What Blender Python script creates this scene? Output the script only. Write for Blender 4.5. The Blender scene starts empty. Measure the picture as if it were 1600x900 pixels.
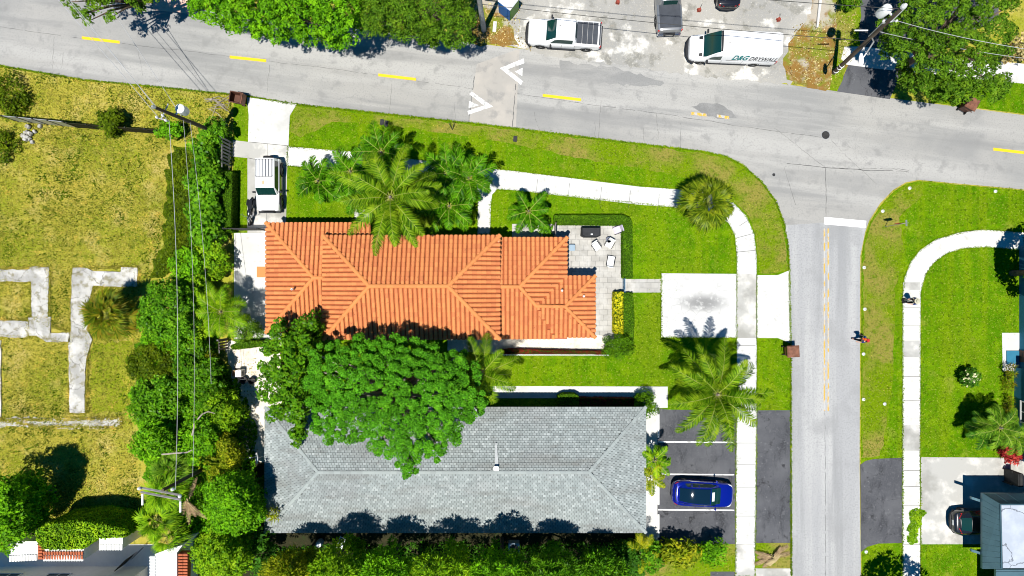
import bpy, bmesh, math, random
import numpy as np
from mathutils import Vector, Matrix

scene = bpy.context.scene
COL = scene.collection
PI = math.pi

# ------------------------------------------------------------------ camera, sky, sun, exposure
H = 53.333                      # drone height in metres
S = 20.0                        # photo pixels per metre on the ground
cd = bpy.data.cameras.new("camera")
cd.lens = 24; cd.sensor_width = 36; cd.clip_start = 0.5; cd.clip_end = 600
cam = bpy.data.objects.new("camera", cd); COL.objects.link(cam)
cam.location = (0, 0, H); cam.rotation_euler = (0, 0, 0)
scene.camera = cam

SH = (0.12, 0.235)              # ground shadow per metre of height (east, north)
world = bpy.data.worlds.new("World"); scene.world = world; world.use_nodes = True
nt = world.node_tree
sky = nt.nodes.new("ShaderNodeTexSky"); sky.sky_type = 'NISHITA'; sky.sun_disc = False
EL = math.atan(1 / math.hypot(*SH))
sky.sun_elevation = EL; sky.sun_rotation = math.atan2(-SH[0], -SH[1])
sky.air_density = 1.2; sky.dust_density = 0.0; sky.ozone_density = 3.0
bg = nt.nodes["Background"]; bg.inputs[1].default_value = 0.05
hsv = nt.nodes.new("ShaderNodeHueSaturation"); hsv.inputs['Saturation'].default_value = 1.7
nt.links.new(sky.outputs[0], hsv.inputs['Color']); nt.links.new(hsv.outputs[0], bg.inputs[0])
sd = bpy.data.lights.new("sun", 'SUN'); sd.energy = 4.9; sd.angle = math.radians(0.5); sd.color = (1, .965, .90)
sun = bpy.data.objects.new("sun", sd); COL.objects.link(sun)
sun.rotation_euler = Vector((SH[0], SH[1], -1)).to_track_quat('-Z', 'Y').to_euler()
sun.location = (-12, -25, 80)
scene.view_settings.view_transform = 'Standard'; scene.view_settings.look = 'None'
scene.view_settings.gamma = 1; scene.view_settings.use_curve_mapping = False
scene.view_settings.exposure = 0.4
scene.cycles.filter_width = 1.0
scene.render.engine = 'CYCLES'
scene.cycles.max_bounces = 6; scene.cycles.diffuse_bounces = 2; scene.cycles.glossy_bounces = 2
scene.cycles.transmission_bounces = 4; scene.cycles.caustics_reflective = False; scene.cycles.caustics_refractive = False

# ------------------------------------------------------------------ helpers
def W(px, py, z=0.0):
    """photo pixel (1600x900) of something at height z -> world point"""
    k = 1 - z / H
    return Vector(((px - 800) / S * k, (450 - py) / S * k, z))

def srgb(r, g, b):
    f = lambda c: (c / 255 / 12.92) if c / 255 <= .04045 else ((c / 255 + .055) / 1.055) ** 2.4
    return (f(r), f(g), f(b))

def tag(o, label=None, cat=None, group=None, kind=None):
    if label: o['label'] = label
    if cat: o['category'] = cat
    if group: o['group'] = group
    if kind: o['kind'] = kind
    return o

def thing(name, label, cat, loc=(0, 0, 0), rz=0.0, group=None):
    o = bpy.data.objects.new(name, None); COL.objects.link(o)
    o.empty_display_size = .2
    o.location = loc; o.rotation_euler = (0, 0, rz)
    return tag(o, label, cat, group)

def link(name, me, parent=None):
    o = bpy.data.objects.new(name, me); COL.objects.link(o)
    if parent is not None: o.parent = parent
    return o

class MB:
    """collects simple solids, then links them as ONE mesh object"""
    def __init__(s): s.v = []; s.f = []; s.m = []
    def add(s, vs, fs, mi=0):
        b = len(s.v); s.v += [tuple(p) for p in vs]
        s.f += [[b + i for i in f] for f in fs]; s.m += [mi] * len(fs)
    def box(s, c, d, rz=0, mi=0, taper=1.0):
        cx, cy, cz = c; dx, dy, dz = d[0] / 2, d[1] / 2, d[2] / 2
        vs = []
        for z in (-dz, dz):
            t = taper if z > 0 else 1
            for x, y in ((-dx, -dy), (dx, -dy), (dx, dy), (-dx, dy)):
                x *= t; y *= t
                vs.append((cx + x * math.cos(rz) - y * math.sin(rz), cy + x * math.sin(rz) + y * math.cos(rz), cz + z))
        s.add(vs, [(3, 2, 1, 0), (4, 5, 6, 7), (0, 1, 5, 4), (1, 2, 6, 5), (2, 3, 7, 6), (3, 0, 4, 7)], mi)
    def prism(s, pts, z0, z1, mi=0):
        n = len(pts); vs = [(p[0], p[1], z0) for p in pts] + [(p[0], p[1], z1) for p in pts]
        s.add(vs, [list(range(n))[::-1], list(range(n, 2 * n))] + [(i, (i + 1) % n, n + (i + 1) % n, n + i) for i in range(n)], mi)
    def tube(s, pts, r, n=6, mi=0, cap=True):
        pts = [Vector(p) for p in pts]; k = len(pts)
        rs = r if isinstance(r, (list, tuple)) else [r] * k
        rings = []; ref = None
        for i, p in enumerate(pts):
            t = (pts[min(i + 1, k - 1)] - pts[max(i - 1, 0)]).normalized()
            if ref is None: ref = Vector((1, 0, 0)) if abs(t.x) < .8 else Vector((0, 1, 0))
            u = (ref - t * ref.dot(t)).normalized(); w = t.cross(u); ref = u
            rings.append([p + (u * math.cos(2 * PI * j / n) + w * math.sin(2 * PI * j / n)) * rs[i] for j in range(n)])
        vs = [q for R in rings for q in R]; fs = []
        for i in range(k - 1):
            for j in range(n):
                a = i * n + j; b = i * n + (j + 1) % n
                fs.append((a, b, b + n, a + n))
        if cap: fs += [list(range(n))[::-1], list(range((k - 1) * n, k * n))]
        s.add(vs, fs, mi)
    def lathe(s, prof, n=20, c=(0, 0, 0), axis='z', mi=0):
        vs = []; k = len(prof)
        for r, z in prof:
            for j in range(n):
                a = 2 * PI * j / n; x, y = r * math.cos(a), r * math.sin(a)
                p = (x, y, z) if axis == 'z' else ((x, z, y) if axis == 'y' else (z, x, y))
                vs.append((c[0] + p[0], c[1] + p[1], c[2] + p[2]))
        fs = [(i * n + j, i * n + (j + 1) % n, (i + 1) * n + (j + 1) % n, (i + 1) * n + j) for i in range(k - 1) for j in range(n)]
        fs += [list(range(n))[::-1], list(range((k - 1) * n, k * n))]
        s.add(vs, fs, mi)
    def loft(s, secs, mi=0, closed=True, cap=True):
        k = len(secs); n = len(secs[0]); vs = [p for q in secs for p in q]; fs = []
        for i in range(k - 1):
            for j in range(n if closed else n - 1):
                a = i * n + j; b = i * n + (j + 1) % n
                fs.append((a, b, b + n, a + n))
        if cap and closed: fs += [list(range(n))[::-1], list(range((k - 1) * n, k * n))]
        s.add(vs, fs, mi)
    def build(s, name, mats, parent=None, smooth=None, bevel=0, seg=2):
        me = bpy.data.meshes.new(name); me.from_pydata(s.v, [], s.f)
        if not isinstance(mats, (list, tuple)): mats = [mats]
        for m in mats: me.materials.append(m)
        me.polygons.foreach_set('material_index', s.m)
        bm = bmesh.new(); bm.from_mesh(me)
        bmesh.ops.recalc_face_normals(bm, faces=bm.faces)
        big = [f for f in bm.faces if len(f.verts) > 4]
        if big: bmesh.ops.triangulate(bm, faces=big)
        if bevel:
            bmesh.ops.bevel(bm, geom=[e for e in bm.edges if len(e.link_faces) == 2 and e.calc_face_angle(0) > .5], offset=bevel, segments=seg, affect='EDGES', clamp_overlap=True)
        bm.to_mesh(me); bm.free()
        if smooth is not None:
            me.polygons.foreach_set('use_smooth', [True] * len(me.polygons))
            me.set_sharp_from_angle(angle=math.radians(smooth))
        return link(name, me, parent)

def np_mesh(name, V, F, mats, parent=None, mi=None, smooth=False):
    me = bpy.data.meshes.new(name)
    V = np.ascontiguousarray(V, dtype=np.float32); F = np.ascontiguousarray(F, dtype=np.int32)
    n = len(F); k = F.shape[1]
    me.vertices.add(len(V)); me.vertices.foreach_set('co', V.ravel())
    me.loops.add(n * k); me.loops.foreach_set('vertex_index', F.ravel())
    me.polygons.add(n); me.polygons.foreach_set('loop_start', np.arange(n, dtype=np.int32) * k)
    if not isinstance(mats, (list, tuple)): mats = [mats]
    for m in mats: me.materials.append(m)
    if mi is not None: me.polygons.foreach_set('material_index', np.asarray(mi, dtype=np.int32))
    me.update(calc_edges=True); 
    if smooth: me.polygons.foreach_set('use_smooth', [True] * n)
    return link(name, me, parent)

def in_poly(P, poly):
    P = np.asarray(P, float); x, y = P[:, 0], P[:, 1]; ins = np.zeros(len(P), bool)
    n = len(poly)
    for i in range(n):
        x1, y1 = poly[i]; x2, y2 = poly[(i + 1) % n]
        if y1 == y2: continue
        c = ((y1 > y) != (y2 > y)) & (x < (x2 - x1) * (y - y1) / (y2 - y1) + x1)
        ins ^= c
    return ins

def edge_dist(P, poly):
    P = np.asarray(P, float); d = np.full(len(P), 1e9); n = len(poly)
    for i in range(n):
        a = np.array(poly[i], float); b = np.array(poly[(i + 1) % n], float); ab = b - a
        t = np.clip(((P - a) @ ab) / max(ab @ ab, 1e-9), 0, 1)
        d = np.minimum(d, np.hypot(*(P - a - t[:, None] * ab).T))
    return d

def rough_poly(poly, amp, step, seed=0):
    r = random.Random(seed); out = []
    n = len(poly)
    for i in range(n):
        a = poly[i]; b = poly[(i + 1) % n]; L = math.hypot(b[0] - a[0], b[1] - a[1]); k = max(1, int(L / step))
        for j in range(k):
            t = j / k
            out.append((a[0] + (b[0] - a[0]) * t + r.uniform(-amp, amp), a[1] + (b[1] - a[1]) * t + r.uniform(-amp, amp)))
    return out

def ellipse(cx, cy, rx, ry=None, n=18, rot=0):
    ry = ry or rx
    return [(cx + rx * math.cos(t) * math.cos(rot) - ry * math.sin(t) * math.sin(rot), cy + rx * math.cos(t) * math.sin(rot) + ry * math.sin(t) * math.cos(rot)) for t in [2 * PI * i / n for i in range(n)]]

def wp(poly, z=0):
    return [W(x, y, z) for x, y in poly]

def slab(name, poly, z, mat, z0=-.08, kind='structure'):
    mb = MB(); mb.prism(wp(poly), z0, z)
    return tag(mb.build(name, mat), kind=kind)

# ------------------------------------------------------------------ materials
class NM:
    def __init__(s, name, rough=.8, spec=.3, metal=0):
        s.m = bpy.data.materials.new(name); s.m.use_nodes = True; s.t = s.m.node_tree; s.N = s.t.nodes
        s.b = s.N["Principled BSDF"]; s.b.inputs['Roughness'].default_value = rough
        s.b.inputs['Specular IOR Level'].default_value = spec; s.b.inputs['Metallic'].default_value = metal
        s.c = None; s.geo = s.N.new("ShaderNodeNewGeometry"); s.tc = None
    def vec(s, coord='pos', sc=None, rot=0):
        if coord == 'pos': o = s.geo.outputs['Position']
        else:
            if s.tc is None: s.tc = s.N.new("ShaderNodeTexCoord")
            o = s.tc.outputs['Object']
        if sc or rot:
            mp = s.N.new("ShaderNodeMapping"); mp.inputs['Rotation'].default_value[2] = rot
            if sc: mp.inputs['Scale'].default_value = sc
            s.t.links.new(o, mp.inputs[0]); 
            if rot and sc:   # rotate first, then stretch
                mp.inputs['Scale'].default_value = (1, 1, 1)
                m2 = s.N.new("ShaderNodeMapping"); m2.inputs['Scale'].default_value = sc
                s.t.links.new(mp.outputs[0], m2.inputs[0]); return m2.outputs[0]
            o = mp.outputs[0]
        return o
    def base(s, col):
        r = s.N.new("ShaderNodeRGB"); r.outputs[0].default_value = (*col, 1); s.c = r.outputs[0]; return s
    def ramp(s, fac, lo, hi, inv=False):
        r = s.N.new("ShaderNodeMapRange"); r.interpolation_type = 'SMOOTHSTEP'
        r.inputs[1].default_value = lo; r.inputs[2].default_value = hi
        r.inputs[3].default_value = 1 if inv else 0; r.inputs[4].default_value = 0 if inv else 1
        s.t.links.new(fac, r.inputs[0]); return r.outputs[0]
    def noise(s, scale, detail=4, coord='pos', sc=None, rot=0, rough=.6, dist=0):
        n = s.N.new("ShaderNodeTexNoise"); n.inputs['Scale'].default_value = scale; n.inputs['Detail'].default_value = detail
        n.inputs['Roughness'].default_value = rough; n.inputs['Distortion'].default_value = dist
        s.t.links.new(s.vec(coord, sc, rot), n.inputs['Vector']); return n.outputs[0]
    def mul(s, a, k):
        m = s.N.new("ShaderNodeMath"); m.operation = 'MULTIPLY'; s.t.links.new(a, m.inputs[0])
        if isinstance(k, (int, float)): m.inputs[1].default_value = k
        else: s.t.links.new(k, m.inputs[1])
        return m.outputs[0]
    def mix(s, fac, col, amt=1.0, mode='MIX'):
        mx = s.N.new("ShaderNodeMix"); mx.data_type = 'RGBA'; mx.blend_type = mode
        if amt != 1.0: fac = s.mul(fac, amt)
        s.t.links.new(fac, mx.inputs[0]); s.t.links.new(s.c, mx.inputs[6])
        if isinstance(col, tuple): mx.inputs[7].default_value = (*col, 1)
        else: s.t.links.new(col, mx.inputs[7])
        s.c = mx.outputs[2]; return s
    def spots(s, scale, lo, hi, col, amt=1.0, inv=False, **k):
        return s.mix(s.ramp(s.noise(scale, **k), lo, hi, inv), col, amt)
    def cracks(s, scale, width, col, amt=.7, warp=.4, mask=None):
        v = s.N.new("ShaderNodeTexVoronoi"); v.feature = 'DISTANCE_TO_EDGE'; v.inputs['Scale'].default_value = scale
        n = s.N.new("ShaderNodeTexNoise"); n.inputs['Scale'].default_value = scale * 2.5; n.inputs['Detail'].default_value = 5
        p = s.vec(); s.t.links.new(p, n.inputs['Vector'])
        va = s.N.new("ShaderNodeVectorMath"); va.operation = 'MULTIPLY_ADD'
        s.t.links.new(n.outputs[1], va.inputs[0]); va.inputs[1].default_value = (warp / scale,) * 3; s.t.links.new(p, va.inputs[2])
        s.t.links.new(va.outputs[0], v.inputs['Vector'])
        f = s.ramp(v.outputs[0], width * .4, width, True)
        if mask is not None: f = s.mul(f, mask)
        return s.mix(f, col, amt)
    def island(s, cols):
        r = s.N.new("ShaderNodeValToRGB"); e = r.color_ramp.elements
        e[0].color = (*cols[0], 1); e[1].color = (*cols[-1], 1)
        for i, c in enumerate(cols[1:-1], 1): e.new(i / (len(cols) - 1)).color = (*c, 1)
        s.t.links.new(s.geo.outputs['Random Per Island'], r.inputs[0]); s.c = r.outputs[0]; return s
    def bump(s, scale, strength, detail=5, dist=.05, coord='pos', sc=None, rot=0):
        b = s.N.new("ShaderNodeBump"); b.inputs['Strength'].default_value = strength; b.inputs['Distance'].default_value = dist
        s.t.links.new(s.noise(scale, detail, coord, sc, rot), b.inputs['Height']); s.t.links.new(b.outputs[0], s.b.inputs['Normal']); return s
    def done(s, transl=0):
        if s.c is not None: s.t.links.new(s.c, s.b.inputs['Base Color'])
        if transl:
            tr = s.N.new("ShaderNodeBsdfTranslucent"); s.t.links.new(s.c, tr.inputs[0])
            mx = s.N.new("ShaderNodeMixShader"); mx.inputs[0].default_value = transl
            s.t.links.new(s.b.outputs[0], mx.inputs[1]); s.t.links.new(tr.outputs[0], mx.inputs[2])
            s.t.links.new(mx.outputs[0], s.N["Material Output"].inputs[0])
        return s.m

M = {}
def plain(name, col, rough=.6, spec=.4, metal=0, var=.12, coat=0, vs=3.0):
    n = NM(name, rough, spec, metal).base(col)
    if var: n.spots(vs, .3, .75, tuple(c * (1 - var * 2.2) for c in col), coord='obj')
    if coat:
        n.b.inputs['Coat Weight'].default_value = coat; n.b.inputs['Coat Roughness'].default_value = .04
    M[name] = n.done(); return M[name]

def leaf(name, cols, transl=.28, rough=.5, patch=.5, spec=.35, gain=1.0):
    cols = [tuple(min(1, c * gain) for c in q) for q in cols]; spec = min(spec, .07); cols = [tuple(c * .55 for c in cols[0])] + cols[1:-1] + [tuple(min(1, c * 1.45) for c in cols[2 % len(cols)])] + [cols[-1]]
    cols = [(a, b, c * .55) for a, b, c in cols]
    n = NM(name, rough, spec).island(cols)
    n.spots(patch, .35, .75, tuple(c * .62 for c in cols[0]), .45, detail=2)
    n.spots(1.15, .52, .70, tuple(min(1, c * 1.25) for c in (cols[-2][0] * 1.25, cols[-2][1], cols[-2][2])), .55, detail=3).spots(1.7, .55, .72, tuple(c * .8 for c in cols[0]), .5, detail=3)
    M[name] = n.done(transl); return M[name]

# ground surfaces
n = NM('dry_grass', .95, .02).base((.37, .325, .045))
n.spots(.16, .38, .66, (.22, .27, .014), .9, detail=6).spots(.45, .48, .70, (.47, .375, .12), .8, detail=6).spots(2.6, .52, .66, (.12, .15, .012), .8, detail=7).spots(8, .55, .72, (.48, .41, .17), .5, detail=5)
n.spots(1.0, .60, .70, (.05, .10, .008), .85, detail=8).spots(5, .60, .68, (.03, .055, .006), .8, detail=6)
M['dry_grass'] = n.bump(9, .8, dist=.12).done()
n = NM('lawn', .95, .02).base((.092, .205, .002))
n.spots(.22, .38, .66, (.055, .165, .001), .95, detail=6).spots(1.0, .46, .62, (.155, .275, .003), .7, detail=6).spots(.6, .46, .62, (.16, .24, .003), .55, sc=(1.3, .05, 1), detail=4).spots(.12, .50, .66, (.14, .20, .006), .6, detail=7).spots(.33, .60, .74, (.25, .25, .04), .7, detail=8).spots(4, .50, .66, (.04, .09, .002), .8, detail=8).spots(7, .54, .68, (.27, .32, .04), .75, detail=6)
M['lawn'] = n.bump(11, .7, dist=.08).done()
n = NM('verge_grass', .95, .02).base((.14, .23, .003))
n.spots(.3, .42, .62, (.27, .22, .055), .85, detail=7).spots(1.6, .5, .7, (.10, .18, .005), .85, detail=6).spots(6, .5, .68, (.05, .075, .006), .75, detail=6).spots(9, .56, .72, (.36, .31, .10), .6, detail=4)
M['verge_grass'] = n.bump(11, .8, dist=.1).done()
n = NM('worn_asphalt', .9, .2).base((.335, .325, .302))
n.spots(.10, .40, .62, (.235, .235, .228), .9, detail=6).spots(.30, .42, .62, (.41, .40, .375), .85, sc=(.12, 1.4, 1), rot=.125, detail=7)
n.spots(.5, .50, .66, (.20, .20, .195), .7, sc=(.10, 1.1, 1), rot=.125, detail=7).spots(22, .35, .75, (.30, .30, .29), .5, detail=3)
n.spots(.9, .53, .68, (.22, .218, .21), .6, detail=8).spots(9, .5, .68, (.23, .23, .222), .6, detail=5).spots(4, .70, .735, (.09, .09, .09), .6, detail=7).cracks(.16, .0035, (.20, .20, .195), .35, .6)
M['worn_asphalt'] = n.bump(30, .25, dist=.02).done()
n = NM('side_street_asphalt', .9, .15).base((.335, .338, .34))
n.spots(.5, .42, .64, (.43, .43, .42), .85, sc=(1.3, .07, 1), detail=7).spots(.45, .48, .66, (.235, .24, .243), .6, sc=(1.6, .09, 1), detail=7).spots(9, .44, .68, (.23, .23, .23), .6, detail=6).spots(.35, .5, .68, (.26, .262, .262), .6, detail=8).spots(4, .70, .735, (.11, .11, .11), .5, detail=7)
M['side_street_asphalt'] = n.bump(30, .25, dist=.02).done()
n = NM('patched_asphalt', .9, .15).base((.35, .33, .30))
n.spots(.5, .4, .68, (.43, .395, .35), .8, detail=8).spots(.9, .5, .66, (.235, .23, .22), .7, detail=7).spots(18, .4, .75, (.34, .33, .31), .5)
M['patched_asphalt'] = n.bump(25, .25, dist=.02).done()
n = NM('dusty_lot', .95, .15).base((.36, .348, .318))
n.spots(.18, .42, .58, (.29, .285, .268), .9, detail=7).spots(.4, .53, .62, (.66, .64, .59), .9, detail=10).spots(.7, .53, .63, (.20, .195, .17), .75, detail=10).spots(5, .5, .66, (.36, .34, .29), .6, detail=7).spots(8, .58, .7, (.60, .58, .53), .5, detail=5)
n.spots(.35, .66, .76, (.62, .40, .26), .45, detail=5)
M['dusty_lot'] = n.bump(12, .5, dist=.05).done()
n = NM('black_asphalt', .9, .25).base((.062, .064, .072))
n.spots(.35, .35, .7, (.115, .117, .125), .9, detail=7).spots(1.2, .5, .7, (.028, .029, .034), .8, detail=6, sc=(1, .35, 1)).spots(30, .4, .75, (.10, .102, .108), .45, detail=2)
n.spots(5, .66, .72, (.26, .26, .26), .6).spots(.7, .60, .68, (.016, .016, .018), .8, detail=6).cracks(.35, .006, (.02, .02, .02), .6, .6).spots(9, .48, .66, (.095, .098, .105), .7, detail=6).spots(2.2, .58, .70, (.15, .152, .16), .5, detail=7)
M['black_asphalt'] = n.bump(40, .3, dist=.02).done()
n = NM('white_concrete', .85, .2).base((.58, .575, .55))
n.spots(.5, .4, .66, (.50, .495, .47), .8, detail=7).spots(2.2, .56, .72, (.36, .355, .33), .6, detail=8).spots(.25, .55, .7, (.42, .415, .39), .6, detail=7)
M['white_concrete'] = n.bump(30, .15, dist=.01).done()
n = NM('pale_concrete', .85, .2).base((.60, .59, .545))
n.spots(.5, .4, .66, (.50, .49, .455), .8, detail=6).spots(1.4, .55, .7, (.38, .37, .34), .6, detail=8).spots(7, .5, .7, (.66, .65, .61), .5, detail=4)
M['pale_concrete'] = n.bump(30, .15, dist=.01).done()
n = NM('grey_concrete', .88, .2).base((.40, .395, .37))
n.spots(.45, .47, .62, (.62, .60, .555), .85, detail=7).spots(.3, .48, .64, (.25, .245, .22), .7, detail=7).spots(4, .6, .8, (.34, .33, .31), .5, detail=6)
M['grey_concrete'] = n.bump(25, .2, dist=.015).done()
n = NM('old_slab', .9, .2).base((.46, .45, .42))
n.spots(.9, .42, .6, (.31, .305, .285), .85, detail=8).spots(2.2, .50, .64, (.20, .18, .10), .8, detail=9).spots(.5, .5, .62, (.60, .585, .55), .7, detail=8).cracks(.55, .012, (.10, .095, .08), .8, .5)
M['old_slab'] = n.bump(12, .5, dist=.03).done()
n = NM('brown_soil', .95, .05).base((.24, .135, .035))
n.spots(.9, .4, .7, (.17, .11, .025), .8, detail=6).spots(2, .5, .68, (.36, .28, .16), .8, detail=8).spots(.45, .47, .58, (.17, .21, .02), .85, detail=8).spots(.3, .54, .62, (.42, .39, .33), .85, detail=9)
M['brown_soil'] = n.bump(10, .7, dist=.08).done()
n = NM('pink_paving', .85, .2).base((.62, .42, .34)); n.spots(3, .4, .7, (.5, .33, .26), .7, detail=5)
M['pink_paving'] = n.done()
n = NM('sandy_gravel', .95, .1).base((.74, .68, .57)); n.spots(1.1, .45, .7, (.55, .48, .37), .8, detail=7).spots(6, .55, .75, (.3, .25, .17), .7, detail=6)
M['sandy_gravel'] = n.bump(14, .7, dist=.05).done()
n = NM('yard_shade_fence_dark', .95, .1).base((.03, .03, .014)); n.spots(2, .5, .7, (.055, .045, .022), .8, detail=7).spots(1.2, .55, .75, (.02, .05, .008), .8, detail=6)  # near-black: tree shade put into the soil colour; also the fence's own dark
M['yard_shade_fence_dark'] = n.bump(10, .8, dist=.08).done()
# pavers: brick pattern
def pavers(name, cols, bw, bh, mortar, rot=0):
    n = NM(name, .85, .25)
    b = n.N.new("ShaderNodeTexBrick"); b.inputs['Scale'].default_value = 1; b.inputs['Brick Width'].default_value = bw; b.inputs['Row Height'].default_value = bh
    b.inputs['Mortar Size'].default_value = mortar; b.inputs['Color1'].default_value = (*cols[0], 1); b.inputs['Color2'].default_value = (*cols[1], 1); b.inputs['Mortar'].default_value = (*cols[2], 1)
    b.inputs['Mortar Smooth'].default_value = .3
    n.t.links.new(n.vec('pos', None, rot), b.inputs['Vector']); n.c = b.outputs[0]
    n.spots(.6, .4, .7, cols[3], .75, detail=6).spots(2.5, .55, .8, tuple(c * .6 for c in cols[0]), .5, detail=6)
    M[name] = n.done(); return n
pavers('patio_pavers', [(.42, .405, .37), (.33, .32, .295), (.22, .215, .2), (.56, .55, .52)], .62, .42, .02)
n = NM('stamped_concrete', .85, .2).base((.56, .555, .54))
n.cracks(1.5, .05, (.33, .327, .315), .45, .15, n.ramp(n.noise(.45, 4), .42, .55)).spots(1.4, .55, .72, (.42, .415, .395), .7, detail=8)
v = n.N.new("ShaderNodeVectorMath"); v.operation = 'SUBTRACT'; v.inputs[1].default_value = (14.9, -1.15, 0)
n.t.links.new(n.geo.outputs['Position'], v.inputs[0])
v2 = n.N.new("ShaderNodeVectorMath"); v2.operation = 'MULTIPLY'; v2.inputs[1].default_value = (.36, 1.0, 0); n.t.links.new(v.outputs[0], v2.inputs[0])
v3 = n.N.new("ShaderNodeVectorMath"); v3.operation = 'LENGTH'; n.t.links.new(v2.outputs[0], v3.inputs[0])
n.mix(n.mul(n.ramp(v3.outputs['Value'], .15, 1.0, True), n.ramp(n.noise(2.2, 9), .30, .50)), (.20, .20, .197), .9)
M['stamped_concrete'] = n.bump(20, .15, dist=.01).done()

plain('white_paint', (.86, .86, .84), .6, var=.06, vs=1.5)
n = NM('worn_white_paint', .7).base((.78, .78, .76)); n.spots(2.5, .50, .66, (.3, .3, .29), .85, detail=9); M['worn_white_paint'] = n.done()
n = NM('yellow_paint', .7).base((.80, .48, .01)); n.spots(5, .58, .75, (.55, .38, .08), .7, detail=6); M['yellow_paint'] = n.done()
n = NM('worn_yellow_paint', .8).base((.58, .36, .06)); n.spots(1.6, .46, .56, (.43, .42, .40), 1.0, detail=7, sc=(2.5, 1, 1)); M['worn_yellow_paint'] = n.done()
# roofs
n = NM('clay_tile', .75, .2).island([(.50, .165, .062), (.57, .20, .072), (.62, .235, .080), (.54, .185, .068)])
n.spots(.35, .4, .7, (.60, .22, .07), .5, detail=4).spots(1.3, .58, .74, (.36, .10, .042), .55, detail=8).spots(6, .62, .7, (.12, .035, .02), .6, detail=6)
M['clay_tile'] = n.bump(20, .3, dist=.02).done()
n = NM('clay_ridge', .75, .2).island([(.58, .215, .068), (.62, .235, .075), (.55, .20, .065)]); M['clay_ridge'] = n.done()
plain('clay_under', (.40, .105, .04), .9, .1)
n = NM('grey_tile', .8, .25).island([(.20, .225, .222), (.25, .28, .277), (.30, .335, .33), (.22, .25, .247), (.27, .305, .30), (.36, .395, .39)])
n.spots(.3, .45, .72, (.20, .21, .21), .6, detail=7).spots(.5, .5, .7, (.15, .148, .135), .5, detail=7, sc=(.35, 1.5, 1)).spots(1.5, .56, .74, (.15, .145, .13), .5, detail=6, sc=(.6, 1.6, 1)).spots(.6, .55, .8, (.58, .62, .61), .35, detail=6)
M['grey_tile'] = n.bump(25, .3, dist=.015).done()
n = NM('grey_ridge', .8, .25).island([(.27, .30, .295), (.31, .345, .335), (.25, .275, .27)]); M['grey_ridge'] = n.done()
plain('grey_under', (.10, .11, .11), .9, .1)
plain('stucco_cream', (.72, .66, .55), .9, .1, var=.05)
plain('stucco_white', (.82, .82, .80), .9, .1, var=.03)
plain('stucco_grey', (.50, .50, .48), .9, .1, var=.05)
plain('stucco_blue', (.035, .17, .27), .9, .1, var=.05)
plain('trim_white', (.80, .80, .78), .6, .3, var=.03)
plain('window_glass', (.02, .035, .04), .08, .6, var=0)
plain('door_brown', (.12, .05, .025), .5, .4)
n = NM('slate_metal', .42, .45, .35).base((.085, .165, .20)); n.spots(1.2, .4, .75, (.06, .12, .15), .6, detail=4); M['slate_metal'] = n.done()
n = NM('flat_roof', .85, .2).base((.36, .40, .46)); n.spots(.9, .4, .7, (.46, .50, .56), .8, detail=5).spots(2.5, .55, .75, (.36, .37, .40), .6, detail=6).cracks(.28, .012, (.10, .11, .13), .8, .5); M['flat_roof'] = n.done()
plain('terracotta', (.45, .13, .06), .8, .2)
n = NM('blue_metal', .4, .45, .2).base((.03, .15, .27)); n.spots(1.2, .4, .75, (.02, .10, .19), .6); M['blue_metal'] = n.done()
# things
plain('car_white', (.82, .82, .82), .3, .5, var=0, coat=.6)
plain('car_blue', (.003, .012, .28), .2, .5, .35, var=0, coat=1)
plain('car_silver', (.27, .28, .29), .3, .5, .5, var=0, coat=.6)
plain('car_black', (.012, .012, .015), .2, .5, var=0, coat=1)
plain('car_glass', (.006, .035, .03), .05, .7, var=0)
plain('glass_roof', (.004, .016, .03), .05, .8, var=0)
plain('black_plastic', (.02, .021, .024), .6, .3, var=.1)
plain('tonneau', (.055, .062, .075), .6, .3, var=.15, vs=1.2)
plain('rubber', (.018, .018, .018), .85, .2, var=0)
plain('alloy', (.35, .35, .36), .35, .5, .8, var=0)
plain('chrome', (.6, .6, .6), .2, .5, 1, var=0)
plain('lamp_red', (.45, .012, .012), .2, .5, var=0)
plain('lamp_clear', (.75, .76, .78), .12, .6, var=0)
plain('teal_lettering', (.0, .20, .20), .6, .3, var=0)
plain('dark_lettering', (.05, .05, .055), .6, .3, var=0)
plain('sign_orange', (.75, .30, .08), .6, .3, var=0)
n = NM('creosote_wood', .9, .15).base((.10, .075, .055)); n.spots(3, .4, .7, (.17, .14, .11), .8, sc=(1, 1, .1), coord='obj', detail=6); M['creosote_wood'] = n.done()
n = NM('weathered_wood', .9, .15).base((.22, .21, .20)); n.spots(3, .4, .7, (.32, .31, .30), .8, sc=(1, 1, .15), coord='obj', detail=6); M['weathered_wood'] = n.done()
plain('pole_concrete', (.42, .43, .42), .9, .2, var=.15)
plain('galvanised', (.50, .52, .53), .4, .5, .6, var=.08)
plain('white_enamel', (.78, .79, .80), .35, .5, var=.05)
plain('wire_black', (.03, .03, .03), .6, .3, var=0)
plain('wire_bright', (.38, .385, .39), .6, .3, 0, var=0)
plain('bin_brown', (.10, .035, .018), .55, .35, var=.15)
plain('bin_inside', (.26, .11, .065), .7, .3, var=.25)
plain('cast_iron', (.045, .045, .045), .7, .3, .3, var=.2)
plain('brick_red', (.27, .05, .03), .7, .3, var=.1)
plain('toilet_blue', (.005, .12, .42), .5, .35, var=.06)
plain('toilet_green', (.10, .30, .015), .5, .35, var=.06)
plain('cover_black', (.03, .032, .036), .75, .25, var=.15)
plain('chair_sling', (.55, .50, .60), .8, .2, var=.05)
plain('cushion_white', (.82, .82, .80), .85, .2, var=.03)
plain('grey_blue_fabric', (.28, .37, .45), .8, .2, var=.06)
plain('cardboard', (.30, .21, .13), .9, .1, var=.12)
plain('bark', (.16, .12, .085), .95, .1, var=.2)
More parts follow.
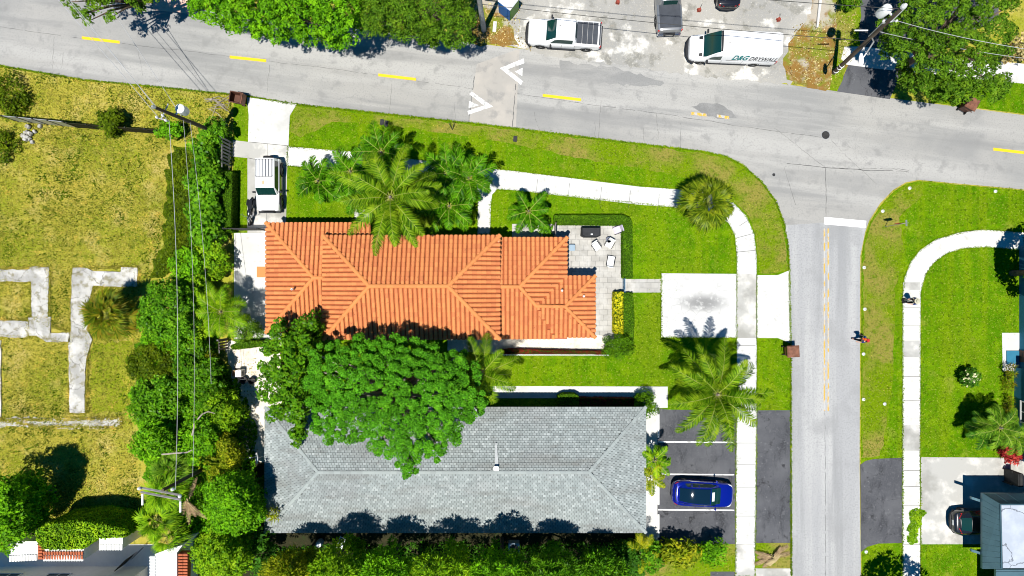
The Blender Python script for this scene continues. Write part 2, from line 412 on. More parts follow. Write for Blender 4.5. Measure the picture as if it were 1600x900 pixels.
plain('pale_bark', (.40, .35, .28), .95, .1, var=.2)
plain('palm_bark', (.30, .26, .21), .95, .1, var=.2)
plain('skin', (.52, .30, .21), .6, .3, var=0)
plain('hair_dark', (.02, .014, .01), .8, .2, var=0)
plain('cloth_black', (.015, .017, .022), .9, .1, var=0)
plain('cloth_blue', (.02, .06, .25), .9, .1, var=.1)
plain('cloth_denim', (.05, .09, .22), .9, .1, var=.1)
plain('cloth_red', (.50, .03, .04), .9, .1, var=.1)
plain('cap_orange', (.52, .09, .015), .9, .1, var=0)
plain('straw', (.50, .48, .36), .95, .1, var=.1)
plain('dead_frond', (.36, .25, .14), .9, .1, var=.25)
plain('fruit_orange', (.50, .13, .02), .7, .3, var=.1)
# foliage
leaf('leaf_poinciana', [(.022, .105, .006), (.035, .14, .008), (.055, .185, .012), (.03, .12, .008)], patch=.4, gain=1.8)
leaf('leaf_glossy', [(.022, .085, .005), (.035, .13, .007), (.07, .20, .010), (.13, .26, .015), (.028, .105, .006)], rough=.35, gain=1.3)
leaf('leaf_oak', [(.03, .085, .006), (.05, .13, .010), (.085, .17, .015), (.04, .10, .008)], gain=1.45)
leaf('leaf_ficus', [(.03, .12, .005), (.06, .19, .006), (.10, .25, .008), (.045, .15, .006)], gain=1.6)
leaf('leaf_seagrape', [(.025, .105, .006), (.045, .155, .008), (.09, .22, .013), (.035, .12, .006)], rough=.35, gain=1.45)
leaf('leaf_bright', [(.05, .16, .006), (.10, .24, .008), (.17, .30, .012), (.07, .19, .006)], gain=1.4)
leaf('leaf_yellowgreen', [(.09, .17, .006), (.17, .25, .008), (.28, .31, .02), (.12, .20, .006)], gain=1.1)
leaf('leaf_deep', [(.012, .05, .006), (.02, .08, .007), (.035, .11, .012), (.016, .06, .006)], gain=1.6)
leaf('leaf_palm', [(.035, .11, .010), (.06, .15, .012), (.10, .19, .018), (.05, .12, .01)], gain=1.5)
leaf('leaf_coconut', [(.04, .12, .003), (.07, .18, .005), (.15, .25, .015), (.05, .14, .004)], gain=1.15)
leaf('leaf_adonidia', [(.016, .075, .002), (.03, .11, .003), (.06, .17, .006), (.022, .085, .002)], rough=.38, gain=1.5)
leaf('leaf_palmetto', [(.04, .085, .006), (.07, .13, .008), (.15, .20, .015), (.05, .10, .007)], rough=.4, spec=.5, gain=1.2)
leaf('leaf_brown_palm', [(.05, .10, .008), (.08, .13, .009), (.13, .17, .012), (.26, .19, .025), (.06, .11, .008), (.20, .12, .018)], gain=1.25)
leaf('leaf_hedge', [(.035, .10, .004), (.05, .13, .005), (.07, .16, .006), (.04, .11, .004)], patch=1.2, gain=1.35)
leaf('leaf_lime', [(.30, .33, .01), (.45, .43, .015), (.58, .52, .03), (.22, .27, .01)])
leaf('leaf_red', [(.28, .015, .03), (.42, .03, .06), (.55, .08, .12), (.20, .01, .02)])
leaf('leaf_maroon', [(.07, .008, .010), (.11, .012, .015), (.15, .02, .02)])
leaf('leaf_vine', [(.045, .09, .004), (.07, .13, .005), (.11, .17, .008), (.055, .10, .004)], patch=1.0, gain=1.0)
leaf('blade_lawn', [(.075, .17, .002), (.11, .22, .003), (.17, .26, .008), (.085, .18, .002)], .2, .7, patch=.25, spec=.1)
leaf('blade_dry', [(.24, .25, .025), (.34, .30, .07), (.44, .38, .13), (.19, .23, .015), (.30, .29, .045)], .2, .8, patch=.3, spec=.1)
leaf('blade_weed', [(.035, .085, .006), (.06, .12, .006), (.08, .14, .008)], .2, .7, spec=.1)
leaf('petal_white', [(.75, .75, .68), (.85, .85, .80)], .2, .7)
leaf('leaf_litter', [(.16, .09, .03), (.30, .20, .10), (.42, .36, .27), (.58, .54, .48)], 0, .9, spec=.1)
plain('rachis', (.30, .34, .06), .6, .3, var=.1)
plain('rachis_old', (.42, .33, .16), .7, .3, var=.1)
plain('hedge_core', (.035, .085, .004), .95, .05, var=.2, vs=6)
plain('tar', (.11, .11, .108), .9, .1, var=.1)
n = NM('dark_patch', .9, .15).base((.20, .20, .195)); n.spots(1.2, .4, .65, (.26, .258, .25), .8, detail=8).spots(10, .45, .7, (.16, .16, .155), .6); M['dark_patch'] = n.done()
n = NM('smear_patch', .9, .15).base((.24, .24, .232)); n.spots(.6, .42, .6, (.31, .305, .29), .9, detail=8, sc=(.3, 1, 1)).spots(10, .45, .7, (.19, .19, .185), .6); M['smear_patch'] = n.done()
n = NM('field_green', .95, .02).base((.21, .26, .012)); n.spots(.4, .42, .64, (.29, .29, .03), .8, detail=7).spots(5, .5, .66, (.10, .14, .006), .7, detail=7); M['field_green'] = n.bump(10, .6, dist=.08).done()
plain('grey_flashing', (.50, .52, .52), .6, .2, var=.1)
# ------------------------------------------------------------------ the setting
SX0, SX1 = -1500, 3200
slab('ground', [(-4000, -4000), (5600, -4000), (5600, 4900), (-4000, 4900)], 0, M['dry_grass'], -.5)
ROAD = [(-1500, -215), (155, -5), (620, 53), (878, 84), (1310, 143), (1600, 180), (3200, 385), (3200, 520), (1600, 296), (1500, 287), (1435, 281), (1415, 285), (1395, 297), (1375, 318), (1358, 345), (1349, 370), (1344, 400), (1343, 720), (1345, 900), (1345, 2200), (1236, 2200), (1236, 900), (1235, 545), (1233, 430), (1231, 385), (1225, 350), (1212, 315), (1190, 285), (1160, 258), (1135, 245), (1100, 237), (1000, 225), (740, 193), (460, 163), (385, 150), (130, 125), (0, 103), (-1500, -80)]
slab('road', ROAD, .004, M['worn_asphalt'])
slab('side_street', [(1231, 385), (1225, 352), (1286, 348), (1353, 356), (1344, 400), (1343, 720), (1345, 900), (1345, 2200), (1236, 2200), (1236, 900), (1235, 545), (1233, 430)], .008, M['side_street_asphalt'])
slab('road_patch', [(745, 100), (812, 76), (806, 200), (733, 190)], .008, M['patched_asphalt'])
slab('road_patch', rough_poly([(1082, 166), (1100, 160), (1122, 162), (1138, 170), (1152, 184), (1128, 186), (1100, 180)], 1.5, 6, 14), .008, M['dark_patch'])
slab('road_patch', rough_poly([(872, 96), (960, 106), (1010, 118), (1040, 132), (1000, 136), (930, 128), (880, 116)], 2.5, 7, 15), .0075, M['smear_patch'])
slab('parking_lot', rough_poly([(752, -700), (1300, -700), (1285, 10), (1262, 60), (1235, 133), (1185, 128), (1100, 120), (960, 100), (900, 92), (860, 88), (800, 74), (776, 66)], 3, 6, 3), .012, M['dusty_lot'])
slab('soil_bed', rough_poly([(1272, -200), (1345, -200), (1342, 60), (1322, 100), (1302, 142), (1262, 136), (1232, 124), (1222, 95), (1236, 60), (1268, 20)], 3, 6, 5), .016, M['brown_soil'])
slab('soil_bank', rough_poly([(722, -200), (790, -200), (790, 30), (800, 45), (812, 72), (776, 72), (740, 70), (722, 40)], 3, 12, 6), .016, M['brown_soil'])
slab('grass_strip', rough_poly([(1316, -200), (1346, -200), (1343, 78), (1316, 106), (1324, 104), (1308, 142), (1298, 141), (1304, 90)], 2, 10, 7), .03, M['verge_grass'])
slab('asphalt_drive', [(1344, -300), (1560, -300), (1560, 30), (1420, 90), (1390, 155), (1308, 143), (1325, 102), (1340, 75)], .02, M['black_asphalt'])
slab('cross_sidewalk', [(1319, 73), (1345, 73), (1600, 100), (2600, 205), (2600, 240), (1600, 131), (1365, 107), (1322, 101), (1314, 92)], .035, M['white_concrete'])
slab('corner_lawn', [(1455, 160), (1600, 178), (2600, 306), (2600, 230), (1600, 128), (1440, 110)], .03, M['lawn'])
slab('far_lawn', [(-1500, -260), (150, -60), (620, 20), (740, 40), (740, -900), (-1500, -900)], .006, M['verge_grass'])
slab('paved_drive', [(232, -300), (306, -300), (304, 22), (240, 16)], .02, M['pink_paving'])
# front yard
slab('lawn', [(385, 150), (460, 163), (740, 193), (1000, 225), (1100, 237), (1135, 245), (1160, 258), (1190, 285), (1212, 315), (1225, 350), (1231, 385), (1233, 430), (1235, 545), (1236, 642), (365, 642), (365, 152)], .03, M['lawn'])
slab('verge', rough_poly([(462, 166), (740, 196), (1000, 228), (1100, 240), (1135, 248), (1160, 261), (1190, 288), (1210, 316), (1222, 350), (1228, 385), (1231, 425), (1186, 428), (1182, 372), (1168, 335), (1120, 290), (1058, 275), (1000, 262), (960, 258), (900, 246), (800, 225), (740, 214), (600, 195), (520, 190), (470, 215), (453, 205), (458, 182)], 1.5, 10, 9), .034, M['verge_grass'])
slab('sidewalk', [(450, 229), (560, 238), (750, 262), (800, 267), (1000, 292), (1062, 296), (1110, 302), (1145, 316), (1166, 338), (1178, 366), (1182, 400), (1182, 640), (1179, 900), (1179, 2200), (1149, 2200), (1149, 900), (1151, 640), (1151, 400), (1148, 368), (1138, 348), (1118, 336), (1090, 329), (1055, 324), (1000, 320), (800, 297), (777, 296), (769, 304), (767, 318), (766, 366), (746, 366), (747, 300), (745, 291), (540, 266), (449, 259)], .05, M['white_concrete'])
slab('garden_path', [(546, 250), (560, 252), (562, 300), (574, 322), (581, 348), (555, 348), (552, 315)], .045, M['white_concrete'])
slab('driveway', [(386, 152), (464, 163), (453, 181), (451, 228), (388, 222), (389, 180)], .055, M['white_concrete'])
slab('carport_drive', [(364, 219), (389, 222), (451, 228), (449, 260), (447, 364), (387, 364), (387, 247), (364, 245)], .05, M['grey_concrete'])
slab('side_yard', [(366, 364), (440, 364), (440, 530), (366, 530)], .05, M['white_concrete'])
slab('side_gravel', rough_poly([(352, 534), (440, 534), (440, 720), (368, 720), (375, 640)], 3, 10, 2), .04, M['sandy_gravel'])
slab('stamped_drive', [(1033, 427), (1150.5, 428), (1150.5, 528), (1033, 527)], .055, M['stamped_concrete'])
slab('drive_apron', [(1182.5, 430), (1215, 430), (1234, 422), (1236, 537), (1215, 528), (1182.5, 528)], .045, M['white_concrete'])
slab('gate_path', [(972, 436), (1033, 436), (1033, 457), (972, 457)], .05, M['patio_pavers'])
slab('patio', [(800, 350), (974, 350), (974, 552), (920, 530), (800, 530)], .045, M['patio_pavers'])
slab('wall_walk', rough_poly([(700, 526), (950, 524), (950, 552), (785, 553), (700, 548)], 1, 8, 4), .05, M['sandy_gravel'])
slab('north_walk', [(770, 603), (1043, 604), (1043, 637), (1027, 637), (1027, 850), (1000, 850), (1000, 622), (770, 622)], .05, M['white_concrete'])
slab('car_park', [(1026, 637), (1043, 640), (1150, 641), (1150, 850), (1026, 850)], .032, M['black_asphalt'])
slab('car_park_apron', [(1180, 641), (1236, 641), (1237, 848), (1180, 848)], .032, M['black_asphalt'])
slab('shade_toned_yard', rough_poly([(366, 720), (430, 720), (440, 822), (1030, 828), (1030, 852), (1010, 1000), (340, 1000)], 3, 12, 8), .02, M['yard_shade_fence_dark'])  # ground coloured dark to carry the shade of the tree row
slab('south_lawn', [(1010, 850), (1236, 848), (1236, 900), (1236, 1400), (900, 1400), (900, 900)], .022, M['verge_grass'])
slab('south_asphalt', [(1110, 893), (1149, 893), (1149, 1200), (1110, 1200)], .03, M['black_asphalt'])
slab('south_apron', [(1180, 888), (1236, 888), (1236, 1300), (1180, 1300)], .03, M['grey_concrete'])
# east side
slab('east_lawn', [(3200, 524), (1600, 298), (1500, 289), (1436, 283), (1416, 287), (1397, 299), (1377, 320), (1360, 346), (1351, 371), (1346, 400), (1345, 720), (1347, 900), (1347, 2200), (3200, 2200)], .03, M['lawn'])
slab('east_verge', rough_poly([(1440, 287), (1418, 290), (1400, 301), (1380, 322), (1363, 348), (1354, 372), (1349, 402), (1348, 716), (1375, 714), (1395, 600), (1398, 450), (1412, 390), (1405, 340), (1440, 305)], 2, 10, 12), .034, M['verge_grass'])
slab('east_sidewalk', [(1410, 460), (1413, 434), (1422, 410), (1438, 390), (1462, 374), (1500, 363), (1535, 359), (1600, 363), (2600, 480), (2600, 512), (1600, 391), (1540, 386), (1505, 388), (1478, 396), (1458, 411), (1446, 428), (1438, 456), (1437, 715), (1439, 2200), (1410, 2200)], .05, M['pale_concrete'])
slab('east_apron', [(1344, 726), (1352, 720), (1365, 717), (1409.5, 715), (1409.5, 848), (1372, 849), (1355, 854), (1345, 862)], .04, M['black_asphalt'])
slab('east_drive', [(1438.5, 714), (1566, 715), (1700, 715), (1700, 850), (1438.5, 850)], .045, M['grey_concrete'])
slab('east_walk', [(1565, 520), (1700, 520), (1700, 580), (1566, 580), (1566, 568)], .05, M['white_concrete'])
for i, (x0, y0, x1, y1) in enumerate([(1410.5, 441, 1437, 453), (1410.5, 532, 1436.5, 558), (1410.5, 664, 1436.5, 704), (1151, 428, 1181.5, 440), (1151, 440, 1181.5, 478), (1151, 478, 1181.5, 528), (1149.5, 850, 1178.5, 920)]):
    slab('sidewalk_panel', [(x0, y0), (x1, y0), (x1, y1), (x0, y1)], .056, M['grey_concrete'])
# joints in the sidewalks: thin dark strips
mb = MB()
def strip(mb, a, b, w, z, mi=0):
    a = W(*a); b = W(*b); d = (b - a); d.normalize(); q = Vector((-d.y, d.x, 0)) * (w / 2)
    mb.prism([a + q, b + q, b - q, a - q], z - .02, z, mi)
for y in [540, 584, 640, 692, 726, 762, 806, 850]: strip(mb, (1150.6, y), (1180, y), .03, .054)
for a in [((1155, 353), (1172, 342)), ((1150, 372), (1180, 364)), ((1151, 394), (1181.5, 391))]: strip(mb, a[0], a[1], .03, .054)
for y in [480, 508, 588, 626, 735, 760, 790, 850]: strip(mb, (1410.6, y), (1437, y), .03, .055)
strip(mb, (1181.6, 428), (1181.6, 530), .03, .058); strip(mb, (1151, 428), (1151, 530), .03, .058)
for x in (395, 418): pass
strip(mb, (388, 247), (449, 259), .03, .053); strip(mb, (390, 222), (451, 228), .03, .058); strip(mb, (418, 222), (417, 364), .025, .053)
for x in (510, 620, 690, 840, 890, 940, 985, 1030):
    yt = 229 + (x - 450) * .121; strip(mb, (x, yt + 4), (x - 3, yt + 31), .022, .053)
tag(mb.build('pavement_joints', M['cast_iron']), kind='structure')
# seams and cracks along the roads, as thin tar lines
mb = MB(); rr = random.Random(4)
def wander(a, b, amp, w, z=.0085):
    k = max(3, int(math.hypot(b[0] - a[0], b[1] - a[1]) / 5)); pr = None; off = 0
    for i in range(k + 1):
        t = i / k; off += rr.uniform(-amp, amp); p = (a[0] + (b[0] - a[0]) * t + rr.uniform(-amp, amp) * .5, a[1] + (b[1] - a[1]) * t + off * .5)
        if pr and rr.random() < .93: strip(mb, pr, p, w * rr.uniform(.5, 1.2), z)
        pr = p
wander((0, 42), (130, 60), .8, .025); wander((130, 60), (740, 136), 1, .02); wander((808, 146), (1290, 212), 1, .025); wander((1300, 262), (1420, 270), 1.5, .03)
wander((800, 205), (806, 130), 1, .05); wander((732, 192), (741, 120), 1, .05); wander((1230, 255), (1420, 268), 1.5, .04); wander((1290, 262), (1291, 345), 1, .04); wander((1289, 640), (1290, 900), 1, .03)
wander((1160, 262), (1215, 320), 1, .025); wander((1225, 262), (1243, 320), 1, .02); wander((1300, 220), (1370, 290), 1, .018); wander((1210, 200), (1290, 262), 1, .018)
for k in range(12): 
    x = rr.uniform(20, 1200); y0 = 30 + x * .125; wander((x, y0 + rr.uniform(0, 50)), (x + rr.uniform(-6, 10), y0 + rr.uniform(55, 85)), 2, .015)
tag(mb.build('road_cracks', M['tar']), kind='structure')
# paint
def mark(name, polys, mat, z=.013):
    mb = MB()
    for p in polys: mb.prism(wp(p), z - .02, z)
    return tag(mb.build(name, mat), kind='structure')
for (x, y, x2, y2, m) in [(128, 59, 187, 66, 'yellow_paint'), (359, 89, 416, 95, 'yellow_paint'), (591, 117, 650, 124, 'yellow_paint'), (848, 149, 908, 156, 'yellow_paint'), (1080, 177, 1104, 180, 'worn_yellow_paint'), (1120, 181, 1139, 184, 'worn_yellow_paint'), (1552, 233, 1612, 240, 'yellow_paint'), (-100, 30, -40, 37, 'yellow_paint')]:
    mark('lane_marking', [[(x, y - 2.2), (x2, y2 - 2.2), (x2, y2 + 2.2), (x, y + 2.2)]], M[m])
for x in (1288, 1294): mark('centre_line', [[(x - 1.1, 357), (x + 1.1, 357), (x + 1.1, 642), (x - 1.1, 642)]], M['worn_yellow_paint'], .016)
mark('stop_line', [[(1288, 339), (1353.5, 345), (1352, 356), (1288, 350.5)]], M['white_paint'], .017)
def chev(o, mir):
    f = lambda x, y: (o[0] + x * mir, o[1] + y)
    return [[f(0, 0), f(-34, -23.5), f(-38, -20), f(-37, -18), f(-18, -2), f(-40, 6), f(-38, 13.5)], [f(-36, -10), f(-35, 1), f(-22, -2.5)]]
def poly_split(polys): return polys
mark('yield_marking', [[(770, 166.5), (737, 143), (733.5, 147), (756.5, 165)], [(770, 166.5), (756.5, 165), (730.5, 173.5), (732, 179)], [(733.5, 158), (732, 169), (748, 164.5)]], M['worn_white_paint'], .0125)
mark('yield_marking', [[(781, 106.5), (818, 91.5), (820, 98.5), (793, 108)], [(781, 106.5), (793, 108), (817, 127), (814, 132.5)], [(805, 112), (816.5, 106), (816, 119)]], M['worn_white_paint'], .0125)
for y in (690.5, 741, 796.5): mark('bay_line', [[(1028, y - 1.4), (1147, y - .4), (1147, y + 1.6), (1028, y + .8)]], M['worn_white_paint'], .037)
# old foundations in the vacant lot
mb = MB()
for p in [[(-300, 422), (48, 421), (48, 417), (78, 417), (77, 440), (77, 495), (51, 495), (50, 440), (-300, 441)], [(46, 495.5), (80, 495.5), (80, 520), (111, 520), (111, 534), (75, 534), (58, 524), (46, 524)], [(-300, 501), (45, 501), (45, 527), (-300, 525)],
          [(115, 418), (137, 418), (146, 424), (190, 425), (191, 418), (216, 418), (215, 448), (146, 447), (141, 470), (138, 515), (146, 530), (136, 560), (134, 600), (134, 645), (110, 645), (109, 560), (108, 531), (112, 515), (113, 440)], [(-6, 532), (3, 532), (3, 652), (-6, 652)]]:
    mb.prism(wp(rough_poly(p, .8, 9, len(p))), -.1, .12)
tag(mb.build('slab_path', M['old_slab']), kind='structure')
slab('field_lawn', rough_poly([(144, 536), (206, 533), (204, 642), (142, 644)], 2.5, 7, 20), .016, M['field_green'])
slab('broken_slab', rough_poly([(-20, 655), (40, 651), (90, 655), (190, 652), (188, 668), (120, 670), (60, 666), (-20, 668)], 2.2, 5, 33), .05, M['old_slab'])

def in_any(P, polys):
    r = np.zeros(len(P), bool)
    for p in polys: r |= in_poly(P, p)
    return r
HARD = [ROAD, [(450, 229), (560, 238), (800, 267), (1062, 296), (1110, 302), (1145, 316), (1166, 338), (1178, 366), (1182, 400), (1182, 640), (1179, 900), (1149, 900), (1151, 400), (1148, 368), (1138, 348), (1118, 336), (1055, 324), (800, 297), (777, 296), (766, 318), (766, 366), (746, 366), (745, 291), (449, 259)],
        [(364, 150), (464, 163), (453, 181), (449, 364), (387, 364), (387, 247), (364, 245)], [(366, 364), (440, 364), (440, 530), (366, 530)], [(1033, 427), (1234, 427), (1236, 530), (1033, 528)], [(800, 340), (990, 340), (990, 552), (800, 552)], [(972, 436), (1033, 436), (1033, 457), (972, 457)], [(546, 250), (562, 252), (581, 348), (553, 348)],
        [(770, 603), (1043, 604), (1043, 640), (770, 640)], [(400, 350), (930, 350), (930, 555), (400, 555)], [(1026, 637), (1150, 641), (1150, 850), (400, 850), (400, 620)], [(1180, 641), (1236, 641), (1236, 900), (1180, 900)],
        [(1410, 460), (1422, 410), (1462, 374), (1535, 359), (1600, 363), (1600, 391), (1505, 388), (1458, 411), (1438, 456), (1439, 900), (1410, 900)], [(1344, 720), (1410, 714), (1410, 849), (1345, 858)], [(1438, 714), (1600, 714), (1600, 850), (1438, 850)], [(1565, 520), (1600, 520), (1600, 700), (1578, 700), (1566, 568)],
        [(0, 421), (78, 417), (77, 495), (51, 495), (50, 440), (0, 441)], [(46, 495), (111, 520), (111, 534), (46, 524)], [(0, 501), (45, 501), (45, 527), (0, 525)], [(115, 418), (216, 418), (215, 448), (146, 447), (138, 515), (136, 645), (108, 645), (113, 440)]]
def grass(name, polys, n, mat, L, wd, seed, label, reject=True, dens=None):
    rg = np.random.default_rng(seed); out = []
    P = []
    for p in polys:
        a = np.array(p); lo, hi = a.min(0), a.max(0)
        q = rg.uniform(lo, hi, (int(n * (hi - lo).prod()), 2)); P.append(q[in_poly(q, p)])
    P = np.concatenate(P)
    if reject: P = P[~in_any(P, HARD) | (rg.random(len(P)) < .015)]
    if dens is not None: P = P[dens(P, rg)]
    m = len(P)
    x = (P[:, 0] - 800) / S; y = (450 - P[:, 1]) / S
    B = np.stack([x, y, np.full(m, .02)], 1)
    az = rg.uniform(0, 2 * PI, m); tilt = rg.uniform(.5, 1.3, m); l = L * rg.uniform(.5, 1.3, m)
    D = np.stack([np.cos(az) * np.sin(tilt), np.sin(az) * np.sin(tilt), np.cos(tilt)], 1) * l[:, None]
    Q = np.stack([-np.sin(az), np.cos(az), 0 * az], 1) * (wd * rg.uniform(.6, 1.4, m))[:, None]
    V = np.stack([B - Q * .5, B + Q * .5, B + D * .6 + Q * .45, B + D], 1).reshape(-1, 3)
    F = np.arange(4 * m).reshape(-1, 4)
    o = np_mesh(name, V, F, mat); return tag(o, label, 'grass', kind='stuff')
def patchy(scale, thr, seed):
    r = np.random.default_rng(seed); ph = r.uniform(0, 6.28, (8, 2)); fr = r.normal(0, 1 / scale, (8, 2))
    def f(P, rg):
        s = sum(np.sin(P @ fr[i] + ph[i, 0]) for i in range(8)) / 2.8
        return s + rg.normal(0, .5, len(P)) > thr
    return f
LAWNS = [[(365, 150), (460, 163), (740, 193), (1000, 225), (1100, 237), (1160, 258), (1190, 285), (1225, 350), (1236, 545), (1236, 642), (780, 642), (780, 560), (930, 560), (930, 350), (365, 350)], [(1435, 281), (1600, 296), (1600, 720), (1345, 720), (1344, 400), (1358, 345), (1395, 297)], [(1345, 850), (1600, 850), (1600, 910), (1345, 910)], [(1455, 160), (1600, 178), (1600, 130), (1440, 110)]]
grass('lawn_grass', LAWNS, .34, M['blade_lawn'], .10, .035, 1, 'short bright green grass covering the mown front lawns')
FIELD = [[(-30, 100), (130, 124), (385, 150), (390, 220), (270, 222), (262, 300), (252, 380), (238, 425), (222, 440), (218, 540), (205, 640), (215, 740), (225, 830), (-30, 830)]]
grass('dry_grass', FIELD, .30, M['blade_dry'], .14, .05, 2, 'straw coloured rough grass over the vacant lot')
grass('green_grass', FIELD, .11, M['blade_weed'], .16, .05, 3, 'green weedy grass growing through the dry lot', dens=patchy(26, .15, 5))
grass('weed_tufts', FIELD, .16, M['blade_weed'], .24, .07, 4, 'dark green weed tufts dotted over the vacant lot', dens=patchy(7, 1.05, 8))
grass('verge_straw', [[(462, 163), (740, 193), (1000, 225), (1100, 237), (1160, 258), (1190, 285), (1225, 350), (1233, 425), (1186, 428), (1182, 372), (1150, 305), (1000, 262), (800, 222), (600, 192), (470, 200)], [(1435, 283), (1395, 299), (1358, 347), (1346, 400), (1345, 716), (1390, 714), (1396, 450), (1410, 380), (1440, 300)], [(1298, 142), (1343, 78), (1343, 0), (1316, 0)], [(1010, 850), (1150, 848), (1150, 895), (1010, 895)]], .10, M['blade_dry'], .11, .04, 6, 'tan dried grass on the road verges', dens=patchy(14, .1, 9))
grass('leaf_litter', [[(1240, 40), (1340, 20), (1320, 100), (1295, 140), (1225, 120)], [(740, 0), (815, 0), (810, 75), (745, 70)], [(240, 690), (330, 690), (330, 880), (240, 880)], [(366, 560), (400, 560), (405, 710), (370, 710)], [(800, 70), (835, 40), (830, 80)]], .09, M['leaf_litter'], .14, .08, 7, 'fallen dry leaves and litter on bare soil', reject=False)

def edging(name, polys, per_m, mat, L, wd, spread, seed, label):
    """ragged grass leaning over paving edges"""
    rg = np.random.default_rng(seed); Q = []
    for p in polys:
        n = len(p)
        for i in range(n):
            a = np.array(p[i], float); b = np.array(p[(i + 1) % n], float); l = np.hypot(*(b - a)) / S; k = int(min(l, 90) * per_m)
            if k: 
                t = rg.uniform(0, 1, (k, 1)); w = np.sin(t * l * 1.7 + i) + np.sin(t * l * 4.3) ; q = a + (b - a) * t + rg.normal(0, spread * S, (k, 2)) * (.5 + .35 * w); Q.append(q)
    P = np.concatenate(Q); P = P[(P[:, 0] > -100) & (P[:, 0] < 1700) & (P[:, 1] > -60) & (P[:, 1] < 960)]; m = len(P)
    B = np.stack([(P[:, 0] - 800) / S, (450 - P[:, 1]) / S, np.full(m, .03)], 1); az = rg.uniform(0, 2 * PI, m); tilt = rg.uniform(.6, 1.3, m); l = L * rg.uniform(.5, 1.3, m)
    D = np.stack([np.cos(az) * np.sin(tilt), np.sin(az) * np.sin(tilt), np.cos(tilt)], 1) * l[:, None]; Qv = np.stack([-np.sin(az), np.cos(az), 0 * az], 1) * (wd * rg.uniform(.6, 1.4, m))[:, None]
    V = np.stack([B - Qv * .5, B + Qv * .5, B + D * .6 + Qv * .45, B + D], 1).reshape(-1, 3)
    tag(np_mesh(name, V, np.arange(4 * m).reshape(-1, 4), mat), label, 'grass', kind='stuff')
edging('edge_grass', [HARD[1], [(1410, 460), (1413, 434), (1422, 410), (1438, 390), (1462, 374), (1500, 363), (1535, 359), (1600, 363), (1600, 391), (1540, 386), (1505, 388), (1478, 396), (1458, 411), (1446, 428), (1438, 456), (1437, 715), (1439, 960), (1410, 960)], [(1033, 427), (1033, 527), (1150, 528), (1033, 527)], [(552, 315), (555, 348), (581, 348), (574, 322), (562, 300)], ROAD[20:] + ROAD[21:-1][::-1]], 60, M['blade_lawn'], .13, .045, .035, 51, 'ragged green grass creeping over the sidewalk and street edges')
edging('slab_grass', HARD[-4:] + [[(0, 655), (90, 656), (190, 652), (188, 668), (60, 666)]], 110, M['blade_dry'], .2, .06, .10, 52, 'dry grass growing over the old slab edges')
# ------------------------------------------------------------------ houses
def tiles(mb, poly, du, dv, kind, rnd, lift=.02, jit=.006):
    """cover a planar roof face with individual tiles; poly[0]->poly[1] is the eave"""
    a, b = Vector(poly[0]), Vector(poly[1]); u = (b - a).normalized()
    n = (b - a).cross(Vector(poly[-1]) - a).normalized()
    if n.z < 0: n = -n
    v = n.cross(u).normalized()
    if v.z < 0: v = -v
    P2 = [((Vector(p) - a).dot(u), (Vector(p) - a).dot(v)) for p in poly]
    us = [p[0] for p in P2]; vs = [p[1] for p in P2]
    nu = int((max(us) - min(us)) / du) + 2; nv = int((max(vs) - min(vs)) / dv) + 2
    C = [(min(us) + (i + .5) * du, min(vs) + (j + .5) * dv, i, j) for j in range(nv) for i in range(nu)]
    ins = in_poly([(c[0], c[1]) for c in C], P2)
    for (cu, cv, i, j), ok in zip(C, ins):
        if not ok: continue
        o = a + u * cu + v * cv + n * lift
        q = lambda x, y, z: o + u * x + v * y + n * z
        if kind == 'barrel':
            t = rnd.uniform(-jit, jit); L = dv * .492; r0 = du * .40; h = du * .26; lo, hi = .06 + t, .008 + t
            pts = []
            for y, zz, rr_ in ((-L, lo, r0), (L, hi, r0 * .9)):
                for k in range(6):
                    an = PI * k / 5; pts.append(q(-math.cos(an) * rr_, y, zz + math.sin(an) * h))
            mb.add(pts, [(k, k + 1, k + 7, k + 6) for k in range(5)] + [(5, 4, 3, 2, 1, 0)])
        else:
            off = (du * .5 if j % 2 else 0); t = rnd.uniform(0, jit * 2)
            x0, x1 = -du * .45 + off, du * .45 + off; L = dv * .50
            pts = [q(x0, -L, .04 + t), q(x1, -L, .04 + t * .5), q(x1, L, .004), q(x0, L, .004), q(x0, -L, -.01), q(x1, -L, -.01)]
            mb.add(pts, [(0, 1, 2, 3), (4, 5, 1, 0)])
def ridge(mb, a, b, r, seg, rnd, hh=.8, z0=.05):
    a, b = Vector(a), Vector(b); L = (b - a).length; k = max(1, int(L / seg)); t = (b - a).normalized()
    s = t.cross(Vector((0, 0, 1))).normalized(); up = s.cross(t)
    for i in range(k):
        p0 = a + t * (L * i / k - .03); p1 = a + t * (L * (i + 1) / k + .03); pts = []
        for p, rr_, z in ((p0, r, z0 + rnd.uniform(0, .012)), (p1, r * .86, z0 - .015)):
            for j in range(6):
                an = PI * j / 5; pts.append(p + s * (-math.cos(an) * rr_) + up * (math.sin(an) * r * hh + z))
        mb.add(pts, [(j, j + 1, j + 7, j + 6) for j in range(5)] + [(5, 4, 3, 2, 1, 0), (6, 7, 8, 9, 10, 11)])
def hip(x0, y0, x1, y1, z, rw, re, zr, yr=None):
    """hip roof from photo pixels: eave rectangle at height z, ridge from x=rw to x=re at height zr (None = gable/flush end)"""
    yr = yr if yr is not None else (y0 + y1) / 2
    e = [W(x0, y1, z), W(x1, y1, z), W(x1, y0, z), W(x0, y0, z)]      # SW SE NE NW
    r0 = W(rw, yr, zr); r1 = W(re, yr, zr)
    return e, r0, r1
def roof_solid(mb, e, r0, r1, zb):
    vs = [*e, r0, r1] + [(p[0], p[1], zb) for p in e]
    mb.add(vs, [(0, 1, 5, 4), (1, 2, 5), (2, 3, 4, 5), (3, 0, 4), (0, 6, 7, 1), (1, 7, 8, 2), (2, 8, 9, 3), (3, 9, 6, 0), (9, 8, 7, 6)])
